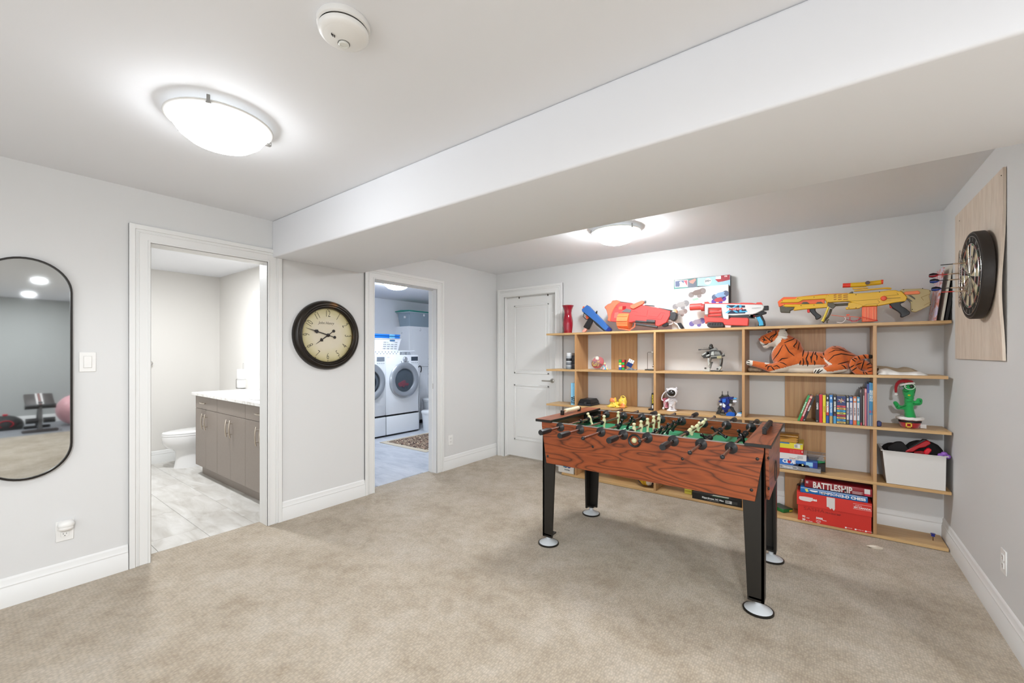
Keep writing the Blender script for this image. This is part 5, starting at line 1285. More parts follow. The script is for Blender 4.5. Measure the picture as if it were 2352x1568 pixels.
# wire stand with a little steel ball
y = -.19; zb = S2(2.1); q = [pt(ZR, u, v, y) for u, v in ((1770, 600), (1915, 600), (1806, 250), (1910, 250))]
t = thing('desk_toy', 'thin wire frame desk toy with steel ball beside the upright', 'ornament', ((q[0].x+q[1].x)/2, y, zb))
xa, xb = q[0].x, min(q[1].x+.01, 2.178)
part('base', G().box(xa, xb, y-.03, y+.05, zb, zb+.012, .002), pl('#3c3934', .4), t)
wx0, wx1 = q[2].x, q[3].x+.006; wz = q[2].z
part('frame', G().tube([(wx0, y, zb+.01), (wx0, y, wz-.006), (wx0+.006, y, wz), (wx1-.006, y, wz), (wx1, y, wz-.006), (wx1, y, zb+.05)], .0024, 8), pl('#77746e', .3, .9), t)
part('steel_ball', G().ball((wx1-.001, y, zb+.042), .011, 16), pl('#c9cacb', .12, 1.0), t)
# grey walking robot of building bricks
ZB = Zm(1580, 780, 8.25); y = -.17; zb = S2(PY(1637, 855, y).x)
t = thing('brick_walker', 'grey building brick walker on thin legs, gun pointing left', 'toy robot', (PY(1637, 855, y).x, y, zb))
LG, MG, DG = pl('#b7b8b2', .35), pl('#7d7d78', .35), pl('#33322f', .4)
def bpart(nm, pts, d0, d1, m): return part(nm, pris(G(), ZB, pts, y+d0, y+d1, .0012), m, t)
bpart('hull', [(370, 225), (460, 195), (590, 205), (635, 265), (640, 300), (420, 310), (360, 270)], -.03, .045, DG)
bpart('hull_plate', [(430, 290), (445, 230), (490, 215), (500, 295)], -.036, -.028, LG)
bpart('hull_plate', [(500, 285), (505, 220), (590, 225), (620, 285)], -.035, -.028, MG)
bpart('hull_plate', [(430, 305), (640, 290), (640, 320), (440, 335)], -.036, .05, MG)
bpart('belly', [(430, 330), (560, 330), (560, 352), (440, 360)], -.025, .04, DG)
bpart('side_block', [(545, 310), (635, 305), (635, 355), (550, 358)], -.04, -.03, pl('#a79d76', .4))
bpart('head', [(250, 300), (300, 255), (360, 215), (400, 240), (420, 310), (380, 345), (330, 350), (270, 320)], -.03, .03, DG)
bpart('head_plate', [(258, 290), (320, 245), (350, 232), (340, 262), (275, 302)], -.034, -.028, LG)
bpart('head_plate', [(340, 300), (410, 270), (415, 300), (350, 322)], -.034, -.028, LG)
bpart('jaw', [(285, 320), (310, 325), (300, 355), (285, 345)], -.02, .02, MG)
bpart('turret', [(400, 195), (520, 150), (560, 185), (470, 205)], -.02, .025, MG)
part('gunner', G().ball(pt(ZB, 440, 112, y), .016, 12).ball(pt(ZB, 440, 150, y), (.022, .018, .018), 12), DG, t)
part('gun_barrel', rod_(G(), ZB, (215, 185), (420, 183), y-.005, .0032), DG, t); part('gun_barrel', rod_(G(), ZB, (290, 155), (420, 165), y+.008, .0028), MG, t)
part('gun_tip', rod_(G(), ZB, (200, 187), (250, 184), y-.005, .0062), DG, t)
for ptsx, m, d in (([(375, 350), (405, 350), (400, 420), (420, 440), (395, 500), (370, 500), (390, 440), (372, 420)], LG, -.028), ([(425, 355), (450, 360), (430, 420), (460, 440), (430, 545), (400, 545), (425, 450), (410, 420)], MG, .02),
                   ([(615, 350), (660, 345), (660, 400), (640, 520), (605, 520), (610, 400)], DG, .02), ([(600, 350), (640, 350), (630, 430), (610, 480), (590, 480), (600, 420)], MG, -.028)):
    bpart('leg', ptsx, d, d+.018, m)
for u0, u1, d in ((300, 430, -.035), (420, 500, .01), (520, 640, -.03), (545, 640, .015)):
    a, b = pt(ZB, u0, 600, y), pt(ZB, u1, 600, y); part('foot', G().box(a.x, b.x, y+d, y+d+.035, zb, zb+.008, .001), [LG, DG, DG, LG][(u0//20) % 4], t)
for u, v, r in ((345, 538, 16), (470, 430, 14), (570, 550, 14), (690, 300, 16)): part('joint', G().lathe([(0, -.036), (r*.0005, -.035), (r*.0005, -.02)], (pt(ZB, u, v, y).x, y, pt(ZB, u, v, y).z), 12, axis='Y'), DG, t)
bpart('ankle', [(355, 540), (420, 540), (415, 590), (350, 590)], -.03, -.015, LG); bpart('ankle', [(550, 530), (610, 500), (640, 520), (590, 590), (550, 585)], -.02, .02, LG)
bpart('tail_block', [(640, 265), (690, 260), (695, 310), (640, 330)], -.01, .02, pl('#9a9a94', .4))
# ------------------------------------------------------------------ cloths on the right
ZC = Zm(2000, 830, 11.76)
def cloth(name, label, cat, zm, tops, xs, y0, y1, zf, col, k):
    """a lying heap: ridge profile tops (u,v) swept from front to back with folds"""
    bm = bmesh.new(); n = len(tops); m = 8; rows = []
    for j in range(m+1):
        f = j/m; e = sin(pi*min(1, (f*.9+.05)))**.55; row = []
        for i, (u, v) in enumerate(tops):
            p = pt(zm, u, v, (y0+y1)/2); zz = zf(p.x)
            h = max(.002, (p.z-zz))*e*(1+.10*sin(i*2.1+j*1.7+k))
            row.append(bm.verts.new((p.x+.006*sin(j*1.3+i), y0+(y1-y0)*f+.008*sin(i*1.9+k), zz+h)))
        rows.append(row)
    base = [[bm.verts.new((v.co.x, v.co.y, zf(v.co.x))) for v in r] for r in (rows[0], rows[-1])]
    for A, B in zip(rows, rows[1:]):
        for i in range(n-1): bm.faces.new((A[i], A[i+1], B[i+1], B[i]))
    for i in range(n-1): bm.faces.new((base[0][i], base[0][i+1], rows[0][i+1], rows[0][i])); bm.faces.new((rows[-1][i], rows[-1][i+1], base[1][i+1], base[1][i]))
    bmesh.ops.recalc_face_normals(bm, faces=bm.faces)
    g = G(); g.add(bm); o = part(name, g, pl(col, .85, bump=.3, bscale=60), None, angle=80)
    sb = o.modifiers.new('s', 'SUBSURF'); sb.levels = sb.render_levels = 2
    return tag(o, label, cat)
cloth('white_cloth', 'crumpled white cloth on the shelf right of the tiger', 'cloth', ZC, [(172, 300), (230, 210), (300, 190), (390, 175), (500, 205), (620, 245), (760, 285), (900, 292), (1060, 285), (1200, 270), (1310, 268), (1420, 325), (1500, 385)], None, -.274, -.165, S2, '#e9e6e1', 0)
cloth('sun_hat', 'beige crumpled fabric hat behind the white cloth', 'hat', ZC, [(180, 125), (280, 112), (400, 118), (560, 165), (700, 190), (820, 160), (900, 146), (1040, 152), (1160, 205), (1240, 260)], None, -.145, -.04, S2, '#b9a78f', 1)
# ================================================================== THIRD ROW
y = -.262
def book(label, x0, x1, h, col, z=None, tilt=0, y0=-.268, depth=.17, group='books on the third shelf', cat='book', page='#d8d2c2'):
    x1 = min(x1, 3.7885) if x0 > 3.7 else x1; w = x1-x0; zb = S3(x1)-.001+w*sin(max(0, tilt))
    if z is not None: zb = z
    t = thing('book', label, cat, (x0, y0, zb), rot=(0, tilt, 0), group=group)
    m = pl(col, .35)
    g = G().box(0, w, 0, .0025, 0, h, .0006).box(0, .0018, .001, depth, 0, h, .0004).box(w-.0018, w, .001, depth, 0, h, .0004)
    part('cover', g, m, t, local=True)
    part('pages', G().box(.0018, w-.0018, .0024, depth-.003, .002, h-.003), pl(page, .8), t, local=True)
    t['w'] = w; t['h'] = h
    return t
def band(t, f0, f1, col, a=.04, b=.96, name='spine_band'):
    w, h = t['w'], t['h']; return part(name, G().box(w*a, w*b, -.0006, .001, h*f0, h*f1), pl(col, .35), t, local=True)
def stext(t, s, f, size, col, dx=.5, sp=90, sx=1.0, bold=.0006):
    w, h = t['w'], t['h']
    return text(t, s, size, (w*dx, -.0012, h*f), pl(col, .4), spin(sp), sx=sx, local=True, bold=bold)
ZK = Zm(1820, 860, 11.2)
def bx_(u): return pt(ZK, u, 1200, -.268).x
def bh(u, v): p = pt(ZK, u, v, -.268); return p.z-S3(p.x)
def lean(ub, ut, vt):
    a = pt(ZK, ub, 1195, -.268); b = pt(ZK, ut, vt, -.268); zb = S3(a.x); return a.x, atan2(b.x-a.x, b.z-zb), sqrt((b.x-a.x)**2+(b.z-zb)**2)
x, tl, h = lean(152, 425, 545); x -= .007; b = book('green book leaning at the left end of the row', x, x+.0155, h, '#2f9450', tilt=tl); stext(b, 'the bad guys in mission', .52, .0105, '#dfeee0')
x += .0162/cos(tl); _, _, h = lean(235, 512, 552); b = book('red book leaning, second from the left end', x, x+.0165, h, '#b3222e', tilt=tl); stext(b, 'CAPTAIN SUPER ADVENTURES', .52, .0105, '#f0dcd8'); band(b, .9, .98, '#d8b7a0')
x += .0172/cos(tl); _, _, h = lean(300, 585, 565); b = book('black book leaning, third from the left end', x, x+.0165, h*.95, '#221f20', tilt=tl); stext(b, 'CREEPER', .55, .013, '#d9d7d4'); band(b, .03, .08, '#a09c98', .3, .7)
b = book('black upright book with white title, left of plain red book', bx_(600), bx_(684), bh(640, 528), '#1d1b1c', tilt=.0); stext(b, 'CREEPER', .6, .014, '#d9d7d4'); band(b, .03, .07, '#9b9896', .25, .6)
b = book('plain bright red upright book', bx_(690), bx_(772), bh(740, 510), '#d3152f', tilt=.0)
b = book('bright yellow upright book', bx_(782), bx_(858), bh(820, 527), '#dccb1f', tilt=.0); stext(b, 'minecraft', .5, .012, '#a8951a')
b = book('black, red and blue book right of the yellow one', bx_(866), bx_(940), bh(905, 525), '#1b1a1f'); band(b, .28, .62, '#b8393a'); band(b, .0, .26, '#1f56a8'); stext(b, 'DOG MAN', .58, .017, '#ecebe6', bold=.0012); band(b, .86, .93, '#e6e4e0', .3, .7)
b = book('sky blue book with tan foot of the spine', bx_(955), bx_(1036), bh(995, 520), '#2277c0'); band(b, .0, .26, '#b99b58'); stext(b, 'DOG MAN', .55, .016, '#cfe3ee', bold=.001); band(b, .85, .93, '#d7e2ea', .3, .7)
b = book('black and teal book just left of the striped box set', bx_(1052), bx_(1130), bh(1090, 530), '#17181d'); band(b, .0, .27, '#4796c4'); stext(b, 'DOG MAN', .6, .016, '#ecebe6', bold=.001); band(b, .27, .34, '#7a2440', .3, .8); band(b, .85, .93, '#e6e4e0', .3, .7)
b = book('wide striped box set of books with a blue top band', bx_(1138), bx_(1378), bh(1255, 553), '#1f3468'); 
for i, c in enumerate(('#e0c15a', '#3a93c4', '#e6c061', '#b21f34', '#d8d04e', '#2f9fcd', '#e0b352', '#d2404a')):
    band(b, .02+i*.083, .02+i*.083+.062, c, .03, .97); w_, h__ = b['w'], b['h']
    text(b, ('Dog Days', 'Cabin', 'Meltdown', 'Haul', 'Wheel', 'Third', 'Rodrick', 'Diary')[i], .009, (w_*.5, -.0012, h__*(.05+i*.083)), pl('#2b2a30', .5), spin(0), local=True, bold=.0004)
w_, h__ = b['w'], b['h']
g = G()
for a in range(12):
    th = 2*pi*a/12; rr_ = .021 if a % 2 else .013; g.prism([(w_*.5, h__*.84), (w_*.5+cos(th-.3)*rr_*.7, h__*.84+sin(th-.3)*rr_*.6), (w_*.5+cos(th)*rr_*1.3, h__*.84+sin(th)*rr_)], -.0009, .001, 'Y', mi=a % 3)
part('burst_print', g, [pl('#e7c53b', .4), pl('#d8434a', .4), pl('#ecebe6', .4)], b, local=True)
for u0, u1, v, col, lab, low in ((1390, 1458, 566, '#22252c', 'narrow book with black spine and white panel', '#6d6a3a'), (1468, 1552, 570, '#27579c', 'narrow book with blue spine and white panel', '#6c72b8'), (1562, 1652, 572, '#c96a35', 'narrow book with orange spine and white panel', '#d7632f'), (1660, 1736, 575, '#2b86ad', 'narrow book with teal spine and white panel', '#58b07a')):
    b = book(lab, bx_(u0), bx_(u1), bh((u0+u1)/2, v), col); band(b, .17, .80, '#d3cfd2', .12, .88); band(b, .85, .95, '#cdd0d2', .2, .8); band(b, .03, .14, low, .1, .9); stext(b, 'geronimo stilton', .47, .0085, '#4d4a52')
for u0, u1, v, col, lab in ((1742, 1796, 365, '#2b1a22', 'thin tall dark plum book'), (1800, 1852, 345, '#3a2a22', 'thin tall brown and white striped book'), (1858, 1912, 360, '#bd6a74', 'thin tall dusty pink book')):
    b = book(lab, bx_(u0), bx_(u1), bh((u0+u1)/2, v), col, depth=.2)
    if 'striped' in lab: band(b, .02, .8, '#cfc9c0', .55, .9)
    if 'plum' in lab: band(b, .0, .08, '#b52f48', .2, .9); band(b, .9, .97, '#c7b9b5', .1, .4)
    if 'pink' in lab: band(b, .9, .98, '#d9a0a0'); 
for u0, u1, v, col, lab in ((1918, 1972, 235, '#233a86', 'tallest dark blue book with grey lower spine'), (1976, 2028, 205, '#2f82b5', 'tall light blue book, second from the right end'), (2034, 2086, 212, '#3f97c4', 'tall light blue book at the right end of the row')):
    b = book(lab, bx_(u0), bx_(u1), bh((u0+u1)/2, v), col, depth=.21)
    if 'grey' in lab: band(b, .0, .78, '#8d8f92', .3, .95)
    else: band(b, .0, .26, '#8b97a6', .1, .95); stext(b, 'MEGA FACTS', .70, .014, '#cfe1ea'); band(b, .30, .36, '#c4485a' if 'second' in lab else '#8c4b72', .2, .8)
# blue book with black lettering beside the left upright
y = -.255; x0, x1 = pt(ZR, 272, 1200, y).x, 1.322; zb = S3(x0); h = pt(ZR, 300, 866, y).z-zb
b = book('pale blue book with black film title against the leftmost upright', x0, x1, h, '#8cc8e6', y0=y, group=None)
stext(b, 'STAR', .22, .030, '#15171c', dx=.30, sp=-90, sx=1.05, bold=.0015); stext(b, 'WARS', .22, .030, '#15171c', dx=.74, sp=-90, sx=1.05, bold=.0015)
stext(b, 'MONOPOLY SAGA', .70, .016, '#5fa4c8', sp=-90)
# black hard case
y = -.27; q0, q1 = pt(ZR, 415, 1310, y), pt(ZR, 668, 1320, y); q2 = pt(ZR, 808, 1240, -.08); zb = S3(q1.x); ht = pt(ZR, 500, 1190, y).z-zb
t = thing('hard_case', 'flat black plastic case on the third shelf', 'case', (q0.x+.15, -.17, zb))
def frustum(x0, x1, y0, y1, z0, z1, d, bev=.004):
    bm = bmesh.new(); R = [[bm.verts.new(v) for v in ((x0+k, y0+k, z), (x1-k, y0+k, z), (x1-k, y1-k, z), (x0+k, y1-k, z))] for z, k in ((z0, 0), (z1, d))]
    for i in range(4): bm.faces.new((R[0][i], R[0][(i+1) % 4], R[1][(i+1) % 4], R[1][i]))
    bm.faces.new(R[0][::-1]); bm.faces.new(R[1]); bmesh.ops.recalc_face_normals(bm, faces=bm.faces)
    if bev: bmesh.ops.bevel(bm, geom=bm.edges[:], offset=bev, segments=2, affect='EDGES')
    g = G(); g.add(bm); return g
xr = q1.x
part('case_base', frustum(q0.x, xr, -.268, -.06, zb+.026, zb, -.006), BLKP, t); part('case_lid', frustum(q0.x-.002, xr+.002, -.27, -.058, zb+.028, zb+ht, .02), pl('#161617', .35), t)
part('latch', G().box(q0.x+.075, q0.x+.105, -.276, -.266, zb+.018, zb+.04, .002), pl('#2a2a2c', .4), t)
# spotted cat toy
y = -.20; ZRp = ZR
g = G()
def bl(u, v, ru, rv=None, d=0, dy=None):
    p = pt(ZR, u, v, y); m_ = mpp(y, 1280+u/8.7)/8.7125; rv = rv or ru
    g.ball((p.x, y+d, p.z), (ru*m_, (dy or ru)*m_*1.0, rv*m_), 16)
bl(1140, 1290, 90, 70, 0, 80); bl(1125, 1215, 78, 55, -.01, 60); bl(1290, 1250, 95, 90, .02, 80); bl(1330, 1310, 55, 55, .0, 60); bl(1085, 1325, 45, 40, -.03, 40); bl(1210, 1330, 60, 40, -.03, 40); bl(1080, 1175, 22, 22, 0); bl(1160, 1175, 24, 24, 0)
p0 = pt(ZR, 1120, 1365, y); zb = S3(p0.x+.14)+.002
g.box(p0.x-.06, p0.x+.14, y-.045, y+.05, zb, zb+.012, .004)
g.tube([pt(ZR, u, v, y+.02) for u, v in ((1270, 1160), (1280, 1130), (1320, 1122), (1360, 1150), (1375, 1200))], .0065, 8)
me = remesh(g, .0045, 5, 'cat_body')
for v in me.vertices: v.co.z = max(v.co.z, S3(v.co.x))
ylw, orn = pl('#e8c64a', .4), pl('#e98a4e', .4)
me.materials.append(ylw); me.materials.append(orn)
xo = pt(ZR, 1110, 1200, y); xq = pt(ZR, 1300, 1320, y)
for f in me.polygons:
    c = f.center
    if (Vector((c.x-xo.x, 0, c.z-xo.z+.004)).length < .034 and c.z > xo.z-.02) or Vector((c.x-xq.x-.012, 0, c.z-xq.z)).length < .028: f.material_index = 1
t = thing('cat_figure', 'yellow spotted toy cat lying with raised tail', 'toy', (p0.x+.04, y, zb))
part('body', me, None, t)
bvh = BVHTree.FromPolygons([v.co for v in me.vertices], [p.vertices for p in me.polygons])
def stick(u, v, r, nm, m, yy=y):
    p = pt(ZR, u, v, yy); hit = bvh.ray_cast(Vector((p.x, p.y-.3, p.z)), Vector((0, 1, 0)))
    if hit[0]: part(nm, G().ball(hit[0], (r, .0012, r), 10), m, t)
SP = pl('#5e4420', .5)
for u, v in ((1240, 1225), (1165, 1245), (1130, 1265), (1105, 1335), (1200, 1325), (1250, 1285), (1310, 1215)): stick(u, v, .0055, 'spot', SP)
part('nose', G().ball(pt(ZR, 1110, 1205, y-.05), .004, 8), pl('#c9626a', .4), t)
# thin black book end with yellow lettering
y = -.25; a = pt(ZR, 1884, 1400, y); b2 = pt(ZR, 1918, 1400, y); zb = S3(a.x); h = pt(ZR, 1900, 1068, y).z-zb
t = thing('name_block', 'narrow black block with yellow lettering on the upright', 'sign', (a.x, y, zb))
part('foot', G().box(a.x-.028, min(b2.x+.004, 2.18), y-.012, y+.06, zb, zb+.016, .003), BLKP, t)
part('column', G().box(a.x, min(b2.x+.003, 2.18), y, y+.09, zb+.016, zb+h, .001), BLKP, t)
part('label_strip', G().box(a.x+.006, min(b2.x+.001, 2.178), y-.001, y+.001, zb+.02, zb+h*.30), pl('#d9d6d0', .4), t)
text(t, 'FORTNITE', .018, ((a.x+min(b2.x, 2.178))/2+.003, y-.0012, zb+h*.66), pl('#d9c22e', .4), spin(90), bold=.0008)
# astronaut lamp
ZA = Zm(1500, 870, 15.68); y = -.19; p0 = pt(ZA, 665, 1170, y); zb = S3(p0.x); m_ = mpp(y, 1543)/15.68
t = thing('astronaut_figure', 'white toy astronaut with a dark visor and bear ears', 'toy', (p0.x, y, zb))
g = G()
def ab(u, v, ru, rv, d=0, dy=None): p = pt(ZA, u, v, y); g.ball((p.x, y+d, p.z), (ru*m_, (dy or ru)*m_, rv*m_), 20)
ab(690, 475, 220, 190, 0, 190); ab(680, 850, 135, 150, 0, 110); ab(690, 770, 140, 90, 0, 100)
ab(510, 360, 48, 48, .0); ab(850, 330, 48, 52, .0); ab(855, 800, 45, 55, -.01)
A3 = lambda u, v, d=0: Vector((pt(ZA, u, v, y).x, y+d, pt(ZA, u, v, y).z))
capsule(g, A3(600, 740), 60*m_, A3(480, 790, -.01), 42*m_); capsule(g, A3(780, 740), 60*m_, A3(850, 790, -.01), 42*m_)
capsule(g, A3(615, 960), 60*m_, A3(610, 1085), 50*m_); capsule(g, A3(745, 960), 60*m_, A3(745, 1085), 50*m_)
g.lathe([(0, zb), (195*m_, zb), (190*m_, zb+.008), (110*m_, zb+.02), (0, zb+.022)], (p0.x+.002, y, 0), 28)
me = remesh(g, .004, 4, 'astronaut_body'); me.materials.append(pl('#e6e2e4', .35)); part('body', me, None, t)
vc = A3(722, 495, -.040)
part('visor', G().ball(vc, (158*m_, 130*m_, 138*m_), 24), pl('#15110f', .08, coat=1.0), t)
part('visor_rim', G().tube([(vc.x+164*m_*cos(2*pi*i/32), y-.052+.0, vc.z+140*m_*sin(2*pi*i/32)) for i in range(32)], .0045, 8, closed=True), pl('#e6e2e4', .35), t)
part('lens', G().ball((vc.x-.028, vc.y-130*m_*.82, vc.z+.006), (.013, .006, .013), 14), pl('#3b3a3c', .1, coat=1), t)
part('strap', G().tube([A3(610, 850, -.045), A3(700, 780, -.05), A3(790, 710, -.045)], .0035, 6), pl('#cfcaca', .4), t)
part('chest_box', G().box(A3(630, 0).x, A3(740, 0).x, y-.053, y-.03, A3(0, 910).z, A3(0, 860).z, .003), pl('#dcd7d8', .4), t)
part('hose', G().tube([A3(470, 450), A3(400, 500), A3(340, 590), A3(310, 690), A3(315, 750), A3(370, 780)], .006, 8), pl('#e6e2e4', .35), t)
part('cable', G().tube([A3(480, 780, -.03), A3(435, 830, -.035), A3(432, 950, -.04), A3(425, 1050, -.045)], .003, 6).tube([A3(535, 790, -.03), A3(480, 850, -.035), A3(465, 960, -.04), A3(480, 1020, -.04), A3(540, 1030, -.03)], .0025, 6), pl('#dfdbdb', .4), t)
part('plug', G().ball(A3(425, 1040, -.045), (.011, .008, .012), 12), pl('#e2dede', .4), t)
# pink packet behind it, leaning on the upright
a, b2 = pt(ZA, 335, 1145, -.10), pt(ZA, 222, 690, -.10); zb = S3(a.x+.035)+.012
h = sqrt((b2.x-a.x)**2+(b2.z-zb)**2); tl = atan2(b2.x-a.x, b2.z-zb)
t = thing('pink_packet', 'pink patterned packet leaning on the upright behind the astronaut', 'packet', (a.x+.034, -.135, zb), rot=(0, tl*.8, 0))
part('packet', G().box(0, .03, 0, .09, .0005, h, .003), pl('#d9788c', .4, var=.25, vscale=50), t, local=True)
part('red_edge', G().box(-.001, .004, -.001, .09, .002, h+.002, .001), pl('#a3142c', .4), t, local=True)
# blue transforming robot
ZQ = ZB; y = -.18; p0 = pt(ZQ, 700, 1400, y); zb = S3(p0.x)
t = thing('brick_robot', 'dark blue brick robot with twin antennae', 'toy robot', (p0.x, y, zb))
NAV, BRB, SKY, WH2 = pl('#1b2a78', .3), pl('#2b6fd0', .3), pl('#58a9e0', .3), pl('#dfe2e6', .35)
def rp(nm, pts, d0, d1, m): return part(nm, pris(G(), ZQ, pts, y+d0, y+d1, .0012), m, t)
rp('torso', [(620, 1100), (780, 1080), (790, 1200), (740, 1250), (660, 1240), (610, 1180)], -.03, .03, NAV)
rp('chest', [(650, 1125), (720, 1120), (715, 1185), (655, 1190)], -.04, -.028, BRB)
rp('head', [(660, 1060), (760, 1055), (770, 1100), (660, 1105)], -.02, .02, DG)
for u in (652, 757): part('antenna', G().cyl(pt(ZQ, u, 1055, y), pt(ZQ, u, 975, y), .0032, seg=8).ball(pt(ZQ, u, 1055, y), .009, 10), DG, t)
part('antenna_link', G().cyl(pt(ZQ, 660, 1040, y), pt(ZQ, 750, 1036, y), .002, seg=6), MG, t)
rp('shoulder', [(580, 1100), (620, 1070), (670, 1075), (660, 1105), (600, 1118)], -.03, .02, DG); rp('shoulder', [(760, 1090), (850, 1085), (860, 1130), (770, 1130)], -.03, .02, NAV)
rp('wing', [(840, 1105), (900, 1098), (935, 1112), (900, 1135), (840, 1130)], -.02, .005, SKY); rp('arm', [(585, 1155), (650, 1160), (640, 1185), (585, 1185)], -.03, .0, NAV)
rp('blaster_arm', [(850, 1150), (910, 1150), (930, 1168), (905, 1188), (850, 1185)], -.03, -.005, WH2); rp('arm', [(780, 1140), (850, 1145), (830, 1220), (800, 1200)], -.02, .02, DG)
rp('hip_plate', [(660, 1195), (715, 1240), (700, 1290), (655, 1270)], -.042, -.028, WH2); rp('side_plate', [(595, 1215), (640, 1200), (650, 1240), (610, 1255)], -.035, -.02, WH2)
rp('pelvis', [(640, 1250), (790, 1245), (800, 1300), (720, 1340), (650, 1320)], -.03, .03, NAV); rp('side_plate', [(785, 1215), (830, 1215), (820, 1258), (785, 1262)], -.03, -.01, LG)
rp('leg', [(560, 1310), (600, 1245), (620, 1260), (580, 1320)], -.02, .0, DG); rp('leg', [(545, 1370), (600, 1290), (650, 1310), (600, 1390), (560, 1400)], -.03, .03, DG)
rp('leg', [(770, 1270), (820, 1270), (860, 1300), (850, 1310), (900, 1385), (860, 1395), (810, 1320)], -.02, .02, DG); rp('leg', [(680, 1320), (760, 1310), (740, 1380), (690, 1380)], -.02, .02, NAV)
z_ = zb; a, b2 = pt(ZQ, 545, 1400, y), pt(ZQ, 700, 1400, y)
part('foot', G().box(a.x, b2.x, y-.03, y+.03, zb, zb+.016, .002), DG, t); a = pt(ZQ, 790, 1400, y).x; part('foot', G().box(a, a+.07, y-.01, y+.05, zb, zb+.013, .002), DG, t)
# loose blue vehicle part and white and blue piece in front of it
y = -.262; a, b2 = pt(ZQ, 610, 1450, y), pt(ZQ, 890, 1460, y); zb = S3(a.x)
t = thing('brick_glider', 'flat bright blue brick piece lying in front of the robot', 'toy', ((a.x+b2.x)/2, y, zb))
part('hull', G().prism([(a.x+.045, zb), (b2.x, zb), (b2.x-.005, zb+.028), (a.x+.07, zb+.034), (a.x+.05, zb+.022)], y, y+.05, 'Y', .002), pl('#1f5fc0', .3), t)
part('nose', G().box(a.x, a.x+.05, y+.005, y+.04, zb, zb+.012, .003), OLV, t)
y = -.25; a, b2 = pt(ZQ, 905, 1450, y), pt(ZQ, 1020, 1460, y); zb = S3(b2.x)
t = thing('brick_wing', 'white and blue brick piece beside the upright, right of the robot', 'toy', ((a.x+b2.x)/2, y, zb))
xe = min(b2.x, 2.930)
part('wing_base', G().prism([(a.x, zb), (xe, zb), (xe, zb+.022), (a.x+.01, zb+.026)], y, y+.04, 'Y', .002), WH2, t)
part('wing_top', G().prism([(a.x+.01, zb+.026), (xe, zb+.023), (xe, zb+.04), (a.x+.05, zb+.034)], y+.005, y+.05, 'Y', .002), SKY, t)
# small navy brick right of the big upright
a, b2 = PY(2014, 980, -.262), PY(2022, 980, -.262); zb = S3(3.83)
t = thing('toy_brick', 'small navy toy brick beside the upright near the books', 'toy', (3.83, -.25, zb))
part('brick', G().box(3.8125, 3.8125+.026, -.262, -.235, zb, zb+.036, .004), pl('#1d2c6a', .35), t); part('stud', G().lathe([(.006, zb+.036), (.006, zb+.042), (0, zb+.042)], (3.825, -.248, 0), 12), pl('#7c7f86', .4), t)
# ------------------------------------------------------------------ dancing cactus plush
ZS = Zm(2030, 860, 11.2); y = -.19; m_ = mpp(y, 2088)/11.2
Q = lambda u, v, d=0: Vector((pt(ZS, u, v, y).x, y+d, pt(ZS, u, v, y).z))
p0 = Q(670, 1420); zb = S3(p0.x)
t = thing('cactus_plush', 'green dancing cactus plush with Santa hat in a red pot', 'plush toy', (p0.x, y, zb))
FUZ = dict(sheen=.6, bump=.5, bscale=260)
pot = [(225, 0), (245, .06), (285, .45), (300, .78), (298, .92)]
hp = Q(0, 1065).z-zb
part('pot', G().lathe([(r*m_, zb+k*hp) for r, k in pot], (p0.x, y, 0), 36), pl('#b3131f', .7, **FUZ), t)
part('belt', G().lathe([(293*m_, zb+.55*hp), (302*m_, zb+.56*hp), (305*m_, zb+.78*hp), (297*m_, zb+.79*hp)], (p0.x, y, 0), 36, cap=False), pl('#1c1216', .5), t)
g = G()
for i in range(26): a = 2*pi*i/26; g.ball((p0.x+300*m_*cos(a), y+300*m_*sin(a), zb+hp*(.97+.03*sin(i*2.3))), (.018, .018, .0125), 10)
g.lathe([(0, zb+hp*.88), (300*m_, zb+hp*.9), (300*m_, zb+hp), (0, zb+hp)], (p0.x, y, 0), 30)
me = remesh(g, .006, 3, 'fur_trim'); me.materials.append(pl('#e9e4e0', .9, bump=.8, bscale=180)); part('fur_trim', me, None, t)
bk = Q(605, 1222); yy = y-306*m_
g = G()
for a_, b_, c_, d_ in ((525, 690, 1165, 1188), (525, 690, 1255, 1280), (525, 560, 1165, 1280), (655, 690, 1165, 1280)): g.box(Q(a_, 0).x, Q(b_, 0).x, yy-.005, yy+.004, Q(0, d_).z, Q(0, c_).z, .001)
part('buckle', g, pl('#e3bd43', .35, .3), t)
g = G()
capsule(g, Q(685, 1100), 150*m_, Q(655, 900), 125*m_, 20); capsule(g, Q(655, 900), 125*m_, Q(640, 700), 122*m_, 20); capsule(g, Q(640, 700), 122*m_, Q(645, 560), 125*m_, 20)
capsule(g, Q(645, 500), 160*m_, Q(640, 340), 190*m_, 20); g.ball(Q(650, 260), 160*m_, 20)
capsule(g, Q(560, 850), 75*m_, Q(370, 840, -.01), 70*m_); capsule(g, Q(370, 840, -.01), 78*m_, Q(290, 720, -.015), 68*m_)
capsule(g, Q(740, 740), 70*m_, Q(890, 735, -.01), 80*m_); capsule(g, Q(900, 720, -.01), 88*m_, Q(905, 660, -.012), 90*m_)
for v in (600, 690, 780, 960, 1030): g.lathe([(0, -.006), (135*m_, -.004), (138*m_, 0), (135*m_, .004), (0, .006)], Q(650, v), 24)
me = remesh(g, .005, 3, 'cactus_body'); me.materials.append(pl('#12a04c', .8, sheen=.5, bump=.6, bscale=220)); part('body', me, None, t)
bvh = BVHTree.FromPolygons([v.co for v in me.vertices], [p.vertices for p in me.polygons])
def front(u, v):
    p = Q(u, v); h_ = bvh.ray_cast(Vector((p.x, p.y-.4, p.z)), Vector((0, 1, 0))); return h_[0] or p
def stroke(ptsx, r, nm, m): return part(nm, G().tube([front(*q)+Vector((0, -.001, 0)) for q in ptsx], r, 6), m, t)
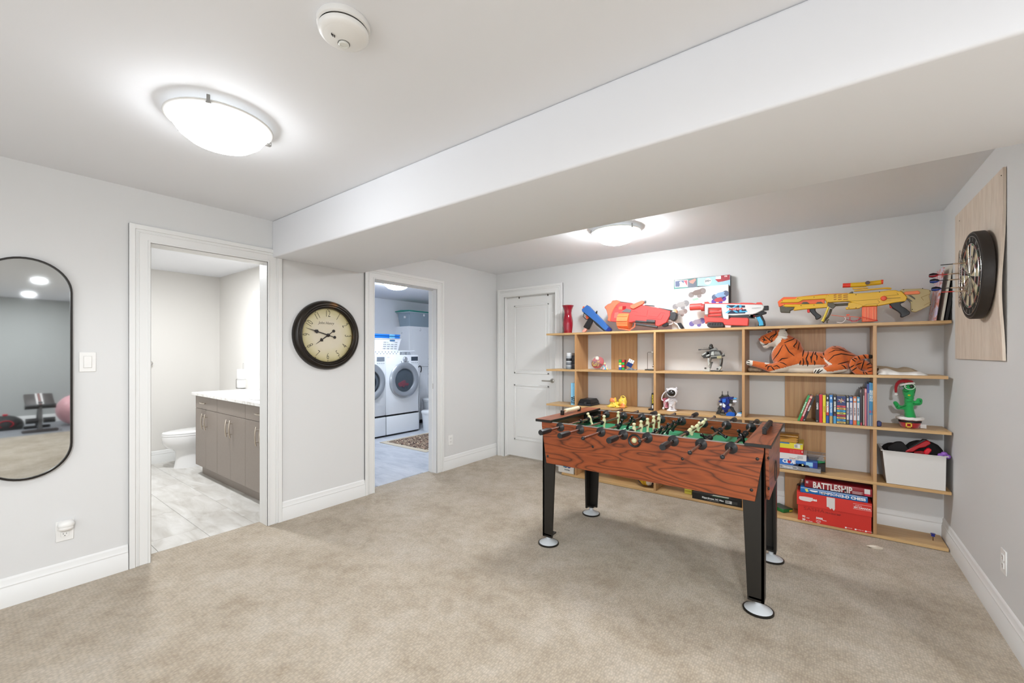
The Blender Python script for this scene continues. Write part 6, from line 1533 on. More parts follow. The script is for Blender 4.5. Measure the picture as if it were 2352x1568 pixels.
GD = pl('#0b5a2c', .8)
stroke([(500, 420), (560, 440), (620, 420)], .0028, 'smile', GD)
for ptsx in ([(540, 590), (620, 605)], [(580, 690), (700, 690)], [(340, 850), (440, 840), (560, 790)], [(740, 745), (850, 745), (910, 745)], [(900, 640), (925, 680), (910, 700)], [(780, 330), (800, 400), (770, 470)], [(320, 820), (345, 790)]): stroke(ptsx, .0024, 'crease', GD)
e = front(690, 295); part('eye', G().ball(e+Vector((0, -.006, 0)), (.011, .006, .012), 14), pl('#0e0d0e', .1, coat=1), t)
part('lens', G().lathe([(0, -.002), (48*m_, -.002), (48*m_, 0)], Vector((Q(440, 335).x, e.y-.012, Q(440, 335).z)), 24, axis='Y'), pl('#0d0d0e', .1, coat=1), t, label='black round sunglass lens')
part('glasses_rim', G().tube([e+Vector((-.010, -.013, -.001))+Vector((.027*cos(2*pi*i/24), 0, .021*sin(2*pi*i/24))) for i in range(24)], .0021, 6, closed=True), pl('#e6e9e6', .3), t)
part('nose_bridge', G().tube([front(500, 310)+Vector((0, -.016, 0)), front(535, 290)+Vector((0, -.018, 0)), front(560, 300)+Vector((0, -.012, 0))], .002, 6), pl('#d9dcd9', .3), t)
part('flower', G().ball(front(635, 522), (.008, .004, .006), 10), pl('#c9c02a', .6), t); part('flower', G().ball(front(560, 225)+Vector((0, -.004, 0)), (.010, .005, .010), 10), pl('#c4303a', .6), t)
HR = pl('#a01420', .85, **FUZ)
g = G(); path = [(700, 190), (600, 170), (500, 160), (400, 175), (330, 240), (305, 330), (305, 440)]; rs = [70, 75, 70, 62, 55, 50, 44]
for (u, v), (u2, v2), r0, r1 in zip(path, path[1:], rs, rs[1:]): capsule(g, Q(u, v, -.012), r0*m_, Q(u2, v2, -.012), r1*m_, 16)
me = remesh(g, .005, 3, 'hat'); me.materials.append(HR); hat = part('hat', me, None, t)
g = G(); capsule(g, Q(420, 262, -.035), 42*m_, Q(560, 225, -.05), 40*m_); capsule(g, Q(560, 225, -.05), 40*m_, Q(760, 215, -.03), 38*m_)
me = remesh(g, .005, 2, 'hat_trim'); me.materials.append(pl('#e9e6e4', .9, bump=.8, bscale=180)); part('hat_trim', me, None, hat)
part('pompom', G().ball(Q(302, 505, -.012), 58*m_, 16), pl('#ece9e7', .9, bump=.8, bscale=180), hat)
part('tag', G().box(p0.x+300*m_*.85, p0.x+300*m_*.85+.032, y-.02, y-.016, zb+.002, zb+.03, .001), pl('#dcd9d6', .5), t)
# ================================================================== PLUSH TIGER
ZT = Zm(1700, 740, 7.35); y = -.155; m_ = mpp(y, 1850)/7.35*1.12
def Q(u, v, d=0): p = pt(ZT, u, v, y); return Vector((p.x, y+d, p.z))
p0 = Q(1100, 870); zb = S2(3.5)
t = thing('tiger_plush', 'large orange plush tiger lying on the second shelf', 'plush toy', (p0.x, y, zb))
g = G()
def bb(u, v, r, d=0, rv=None, dy=None): g.ball(Q(u, v, d), (r*m_, (dy or r)*m_, (rv or r)*m_*1.07), 20)
def cc_(a, ra, b, rb, da=0, db=0): capsule(g, Q(*a, da), ra*m_, Q(*b, db), rb*m_, 18)
bb(760, 560, 225, .0, 235, 200); bb(900, 520, 170, .01, 190, 180); cc_((820, 640), 190, (1320, 655), 175, 0, .0); bb(1620, 600, 200, .0, 205, 215); cc_((1640, 600), 195, (1960, 700), 135)
cc_((620, 780), 80, (1800, 800), 75, -.02, -.02); cc_((860, 400), 165, (690, 290), 150); bb(600, 250, 148, 0, 142, 150); bb(520, 300, 120, -.01); bb(425, 315, 92, -.02, 92, 95); bb(440, 390, 62, -.015); cc_((540, 230), 85, (400, 275), 62, -.03, -.03)
bb(700, 250, 110, -.04, 150, 70)
cc_((720, 740), 110, (560, 770), 88, -.055, -.085); cc_((560, 770), 86, (380, 720), 66, -.085, -.095); cc_((380, 720), 64, (190, 678), 52, -.095, -.10); bb(178, 676, 58, -.10, 50, 55)
bb(1620, 650, 165, -.05, 150, 130); cc_((1720, 750), 90, (1480, 800), 70, -.075, -.10); cc_((1480, 800), 68, (1320, 822), 62, -.10, -.108); bb(1310, 822, 66, -.11, 62, 60)
cc_((2080, 720), 90, (2170, 780), 72, -.02, -.05)
tl = [(2180, 780, 66, -.05), (2170, 862, 58, -.085), (2030, 872, 55, -.105), (1930, 800, 52, -.112), (1880, 715, 48, -.112), (1905, 640, 46, -.108), (1990, 595, 43, -.10), (2090, 575, 40, -.09), (2190, 578, 37, -.08)]
for a, b in zip(tl, tl[1:]): cc_(a[:2], a[2], b[:2], b[2], a[3], b[3])
me = remesh(g, .0062, 4, 'tiger_body')
zmin = min(v.co.z for v in me.vertices)
for v in me.vertices:
    fz = S2(v.co.x)
    if v.co.z < fz: v.co.z = fz
    v.co.x = min(v.co.x, 3.7895)
    zt_ = shelf_z(1, v.co.x)-TH-.0008
    if v.co.z > zt_: v.co.z = zt_
OR_, WHF, BKF = pl('#c65f1c', .85, sheen=.5, bump=.7, bscale=240, var=.10, vscale=30), pl('#dcd5c9', .9, sheen=.4, bump=.7, bscale=240), pl('#1a1412', .85, bump=.5, bscale=240)
for m in (OR_, WHF, BKF): me.materials.append(m)
# inverse of the measuring grid on this plane: room (x, z) -> grid (u, v)
def uv(p):
    d = Vector((p.x, y, p.z))-CAM; k = d.dot(FW)
    return ((1176+FPX*d.dot(RT)/k-1700)*7.35, (HOR-FPX*d.z/k-740)*7.35)
def inside(poly, u, v):
    r = False; n = len(poly)
    for i in range(n):
        (a, b), (c, d) = poly[i], poly[i-1]
        if (b > v) != (d > v) and u < (c-a)*(v-b)/(d-b)+a: r = not r
    return r
PW = [[(290, 330), (360, 325), (430, 370), (500, 350), (560, 335), (640, 255), (670, 150), (690, 110), (780, 110), (815, 180), (800, 255), (725, 262), (690, 335), (620, 405), (560, 480), (520, 570), (505, 700), (440, 700), (420, 560), (450, 470), (400, 460), (320, 410)],
      [(90, 700), (110, 600), (250, 640), (245, 700), (205, 745), (120, 740)],
      [(205, 730), (480, 832), (600, 800), (850, 735), (1000, 692), (1020, 712), (1440, 715), (1400, 760), (1250, 800), (1240, 840), (1250, 920), (650, 920), (300, 850)],
      [(1220, 840), (1300, 750), (1400, 760), (1480, 832), (1700, 795), (1840, 772), (1880, 800), (1880, 920), (1300, 930), (1220, 900)],
      [(1385, 520), (1430, 620), (1555, 705), (1490, 722), (1430, 650)]]
for f in me.polygons:
    c = f.center; u, v = uv(c); k = 0
    tail = c.y < -.225 and u > 1800
    if any(inside(p, u, v) for p in PW) and not tail: k = 1
    if v > 820 and u < 1880 and not tail: k = 1
    if u > 2150 and 530 < v < 632 and c.y < -.18: k = 2
    f.material_index = k
part('body', me, None, t)
bvh = BVHTree.FromPolygons([v.co for v in me.vertices], [p.vertices for p in me.polygons])
def hit(u, v):
    p = Q(u, v); h_ = bvh.ray_cast(Vector((p.x, -.6, p.z)), Vector((0, 1, 0)))
    return (h_[0], h_[1]) if h_[0] else None
STR = [[(430, 235), (500, 290), (545, 330)], [(500, 300), (530, 250), (620, 190)], [(335, 365), (400, 385), (450, 375), (495, 345)], [(610, 140), (620, 200), (540, 280)], [(545, 270), (550, 320), (530, 340)], [(380, 290), (420, 300), (470, 310)], [(400, 250), (430, 300), (400, 330)],
 [(950, 235), (900, 290), (750, 350)], [(960, 295), (955, 350), (910, 405), (940, 430)], [(1005, 340), (980, 470)], [(1060, 370), (1075, 470), (1060, 580)], [(730, 385), (660, 520), (540, 665)], [(765, 370), (830, 490), (925, 570)], [(820, 600), (720, 610), (650, 670)], [(680, 670), (740, 685), (800, 720)],
 [(490, 790), (500, 740), (560, 730)], [(550, 740), (600, 800)], [(580, 740), (640, 725), (690, 760)], [(450, 740), (490, 715)],
 [(1150, 450), (1150, 540), (1120, 610), (1130, 700)], [(1235, 450), (1240, 500), (1205, 600), (1205, 680)], [(1290, 480), (1260, 550)], [(1270, 530), (1300, 570), (1295, 640)], [(1190, 570), (1210, 640)], [(1030, 640), (1010, 715)], [(1065, 600), (1080, 670), (1065, 730)], [(1140, 640), (1150, 690), (1140, 740)], [(1250, 640), (1265, 680), (1260, 720)], [(1350, 570), (1400, 610)],
 [(1480, 655), (1580, 560), (1700, 530), (1850, 555), (1980, 570)], [(1490, 520), (1600, 470), (1700, 470), (1850, 510), (2000, 520)], [(1540, 440), (1650, 440), (1750, 470)], [(1430, 440), (1500, 400), (1580, 395)], [(1740, 410), (1800, 450)], [(1560, 400), (1620, 415)], [(1420, 455), (1405, 520), (1415, 560)], [(1640, 705), (1730, 680), (1830, 655)], [(1930, 720), (2050, 680)], [(2090, 630), (2060, 720), (2040, 800)], [(1700, 710), (1750, 740), (1780, 780)], [(1850, 470), (1940, 490)],
 [(1870, 610), (1930, 660)], [(1885, 590), (1960, 620)], [(1835, 760), (1910, 715)], [(1870, 810), (1950, 755)], [(2060, 825), (2080, 915)], [(2090, 830), (2140, 880), (2120, 915)], [(2120, 720), (2180, 690), (2235, 700)], [(2130, 770), (2230, 750)], [(2130, 830), (2225, 810)], [(2060, 545), (2110, 610)], [(1970, 560), (2010, 630)],
 [(1290, 790), (1255, 850)], [(1400, 790), (1320, 840), (1310, 872)], [(1345, 780), (1290, 850)], [(150, 650), (200, 665)], [(150, 685), (200, 695)], [(480, 540), (500, 480)], [(485, 640), (500, 600)]]
g = G()
for s in STR:
    P_, N_ = [], []
    for (a, b), (c, d) in zip(s, s[1:]):
        for i in range(7):
            h_ = hit(a+(c-a)*i/7, b+(d-b)*i/7)
            if h_: P_.append(h_[0]); N_.append(h_[1])
    h_ = hit(*s[-1])
    if h_: P_.append(h_[0]); N_.append(h_[1])
    if len(P_) > 2: g.ribbon(P_, N_, .0082, .0011)
part('stripes', g, pl('#1c110c', .9), t, kind='stuff')
h_ = hit(505, 165)
g = G()
if h_:
    part('eye_patch', G().ball(h_[0], (.024, .007, .013), 14), WHF, t)
    part('eye', G().ball(h_[0]+Vector((-.002, -.004, 0)), (.017, .006, .0095), 14), pl('#12100f', .1, coat=1), t)
h_ = hit(345, 285)
if h_: part('nose', G().ball(h_[0], (.012, .008, .008), 12), pl('#c4553f', .6), t)
g = G()
rn = random.Random(3)
for i in range(26):
    a = rn.uniform(0, 1); u0, v0 = 690+rn.uniform(-20, 60), 110+a*160
    h_ = hit(u0, v0)
    if h_: q = h_[0]; g.cyl(q, q+Vector((.022+.012*rn.random(), -.012, -.018*(a-.2))), .0045, .0008, seg=5)
part('cheek_fur', g, WHF, t, kind='stuff')
g = G()
me2 = G(); me2.ball(Q(720, 128, .0), (.030, .016, .022), 14)
o = part('ear', me2, BKF, t); 
for v in o.data.vertices: v.co.z = min(v.co.z, shelf_z(1, v.co.x)-TH-.001)
# small beige plush half hidden under the paw
g = G(); q0 = Q(180, 800, .02); zb0 = S2(q0.x+.05)
xl = 2.962
for du, r, k in ((0, .026, .02), (.035, .03, .022), (.07, .024, .018)): g.ball((max(xl+r, q0.x-.02)+du, y+.0, zb0+k), (r, .04, k), 14)
me = remesh(g, .004, 3, 'small_plush'); me.materials.append(pl('#b5a48c', .9, bump=.6, bscale=200))
tag(part('small_plush', me, None), 'small beige soft toy lying under the tiger front paw', 'plush toy')
# ================================================================== FOURTH ROW
ZG = Zm(1780, 990, 14.26); yf = -.262; xl = 3.06
def stack_box(name, label, u, vt, vb, z0, col, y0=-.262, y1=-.05, x0=xl, top=None):
    p = pt(ZG, u, vt, y0); h = p.z-pt(ZG, u, vb, y0).z
    t = thing(name, label, 'board game', ((x0+p.x)/2, (y0+y1)/2, z0), group='boxes stacked on the fourth shelf')
    part('carton', G().box(x0, p.x, y0, y1, z0+.0004, z0+h, .001), pl(col, .4), t)
    return t, z0+h, p.x, h
def fz(t, x0, x1, z0, z1, y0, col, name='print', rough=.4, d=.0006): return part(name, G().box(x0, x1, y0-d, y0+.001, z0, z1), pl(col, rough), t)
z0 = S4(3.5)
t, z, x1, h = stack_box('game_box', 'grey game box at the bottom of the stack', 1502, 1262, 1402, z0, '#8b8d92')
q = pt(ZG, 420, 1210, yf); q.z = z0+h*.52; text(t, 'Nintendo', .0185, (q.x, yf-.0009, q.z), pl('#e9eaec', .4), bold=.0006)
g = G().tube([(q.x+a*.052+(.012*cos(b)), yf-.0004, q.z+.012*sin(b)) for a, b in [(1, -pi/2+pi*i/8) for i in range(9)]+[(-1, pi/2+pi*i/8) for i in range(9)]], .0012, 6, closed=True); part('logo_outline', g, pl('#e9eaec', .4), t)
for u, v, s in ((750, 1255, 'v1'), (1090, 1290, '<'), (1415, 1320, '>')): q = pt(ZG, u, v, yf); q.z = z0+h*.5; text(t, s, .014, (q.x, yf-.0008, q.z), pl('#cfd2d6', .4))
t, z, x1, h2 = stack_box('game_box', 'blue mystery game box on top of the grey box', 1392, 1062, 1255, z, '#2f6fc0')
zb_ = z-h2
fz(t, 3.43, x1, zb_+.001, z-.001, yf, '#1c2f86'); fz(t, xl, 3.14, zb_+.001, z-.001, yf, '#3f86cf'); fz(t, xl, 3.10, zb_+.001, z-.001, yf, '#24408f', d=.0009); fz(t, 3.385, 3.43, zb_+.012, z-.004, yf, '#8fc4e2', d=.0008)
q = pt(ZG, 420, 1035, yf); text(t, 'CLUE', h2*.80, (q.x+.008, yf-.0012, zb_+h2*.62), pl('#f0f1f2', .4), bold=.0018)
q = pt(ZG, 465, 1040, yf); part('dot_print', G().lathe([(0, -.0026), (.012, -.0026), (.012, -.001)], (q.x, yf, zb_+h2*.60), 18, axis='Y'), pl('#b32236', .4), t)
g = G()
for u, v, w_, hh in ((830, 1060, .03, .022), (800, 1150, .09, .020), (910, 1140, .03, .026), (1000, 1160, .06, .018)):
    q = pt(ZG, u, v, yf); g.prism([(q.x-w_*.5, zb_+.001), (q.x+w_*.5, zb_+.001), (q.x+w_*.3, zb_+hh), (q.x-w_*.25, zb_+hh*1.05)], yf-.0012, yf, 'Y')
part('skyline_print', g, pl('#122040', .4), t)
q = pt(ZG, 905, 1150, yf); part('lamp_print', G().lathe([(0, -.002), (.007, -.002), (.007, -.001)], (q.x, yf, zb_+.016), 14, axis='Y'), pl('#d8d9a0', .4), t)
zblue = z
t, z, x1, h3 = stack_box('game_box', 'white game box above the blue game box', 1030, 815, 1018, z, '#d9d7d6')
fz(t, x1-.060, x1-.022, z-h3*.68, z-h3*.22, yf, '#b9b8b9'); q = pt(ZG, 565, 920, yf); text(t, 'Swoboot', .010, (q.x, yf-.0008, z-h3*.74), pl('#a8524a', .4), bold=.0004)
q = pt(ZG, 710, 925, yf); part('oval_print', G().tube([(q.x+.012*cos(2*pi*i/16), yf-.0004, z-h3*.72+.006*sin(2*pi*i/16)) for i in range(16)], .0011, 5, closed=True), pl('#7d8088', .4), t)
t, z, x1, h4 = stack_box('game_box', 'red game box between the white box and the yellow box', 925, 640, 802, z, '#cc1d22')
for k in range(3): text(t, 'Card Game Classics', .0085, (x1-.055, yf-.0008, z-h4*(.25+.24*k)), pl('#e88a86', .4))
fz(t, x1-.01, x1-.004, z-h4*.6, z-h4*.2, yf, '#e8c8c4')
t, z, x1, h5 = stack_box('game_box', 'yellow game box under the wooden box', 915, 432, 628, z, '#d9cb33')
fz(t, x1-.058, x1-.018, z-h5*.82, z-h5*.18, yf, '#dcdcd4'); g = G()
for i in range(9): g.box(x1-.055+i*.0022, x1-.0542+i*.0022, yf-.0012, yf, z-h5*.7, z-h5*.25)
part('barcode', g, pl('#55554f', .5), t, kind='stuff')
fz(t, xl+.05, x1-.09, z-h5*.22, z-.0005, yf, '#2a6ba8'); fz(t, x1-.045, x1-.003, z-h5*.14, z-.0005, yf, '#8d94b8')
p = pt(ZG, 765, 150, yf); h6 = p.z-pt(ZG, 765, 385, yf).z
t = thing('wooden_box', 'golden wooden box with finger joints on top of the stack', 'box', (p.x-.08, -.17, z))
GW = m_wood('honey_wood', '#5e3a10', '#a8752a', '#c08d3c', 3.0, 30.0, 3.0, .3)
part('box_body', G().box(xl, p.x, yf, -.09, z+.0005, z+h6*.76, .004), GW, t); part('lid', G().box(xl, p.x+.001, yf-.001, -.088, z+h6*.77, z+h6, .006, seg=2), GW, t)
for k in range(3): part('joint', G().box(p.x-.012, p.x+.0006, yf-.0006, yf+.004, z+h6*(.12+.25*k), z+h6*(.20+.25*k)), pl('#2b1808', .6), t)
# clear tray and green wedge lying behind on the stack
q = [pt(ZG, u, v, -.14) for u, v in ((1060, 915), (1380, 720))]
t = thing('plastic_tray', 'clear plastic tray lying on the blue game box', 'tray', ((q[0].x+q[1].x)/2, -.13, zblue))
g = frustum(q[0].x, q[0].x+.115, -.19, -.07, zblue+.046, zblue+.001, .014, 0)
CLR = pl('#b8b4b2', .12, alpha=.32)
part('tub', g, CLR, t)
part('rim', G().tube([(q[0].x-.004, -.194, zblue+.046), (q[0].x+.119, -.194, zblue+.046), (q[0].x+.119, -.066, zblue+.046), (q[0].x-.004, -.066, zblue+.046)], .0026, 6, closed=True), pl('#a49d9a', .2, alpha=.8), t)
for k in range(3): part('card', G().box(q[0].x+.012, q[0].x+.10, -.16+k*.03, -.14+k*.03, zblue+.0022, zblue+.016-k*.002, .001), pl(['#2b2a2c', '#5a3d2b', '#8b8580'][k], .5), t)
a, b2 = pt(ZG, 1400, 1035, -.16), pt(ZG, 1655, 985, -.16)
t = thing('clear_dome', 'small clear pyramid lid with green base beside the tray', 'toy', ((a.x+b2.x)/2, -.15, S4(a.x)))
zg = pt(ZG, 1450, 1035, -.16).z
part('green_base', G().prism([(a.x, zg), (b2.x, zg+.014), (b2.x-.005, zg+.022), (a.x, zg+.024)], -.2, -.11, 'Y', .003), pl('#1c7a48', .4), t)
part('clear_lid', G().prism([(a.x-.006, zg+.0245), (b2.x-.006, zg+.0225), (a.x+.028, zg+.075)], -.195, -.115, 'Y', .001), pl('#b9b3ae', .12, alpha=.4), t)
part('prop', G().box(a.x+.002, a.x+.05, -.19, -.12, S4(a.x+.05), zg+.001, .001), pl('#2a211c', .5), t)
# white storage bin with toys
ZN = Zm(2010, 1000, 11.2)
zb = S4(4.15); yb0 = -.278
bl_, br = pt(ZN, 295, 1185, yb0), pt(ZN, 1815, 1395, yb0); tl_, tr = pt(ZN, 190, 378, yb0-.0), pt(ZN, 1962, 580, yb0-.0)
zt = (tl_.z+tr.z)/2; x0, x1 = bl_.x, br.x; X0, X1 = tl_.x, min(tr.x, 4.168)
bm = bmesh.new()
def rg(z, a, b, c, d): return [bm.verts.new(v) for v in ((a, c, z), (b, c, z), (b, d, z), (a, d, z))]
R = [rg(zb, x0, x1, yb0, -.05), rg(zt, X0, X1, yb0-.006, -.03), rg(zt+.003, X0-.010, X1+.012, yb0-.018, -.02), rg(zt+.007, X0-.010, X1+.012, yb0-.018, -.02), rg(zt+.005, X0+.006, X1-.006, yb0, -.036), rg(zb+.006, x0+.006, x1-.006, yb0+.006, -.056)]
for A, B in zip(R, R[1:]):
    for i in range(4): bm.faces.new((A[i], A[(i+1) % 4], B[(i+1) % 4], B[i]))
bm.faces.new(R[0][::-1]); bm.faces.new(R[-1]); bmesh.ops.recalc_face_normals(bm, faces=bm.faces)
t = thing('storage_bin', 'white plastic bin full of toys on the fourth shelf', 'bin', ((x0+x1)/2, -.16, zb))
g = G(); g.add(bm); part('bin_body', g, pl('#dcd9d5', .38), t)
# things in the bin: their bottoms sit inside it
def heap(name, label, cat, balls, col, **k):
    g = G()
    for c, r in balls: g.ball(c, r, 14)
    me = remesh(g, .006, 4, name); me.materials.append(pl(col, .85, **k)); return tag(part(name, me, None), label, cat)
def N3(u, v, y): return pt(ZN, u, v, y)
a = N3(250, 240, -.12); b2 = N3(590, 280, -.16)
heap('black_hat', 'round black cap in the left end of the white bin', 'hat', [((a.x+.045, -.13, a.z-.035), (.07, .055, .062)), ((a.x+.06, -.13, a.z-.075), (.05, .05, .05))], '#141213', bump=.3)
g = G(); c = N3(560, 330, -.17)
part_o = part('black_pouch', G().prism([(c.x-.03, c.z-.09), (c.x+.07, c.z-.09), (c.x+.068, c.z+.0), (c.x+.025, c.z+.062), (c.x-.015, c.z+.055), (c.x-.06, c.z+.01)], -.225, -.19, 'Y', .012, seg=2), pl('#181516', .8, bump=.4), None)
tag(part_o, 'pointed black cloth pouch in the white bin, beside the cap', 'pouch')
a = N3(1640, 330, -.13)
heap('black_bag', 'large black cloth bag in the right end of the white bin', 'bag', [((a.x-.08, -.13, a.z-.02), (.10, .055, .07)), ((a.x-.02, -.13, a.z-.05), (.05, .055, .07)), ((a.x-.08, -.12, a.z-.10), (.07, .05, .06))], '#161415', bump=.3)
# red toy blaster poking out of the bin
t = thing('toy_pistol', 'red and black toy gun lying across the white bin', 'toy blaster', tuple(N3(1150, 300, -.22)))
part('barrel', pris(G(), ZN, [(770, 430), (840, 360), (1290, 130), (1400, 140), (1445, 215), (1290, 300), (1130, 330), (980, 430)], -.235, -.20, .005), pl('#b8141f', .35), t)
part('top_cover', pris(G(), ZN, [(835, 355), (1120, 170), (1240, 95), (1350, 110), (1300, 135), (850, 372)], -.232, -.205, .004), BLKP, t)
part('handle', pris(G(), ZN, [(1250, 470), (1270, 400), (1370, 320), (1445, 345), (1470, 385), (1385, 490), (1310, 510)], -.262, -.232, .006), pl('#d3172a', .35), t)
part('lower_frame', pris(G(), ZN, [(1000, 470), (1010, 420), (1200, 400), (1270, 420), (1260, 480), (1200, 500)], -.245, -.22, .003), pl('#8e1018', .4), t)
c = N3(1845, 500, -.25)
t = thing('purple_ball', 'small purple segmented ball at the right corner of the bin', 'ball', (c.x-.012, -.245, c.z-.014))
for i, (dx, dz) in enumerate(((-.016, 0), (.016, -.004), (0, .012))): part('lobe', G().ball((c.x-.012+dx, -.245, c.z-.008+dz), (.018, .018, .016), 14), pl('#8d5bb5', .5), t)
# ================================================================== BOTTOM ROW
ZI = Zm(1780, 980, 5.808); ZH = Zm(1840, 1090, 10.456)
yc = -.300; zb = .0262
x0, x1 = PY(1831.5, 1200, yc).x, min(PY(2006, 1200, yc).x, 3.783)
zl0 = (pt(ZI, 290, 1030, yc).z+pt(ZI, 1310, 1208, yc).z)/2; zl1 = (pt(ZI, 275, 868, yc).z+pt(ZI, 1312, 1025, yc).z)/2
t = thing('paper_carton', 'red office paper carton with white lettering on the bottom shelf', 'box', ((x0+x1)/2, -.16, zb))
RC = pl('#cf2c20', .45)
part('carton_body', G().box(x0+.003, x1-.003, yc+.004, -.05, zb, zl0+.01, .001), RC, t)
lid = part('lid', G().box(x0-.004, x1, yc, -.046, zl0, zl1, .0015), pl('#d63228', .45), t)
W_ = pl('#f1eeec', .5)
q = pt(ZI, 500, 970, yc); text(lid, 'staples', .030, (q.x-.012, yc-.0008, q.z), W_, bold=.0012)
part('scratch', pris(G(), ZI, [(325, 925), (400, 930), (500, 950), (505, 985), (470, 1000), (380, 985), (335, 970), (320, 950)], yc-.0016, yc, 0), pl('#e3dad6', .6), lid)
part('tape', pris(G(), ZI, [(688, 935), (800, 955), (800, 1095), (785, 1120), (760, 1085), (740, 1100), (715, 1070), (690, 1065)], yc-.0012, yc, 0), pl('#ddd6d2', .35), lid, label='torn strip of clear white tape')
q = pt(ZI, 1165, 1078, yc)
part('print_frame', G().tube([(q.x+dx, yc-.0003, q.z+dz) for dx, dz in ((-.052, .020), (.052, .020), (.052, -.018), (-.052, -.018))], .0009, 4, closed=True), W_, lid)
text(lid, 'made in', .012, (q.x-.022, yc-.0008, q.z+.009), W_); text(lid, 'EN CANADA', .0165, (q.x, yc-.0008, q.z-.006), W_, bold=.0006)
yb1 = yc+.004
q = pt(ZI, 520, 1110, yb1); text(t, 'SASHA', .036, (q.x, yb1-.0006, q.z+.001), pl('#9c1d15', .5), sx=1.25)
q = pt(ZI, 775, 1162, yb1); text(t, 'FRAGILE IMP', .017, (q.x, yb1-.0006, q.z), pl('#97201a', .5), bold=.0006)
for u, v, s_, sz in ((385, 1192, '92', .020), (385, 1232, '20', .020), (592, 1222, '5000', .021), (660, 1250, 'sheets', .010), (440, 1214, 'bright', .008), (460, 1256, 'lb. / 75 g/m', .009), (580, 1250, 'Letter size', .007), (580, 1266, '8.5 x 11 in', .007), (580, 1280, 'Lettre', .007)):
    q = pt(ZI, u, v, yb1); text(t, s_, sz, (q.x, yb1-.0008, q.z), W_, bold=.0008 if sz > .015 else .0002)
for u, s_ in ((990, 'ColorLok'), (1130, 'Everyday use'), (1255, 'Acid free')):
    q = pt(ZI, u, 1348+(u-990)*.19, yb1); text(t, s_, .009, (q.x, yb1-.0008, q.z), W_)
for u in (945, 1075, 1212): q = pt(ZI, u, 1342+(u-945)*.19, yb1); part('icon_print', G().box(q.x-.005, q.x+.005, yb1-.0008, yb1, q.z-.005, q.z+.005), W_, t)
# chess box and battleship box on the carton
def flatbox(name, label, ua, ub, y0, z0, h, col, y1=-.045, capx=None):
    xa, xb = PY(1780+ua/5.808, 1100, y0).x, PY(1780+ub/5.808, 1100, y0).x
    if capx: xb = min(xb, capx)
    t = thing(name, label, 'board game', ((xa+xb)/2, (y0+y1)/2, z0), group='board games stacked on the red carton')
    part('carton', G().box(xa, xb, y0, y1, z0+.0005, z0+h, .003, seg=2), pl(col, .35), t); return t, xa, xb, z0+h
y0 = -.294; hc = pt(ZI, 800, 855, y0).z-pt(ZI, 800, 925, y0).z
t, xa, xb, z = flatbox('chess_box', 'blue 3-D chess box lying on the red carton', 338, 1240, y0, zl1, hc*1.02, '#1b6fb5')
part('white_edge', G().box(xa+.003, xb-.003, y0-.0006, y0+.002, z-.004, z-.001), pl('#dfe6ea', .4), t)
text(t, 'THE', .020, (PY(1888, 1130, y0).x, y0-.0010, zl1+hc*.52), W_, bold=.0008)
text(t, 'SIMPSONS', .027, (PY(1909, 1130, y0).x, y0-.0010, zl1+hc*.50), W_, bold=.0006, shear=.1)
text(t, '3-D CHESS', .027, (PY(1960, 1130, y0).x, y0-.0010, zl1+hc*.48), W_, bold=.0014, sx=1.12)
q = PY(1852.5, 1126, y0); part('card_print', G().prism([(q.x-.012, zl1+hc*.8), (q.x+.006, zl1+hc*.85), (q.x+.014, zl1+hc*.35), (q.x-.002, zl1+hc*.25)], y0-.001, y0, 'Y'), pl('#e3dc5c', .4), t)
q = PY(1869, 1127, y0); part('cloud_print', G().prism([(q.x-.028, zl1+hc*.62), (q.x-.02, zl1+hc*.75), (q.x, zl1+hc*.72), (q.x+.022, zl1+hc*.75), (q.x+.028, zl1+hc*.55), (q.x+.01, zl1+hc*.42), (q.x-.012, zl1+hc*.45)], y0-.001, y0, 'Y'), W_, t)
y0 = -.282; hb_ = pt(ZI, 700, 738, y0).z-pt(ZI, 700, 850, y0).z
t, xa, xb, z2 = flatbox('battleship_box', 'dark red battleship game box on top of the chess box', 395, 1318, y0, z, hb_*.92, '#8d1c26', capx=3.786)
hb_ = z2-z
fz(t, xa+.002, xb-.002, z+.002, z+hb_*.10, y0, '#2a1013')
text(t, 'BATTLESHIP', hb_*1.08, (PY(1911, 1118, y0).x, y0-.0012, z+hb_*.47), pl('#e3ddd8', .45), bold=.0022, sx=.66, space=1.06)
q = PY(1941.5, 1121, y0); part('target_print', G().lathe([(0, -.003), (.0085, -.003), (.0085, -.001)], (q.x, y0, z+hb_*.40), 16, axis='Y'), pl('#1c1214', .4), t)
fz(t, xb-.045, xb-.012, z+hb_*.35, z+hb_*.95, y0, '#d9d5d2', d=.001); fz(t, xb-.044, xb-.013, z+hb_*.10, z+hb_*.36, y0, '#c92340', d=.0011)
q = PY(xb and 1853.5, 1107, y0); part('badge_print', G().box(q.x-.007, q.x+.008, y0-.001, y0, z+hb_*.58, z+hb_*.88), pl('#b9a0a2', .4), t)
for k in range(4): fz(t, xb-.115, xb-.06+.008*(k % 2), z+hb_*(.16+.09*k), z+hb_*(.20+.09*k), y0, '#d2b9b6')
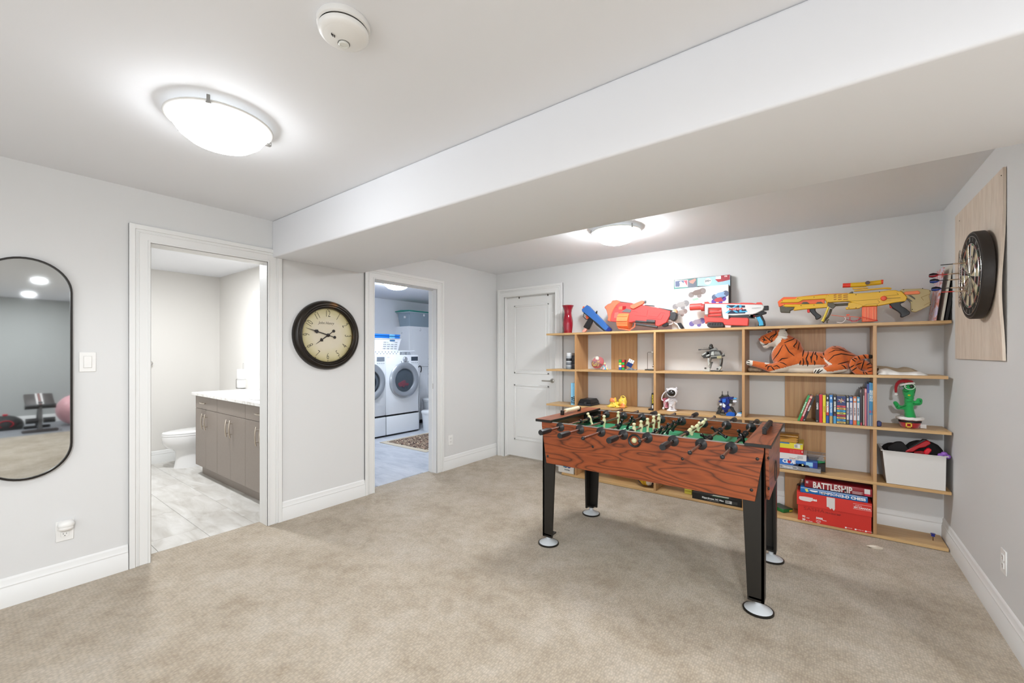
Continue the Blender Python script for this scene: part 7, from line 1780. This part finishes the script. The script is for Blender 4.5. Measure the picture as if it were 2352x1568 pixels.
# two small bottles behind the chess box
for px, py, r, col, cap_, lab in ((1843.5, 1100, .014, '#cbb79c', '#dedad5', 'small beige bottle standing behind the blue chess box'), (1835, 1110, .013, '#3a2420', '#4a3a34', 'small dark bottle standing behind the beige bottle')):
    c = PY(px, 1120, -.10 if r < .0135 else -.13); yy_ = c.y; zt_ = PY(px, py, yy_).z
    t = thing('bottle', lab, 'bottle', (c.x, yy_, zl1))
    hh = zt_-zl1
    c.x = min(c.x, 9)
    part('bottle_body', G().lathe([(r*.9, zl1+.0005), (r, zl1+.004), (r, zl1+hh*.68), (r*.55, zl1+hh*.8), (r*.55, zl1+hh*.84)], (c.x, yy_, 0), 18), pl(col, .3), t)
    part('cap', G().lathe([(r*.62, zl1+hh*.83), (r*.62, zl1+hh), (0, zl1+hh)], (c.x, yy_, 0), 16), pl(cap_, .4), t)
# flat green box by the table leg
zb = .0262
q = [PZ(*ZI(u, v), zb) for u, v in ((45, 1110), (110, 1148), (240, 1135))]
t = thing('card_box', 'small flat green box on the bottom shelf left of the red carton', 'box', (3.30, -.2, zb))
a_ = atan2(q[2].y-q[1].y, q[2].x-q[1].x); L_ = (q[2]-q[1]).length
M = Matrix.Translation((q[1].x, q[1].y, 0)) @ Matrix.Rotation(a_, 4, 'Z')
part('box_body', G().box(0, L_, 0, .14, zb, zb+.028, .002, M=M), pl('#1a6e35', .4), t); part('top_print', G().box(.004, L_-.004, .004, .10, zb+.028, zb+.0288, M=M), pl('#3b4a3c', .35), t)
part('yellow_print', G().box(L_*.62, L_*.95, -.0006, .001, zb+.004, zb+.018, M=M), pl('#c9b23a', .4), t)
# black quadcopter box
ZD = Zm(1580, 1110, 16.8)
a, b2 = PZ(*ZD(165, 565), zb), PZ(*ZD(2065, 940), zb)
y0 = max(min((a.y+b2.y)/2, -.2), -.28); x0, x1 = PY(1589.8, 1130, y0).x, min(PY(1702.9, 1130, y0).x, 2.934)
h = PY(*ZD(165, 330), y0).z-PY(*ZD(165, 565), y0).z
t = thing('gadget_box', 'black gadget box with white lettering and barcode, under the table edge', 'box', ((x0+x1)/2, y0+.1, zb))
part('carton', G().box(x0, x1, y0, -.06, zb, zb+h, .001), pl('#151412', .4), t)
text(t, 'Kipprdrone 141 Max', .021, (PY(1637, 1145, y0).x, y0-.0008, zb+h*.48), pl('#e5e7e4', .4), bold=.0009)
text(t, 'the foldable camera drone', .009, (PY(1637, 1145, y0).x, y0-.0008, zb+h*.22), pl('#b9bcb8', .4))
fz(t, PY(1666, 1150, y0).x, PY(1681, 1150, y0).x, zb+h*.22, zb+h*.66, y0, '#d8d8d4')
g = G(); xb_ = PY(1667, 1150, y0).x
for i in range(12): g.box(xb_+i*.0026, xb_+i*.0026+.0012, y0-.0012, y0, zb+h*.30, zb+h*.6)
part('barcode', g, pl('#2a2a2a', .5), t, kind='stuff')
fz(t, x0+.17, x0+.30, zb+h*.90, zb+h*.98, y0, '#2f6b4a'); 
for k in range(3): fz(t, x1-.075, x1-.03, zb+h*(.25+.16*k), zb+h*(.29+.16*k), y0, '#6d6f6c')
part('top_label', G().box(x0+.17, x0+.30, y0+.003, y0+.03, zb+h, zb+h+.0008), pl('#c9c2b4', .4), t)
a = PY(1577, 1128, -.12)
t = box_thing('yellow_box', 'yellow box just showing left of the black gadget box', 'box', PY(1572, 1128, -.19).x, PY(1589, 1128, -.19).x, -.19, -.05, zb, PY(1585, 1124, -.19).z-zb+.002, '#c9bd4a')
part('label_band', G().box(PY(1573, 1128, -.19).x, PY(1588, 1128, -.19).x, -.1908, -.189, zb+.02, zb+.035), pl('#a89c2e', .4), t)
# volleyball
r = .105; c = Vector((2.182-r-.002, -.165, zb+r))
bm = bmesh.new(); bmesh.ops.create_uvsphere(bm, u_segments=48, v_segments=32, radius=r)
for f in bm.faces:
    p = f.calc_center_median(); a = atan2(p.x+.2*p.z, -p.y); f.material_index = int((a/pi+1)*4.5+.3) % 3
    if f.material_index == 2 and p.z > -.02: f.material_index = 2
bmesh.ops.translate(bm, verts=bm.verts, vec=c)
me = bpy.data.meshes.new('volleyball'); bm.to_mesh(me); bm.free(); me.polygons.foreach_set('use_smooth', [True]*len(me.polygons))
for m in (pl('#1f2140', .45), pl('#cfa51e', .45), pl('#ddd8cf', .45)): me.materials.append(m)
t = thing('volleyball', 'yellow, navy and white volleyball on the bottom shelf behind the table', 'ball', (c.x, c.y, zb))
part('panels', me, None, t)
g = G()
for k in range(9): a = 2*pi*k/9; g.tube([c+Vector((sin(a)*sin(b)*r, -cos(a)*sin(b)*r, cos(b)*r)) for b in [pi*j/12 for j in range(1, 12)]], .0012, 4)
part('seam', g, pl('#17172a', .6), t, kind='stuff')
# white party box at the left end
ZW = Zm(1270, 1060, 31.36)
a, b2 = PZ(*ZW(395, 722), zb), PZ(*ZW(1500, 942), zb); y0 = max((a.y+b2.y)/2, -.27)
x0, x1 = PY(1282.6, 1085, y0).x, min(PY(1317.8, 1085, y0).x, 1.322)
t = thing('party_box', 'white printed box at the left end of the bottom shelf', 'box', ((x0+x1)/2, y0+.08, zb))
part('carton', G().box(x0, x1, y0, -.06, zb, zb+.21, .001), pl('#dddad4', .45), t)
text(t, 'birthday', .020, ((x0+x1)/2+.015, y0-.0008, zb+.036), pl('#3e4452', .5), bold=.0006)
text(t, 'GO', .060, ((x0+x1)/2+.015, y0-.0008, zb+.078), pl('#1f3a78', .4), bold=.003)
part('dot_print', G().lathe([(0, -.0012), (.016, -.0012), (.016, 0)], ((x0+x1)/2-.02, y0-.001, zb+.075), 16, axis='Y'), pl('#2f7f9c', .4), t)
# blue push pin standing on the bottom board and a paper scrap on the carpet
q = PZ(2143, 1241, zb)
t = thing('push_pin', 'tiny blue push pin standing on the empty bottom shelf', 'pin', (q.x, q.y, zb))
part('pin_stem', G().cyl((q.x, q.y, zb), (q.x, q.y, zb+.03), .003, seg=8), pl('#6a4a2a', .5), t); part('pin_head', G().lathe([(.006, zb+.028), (.011, zb+.032), (.009, zb+.04), (.014, zb+.05), (0, zb+.052)], (q.x, q.y, 0), 14), pl('#1f2c8a', .35), t)
q = PZ(2010, 1259, 0)
bm = bmesh.new(); bmesh.ops.create_icosphere(bm, subdivisions=2, radius=1)
for v in bm.verts: v.co = Vector((v.co.x*.038, v.co.y*.018, v.co.z*.010))*(1+.35*sin(v.co.x*9+v.co.y*7)); 
bmesh.ops.translate(bm, verts=bm.verts, vec=(q.x, q.y, .0105)); g = G(); g.add(bm, smooth=False)
tag(part('paper_scrap', g, pl('#ded3c2', .8), None), 'crumpled white paper scrap on the carpet by the shelf upright', 'paper')
# ================================================================== lettering curves -> meshes
bpy.context.view_layer.update()
dg = bpy.context.evaluated_depsgraph_get()
for o in [o for o in SC.objects if o.type == 'FONT']:
    me = bpy.data.meshes.new_from_object(o.evaluated_get(dg)); nm = o.name
    n = bpy.data.objects.new('tmp', me); COL.objects.link(n)
    n.parent = o.parent; n.matrix_parent_inverse = o.matrix_parent_inverse.copy(); n.matrix_basis = o.matrix_basis.copy()
    for k in o.keys():
        if k in ('label', 'category', 'kind', 'group'): n[k] = o[k]
    bpy.data.objects.remove(o); n.name = nm
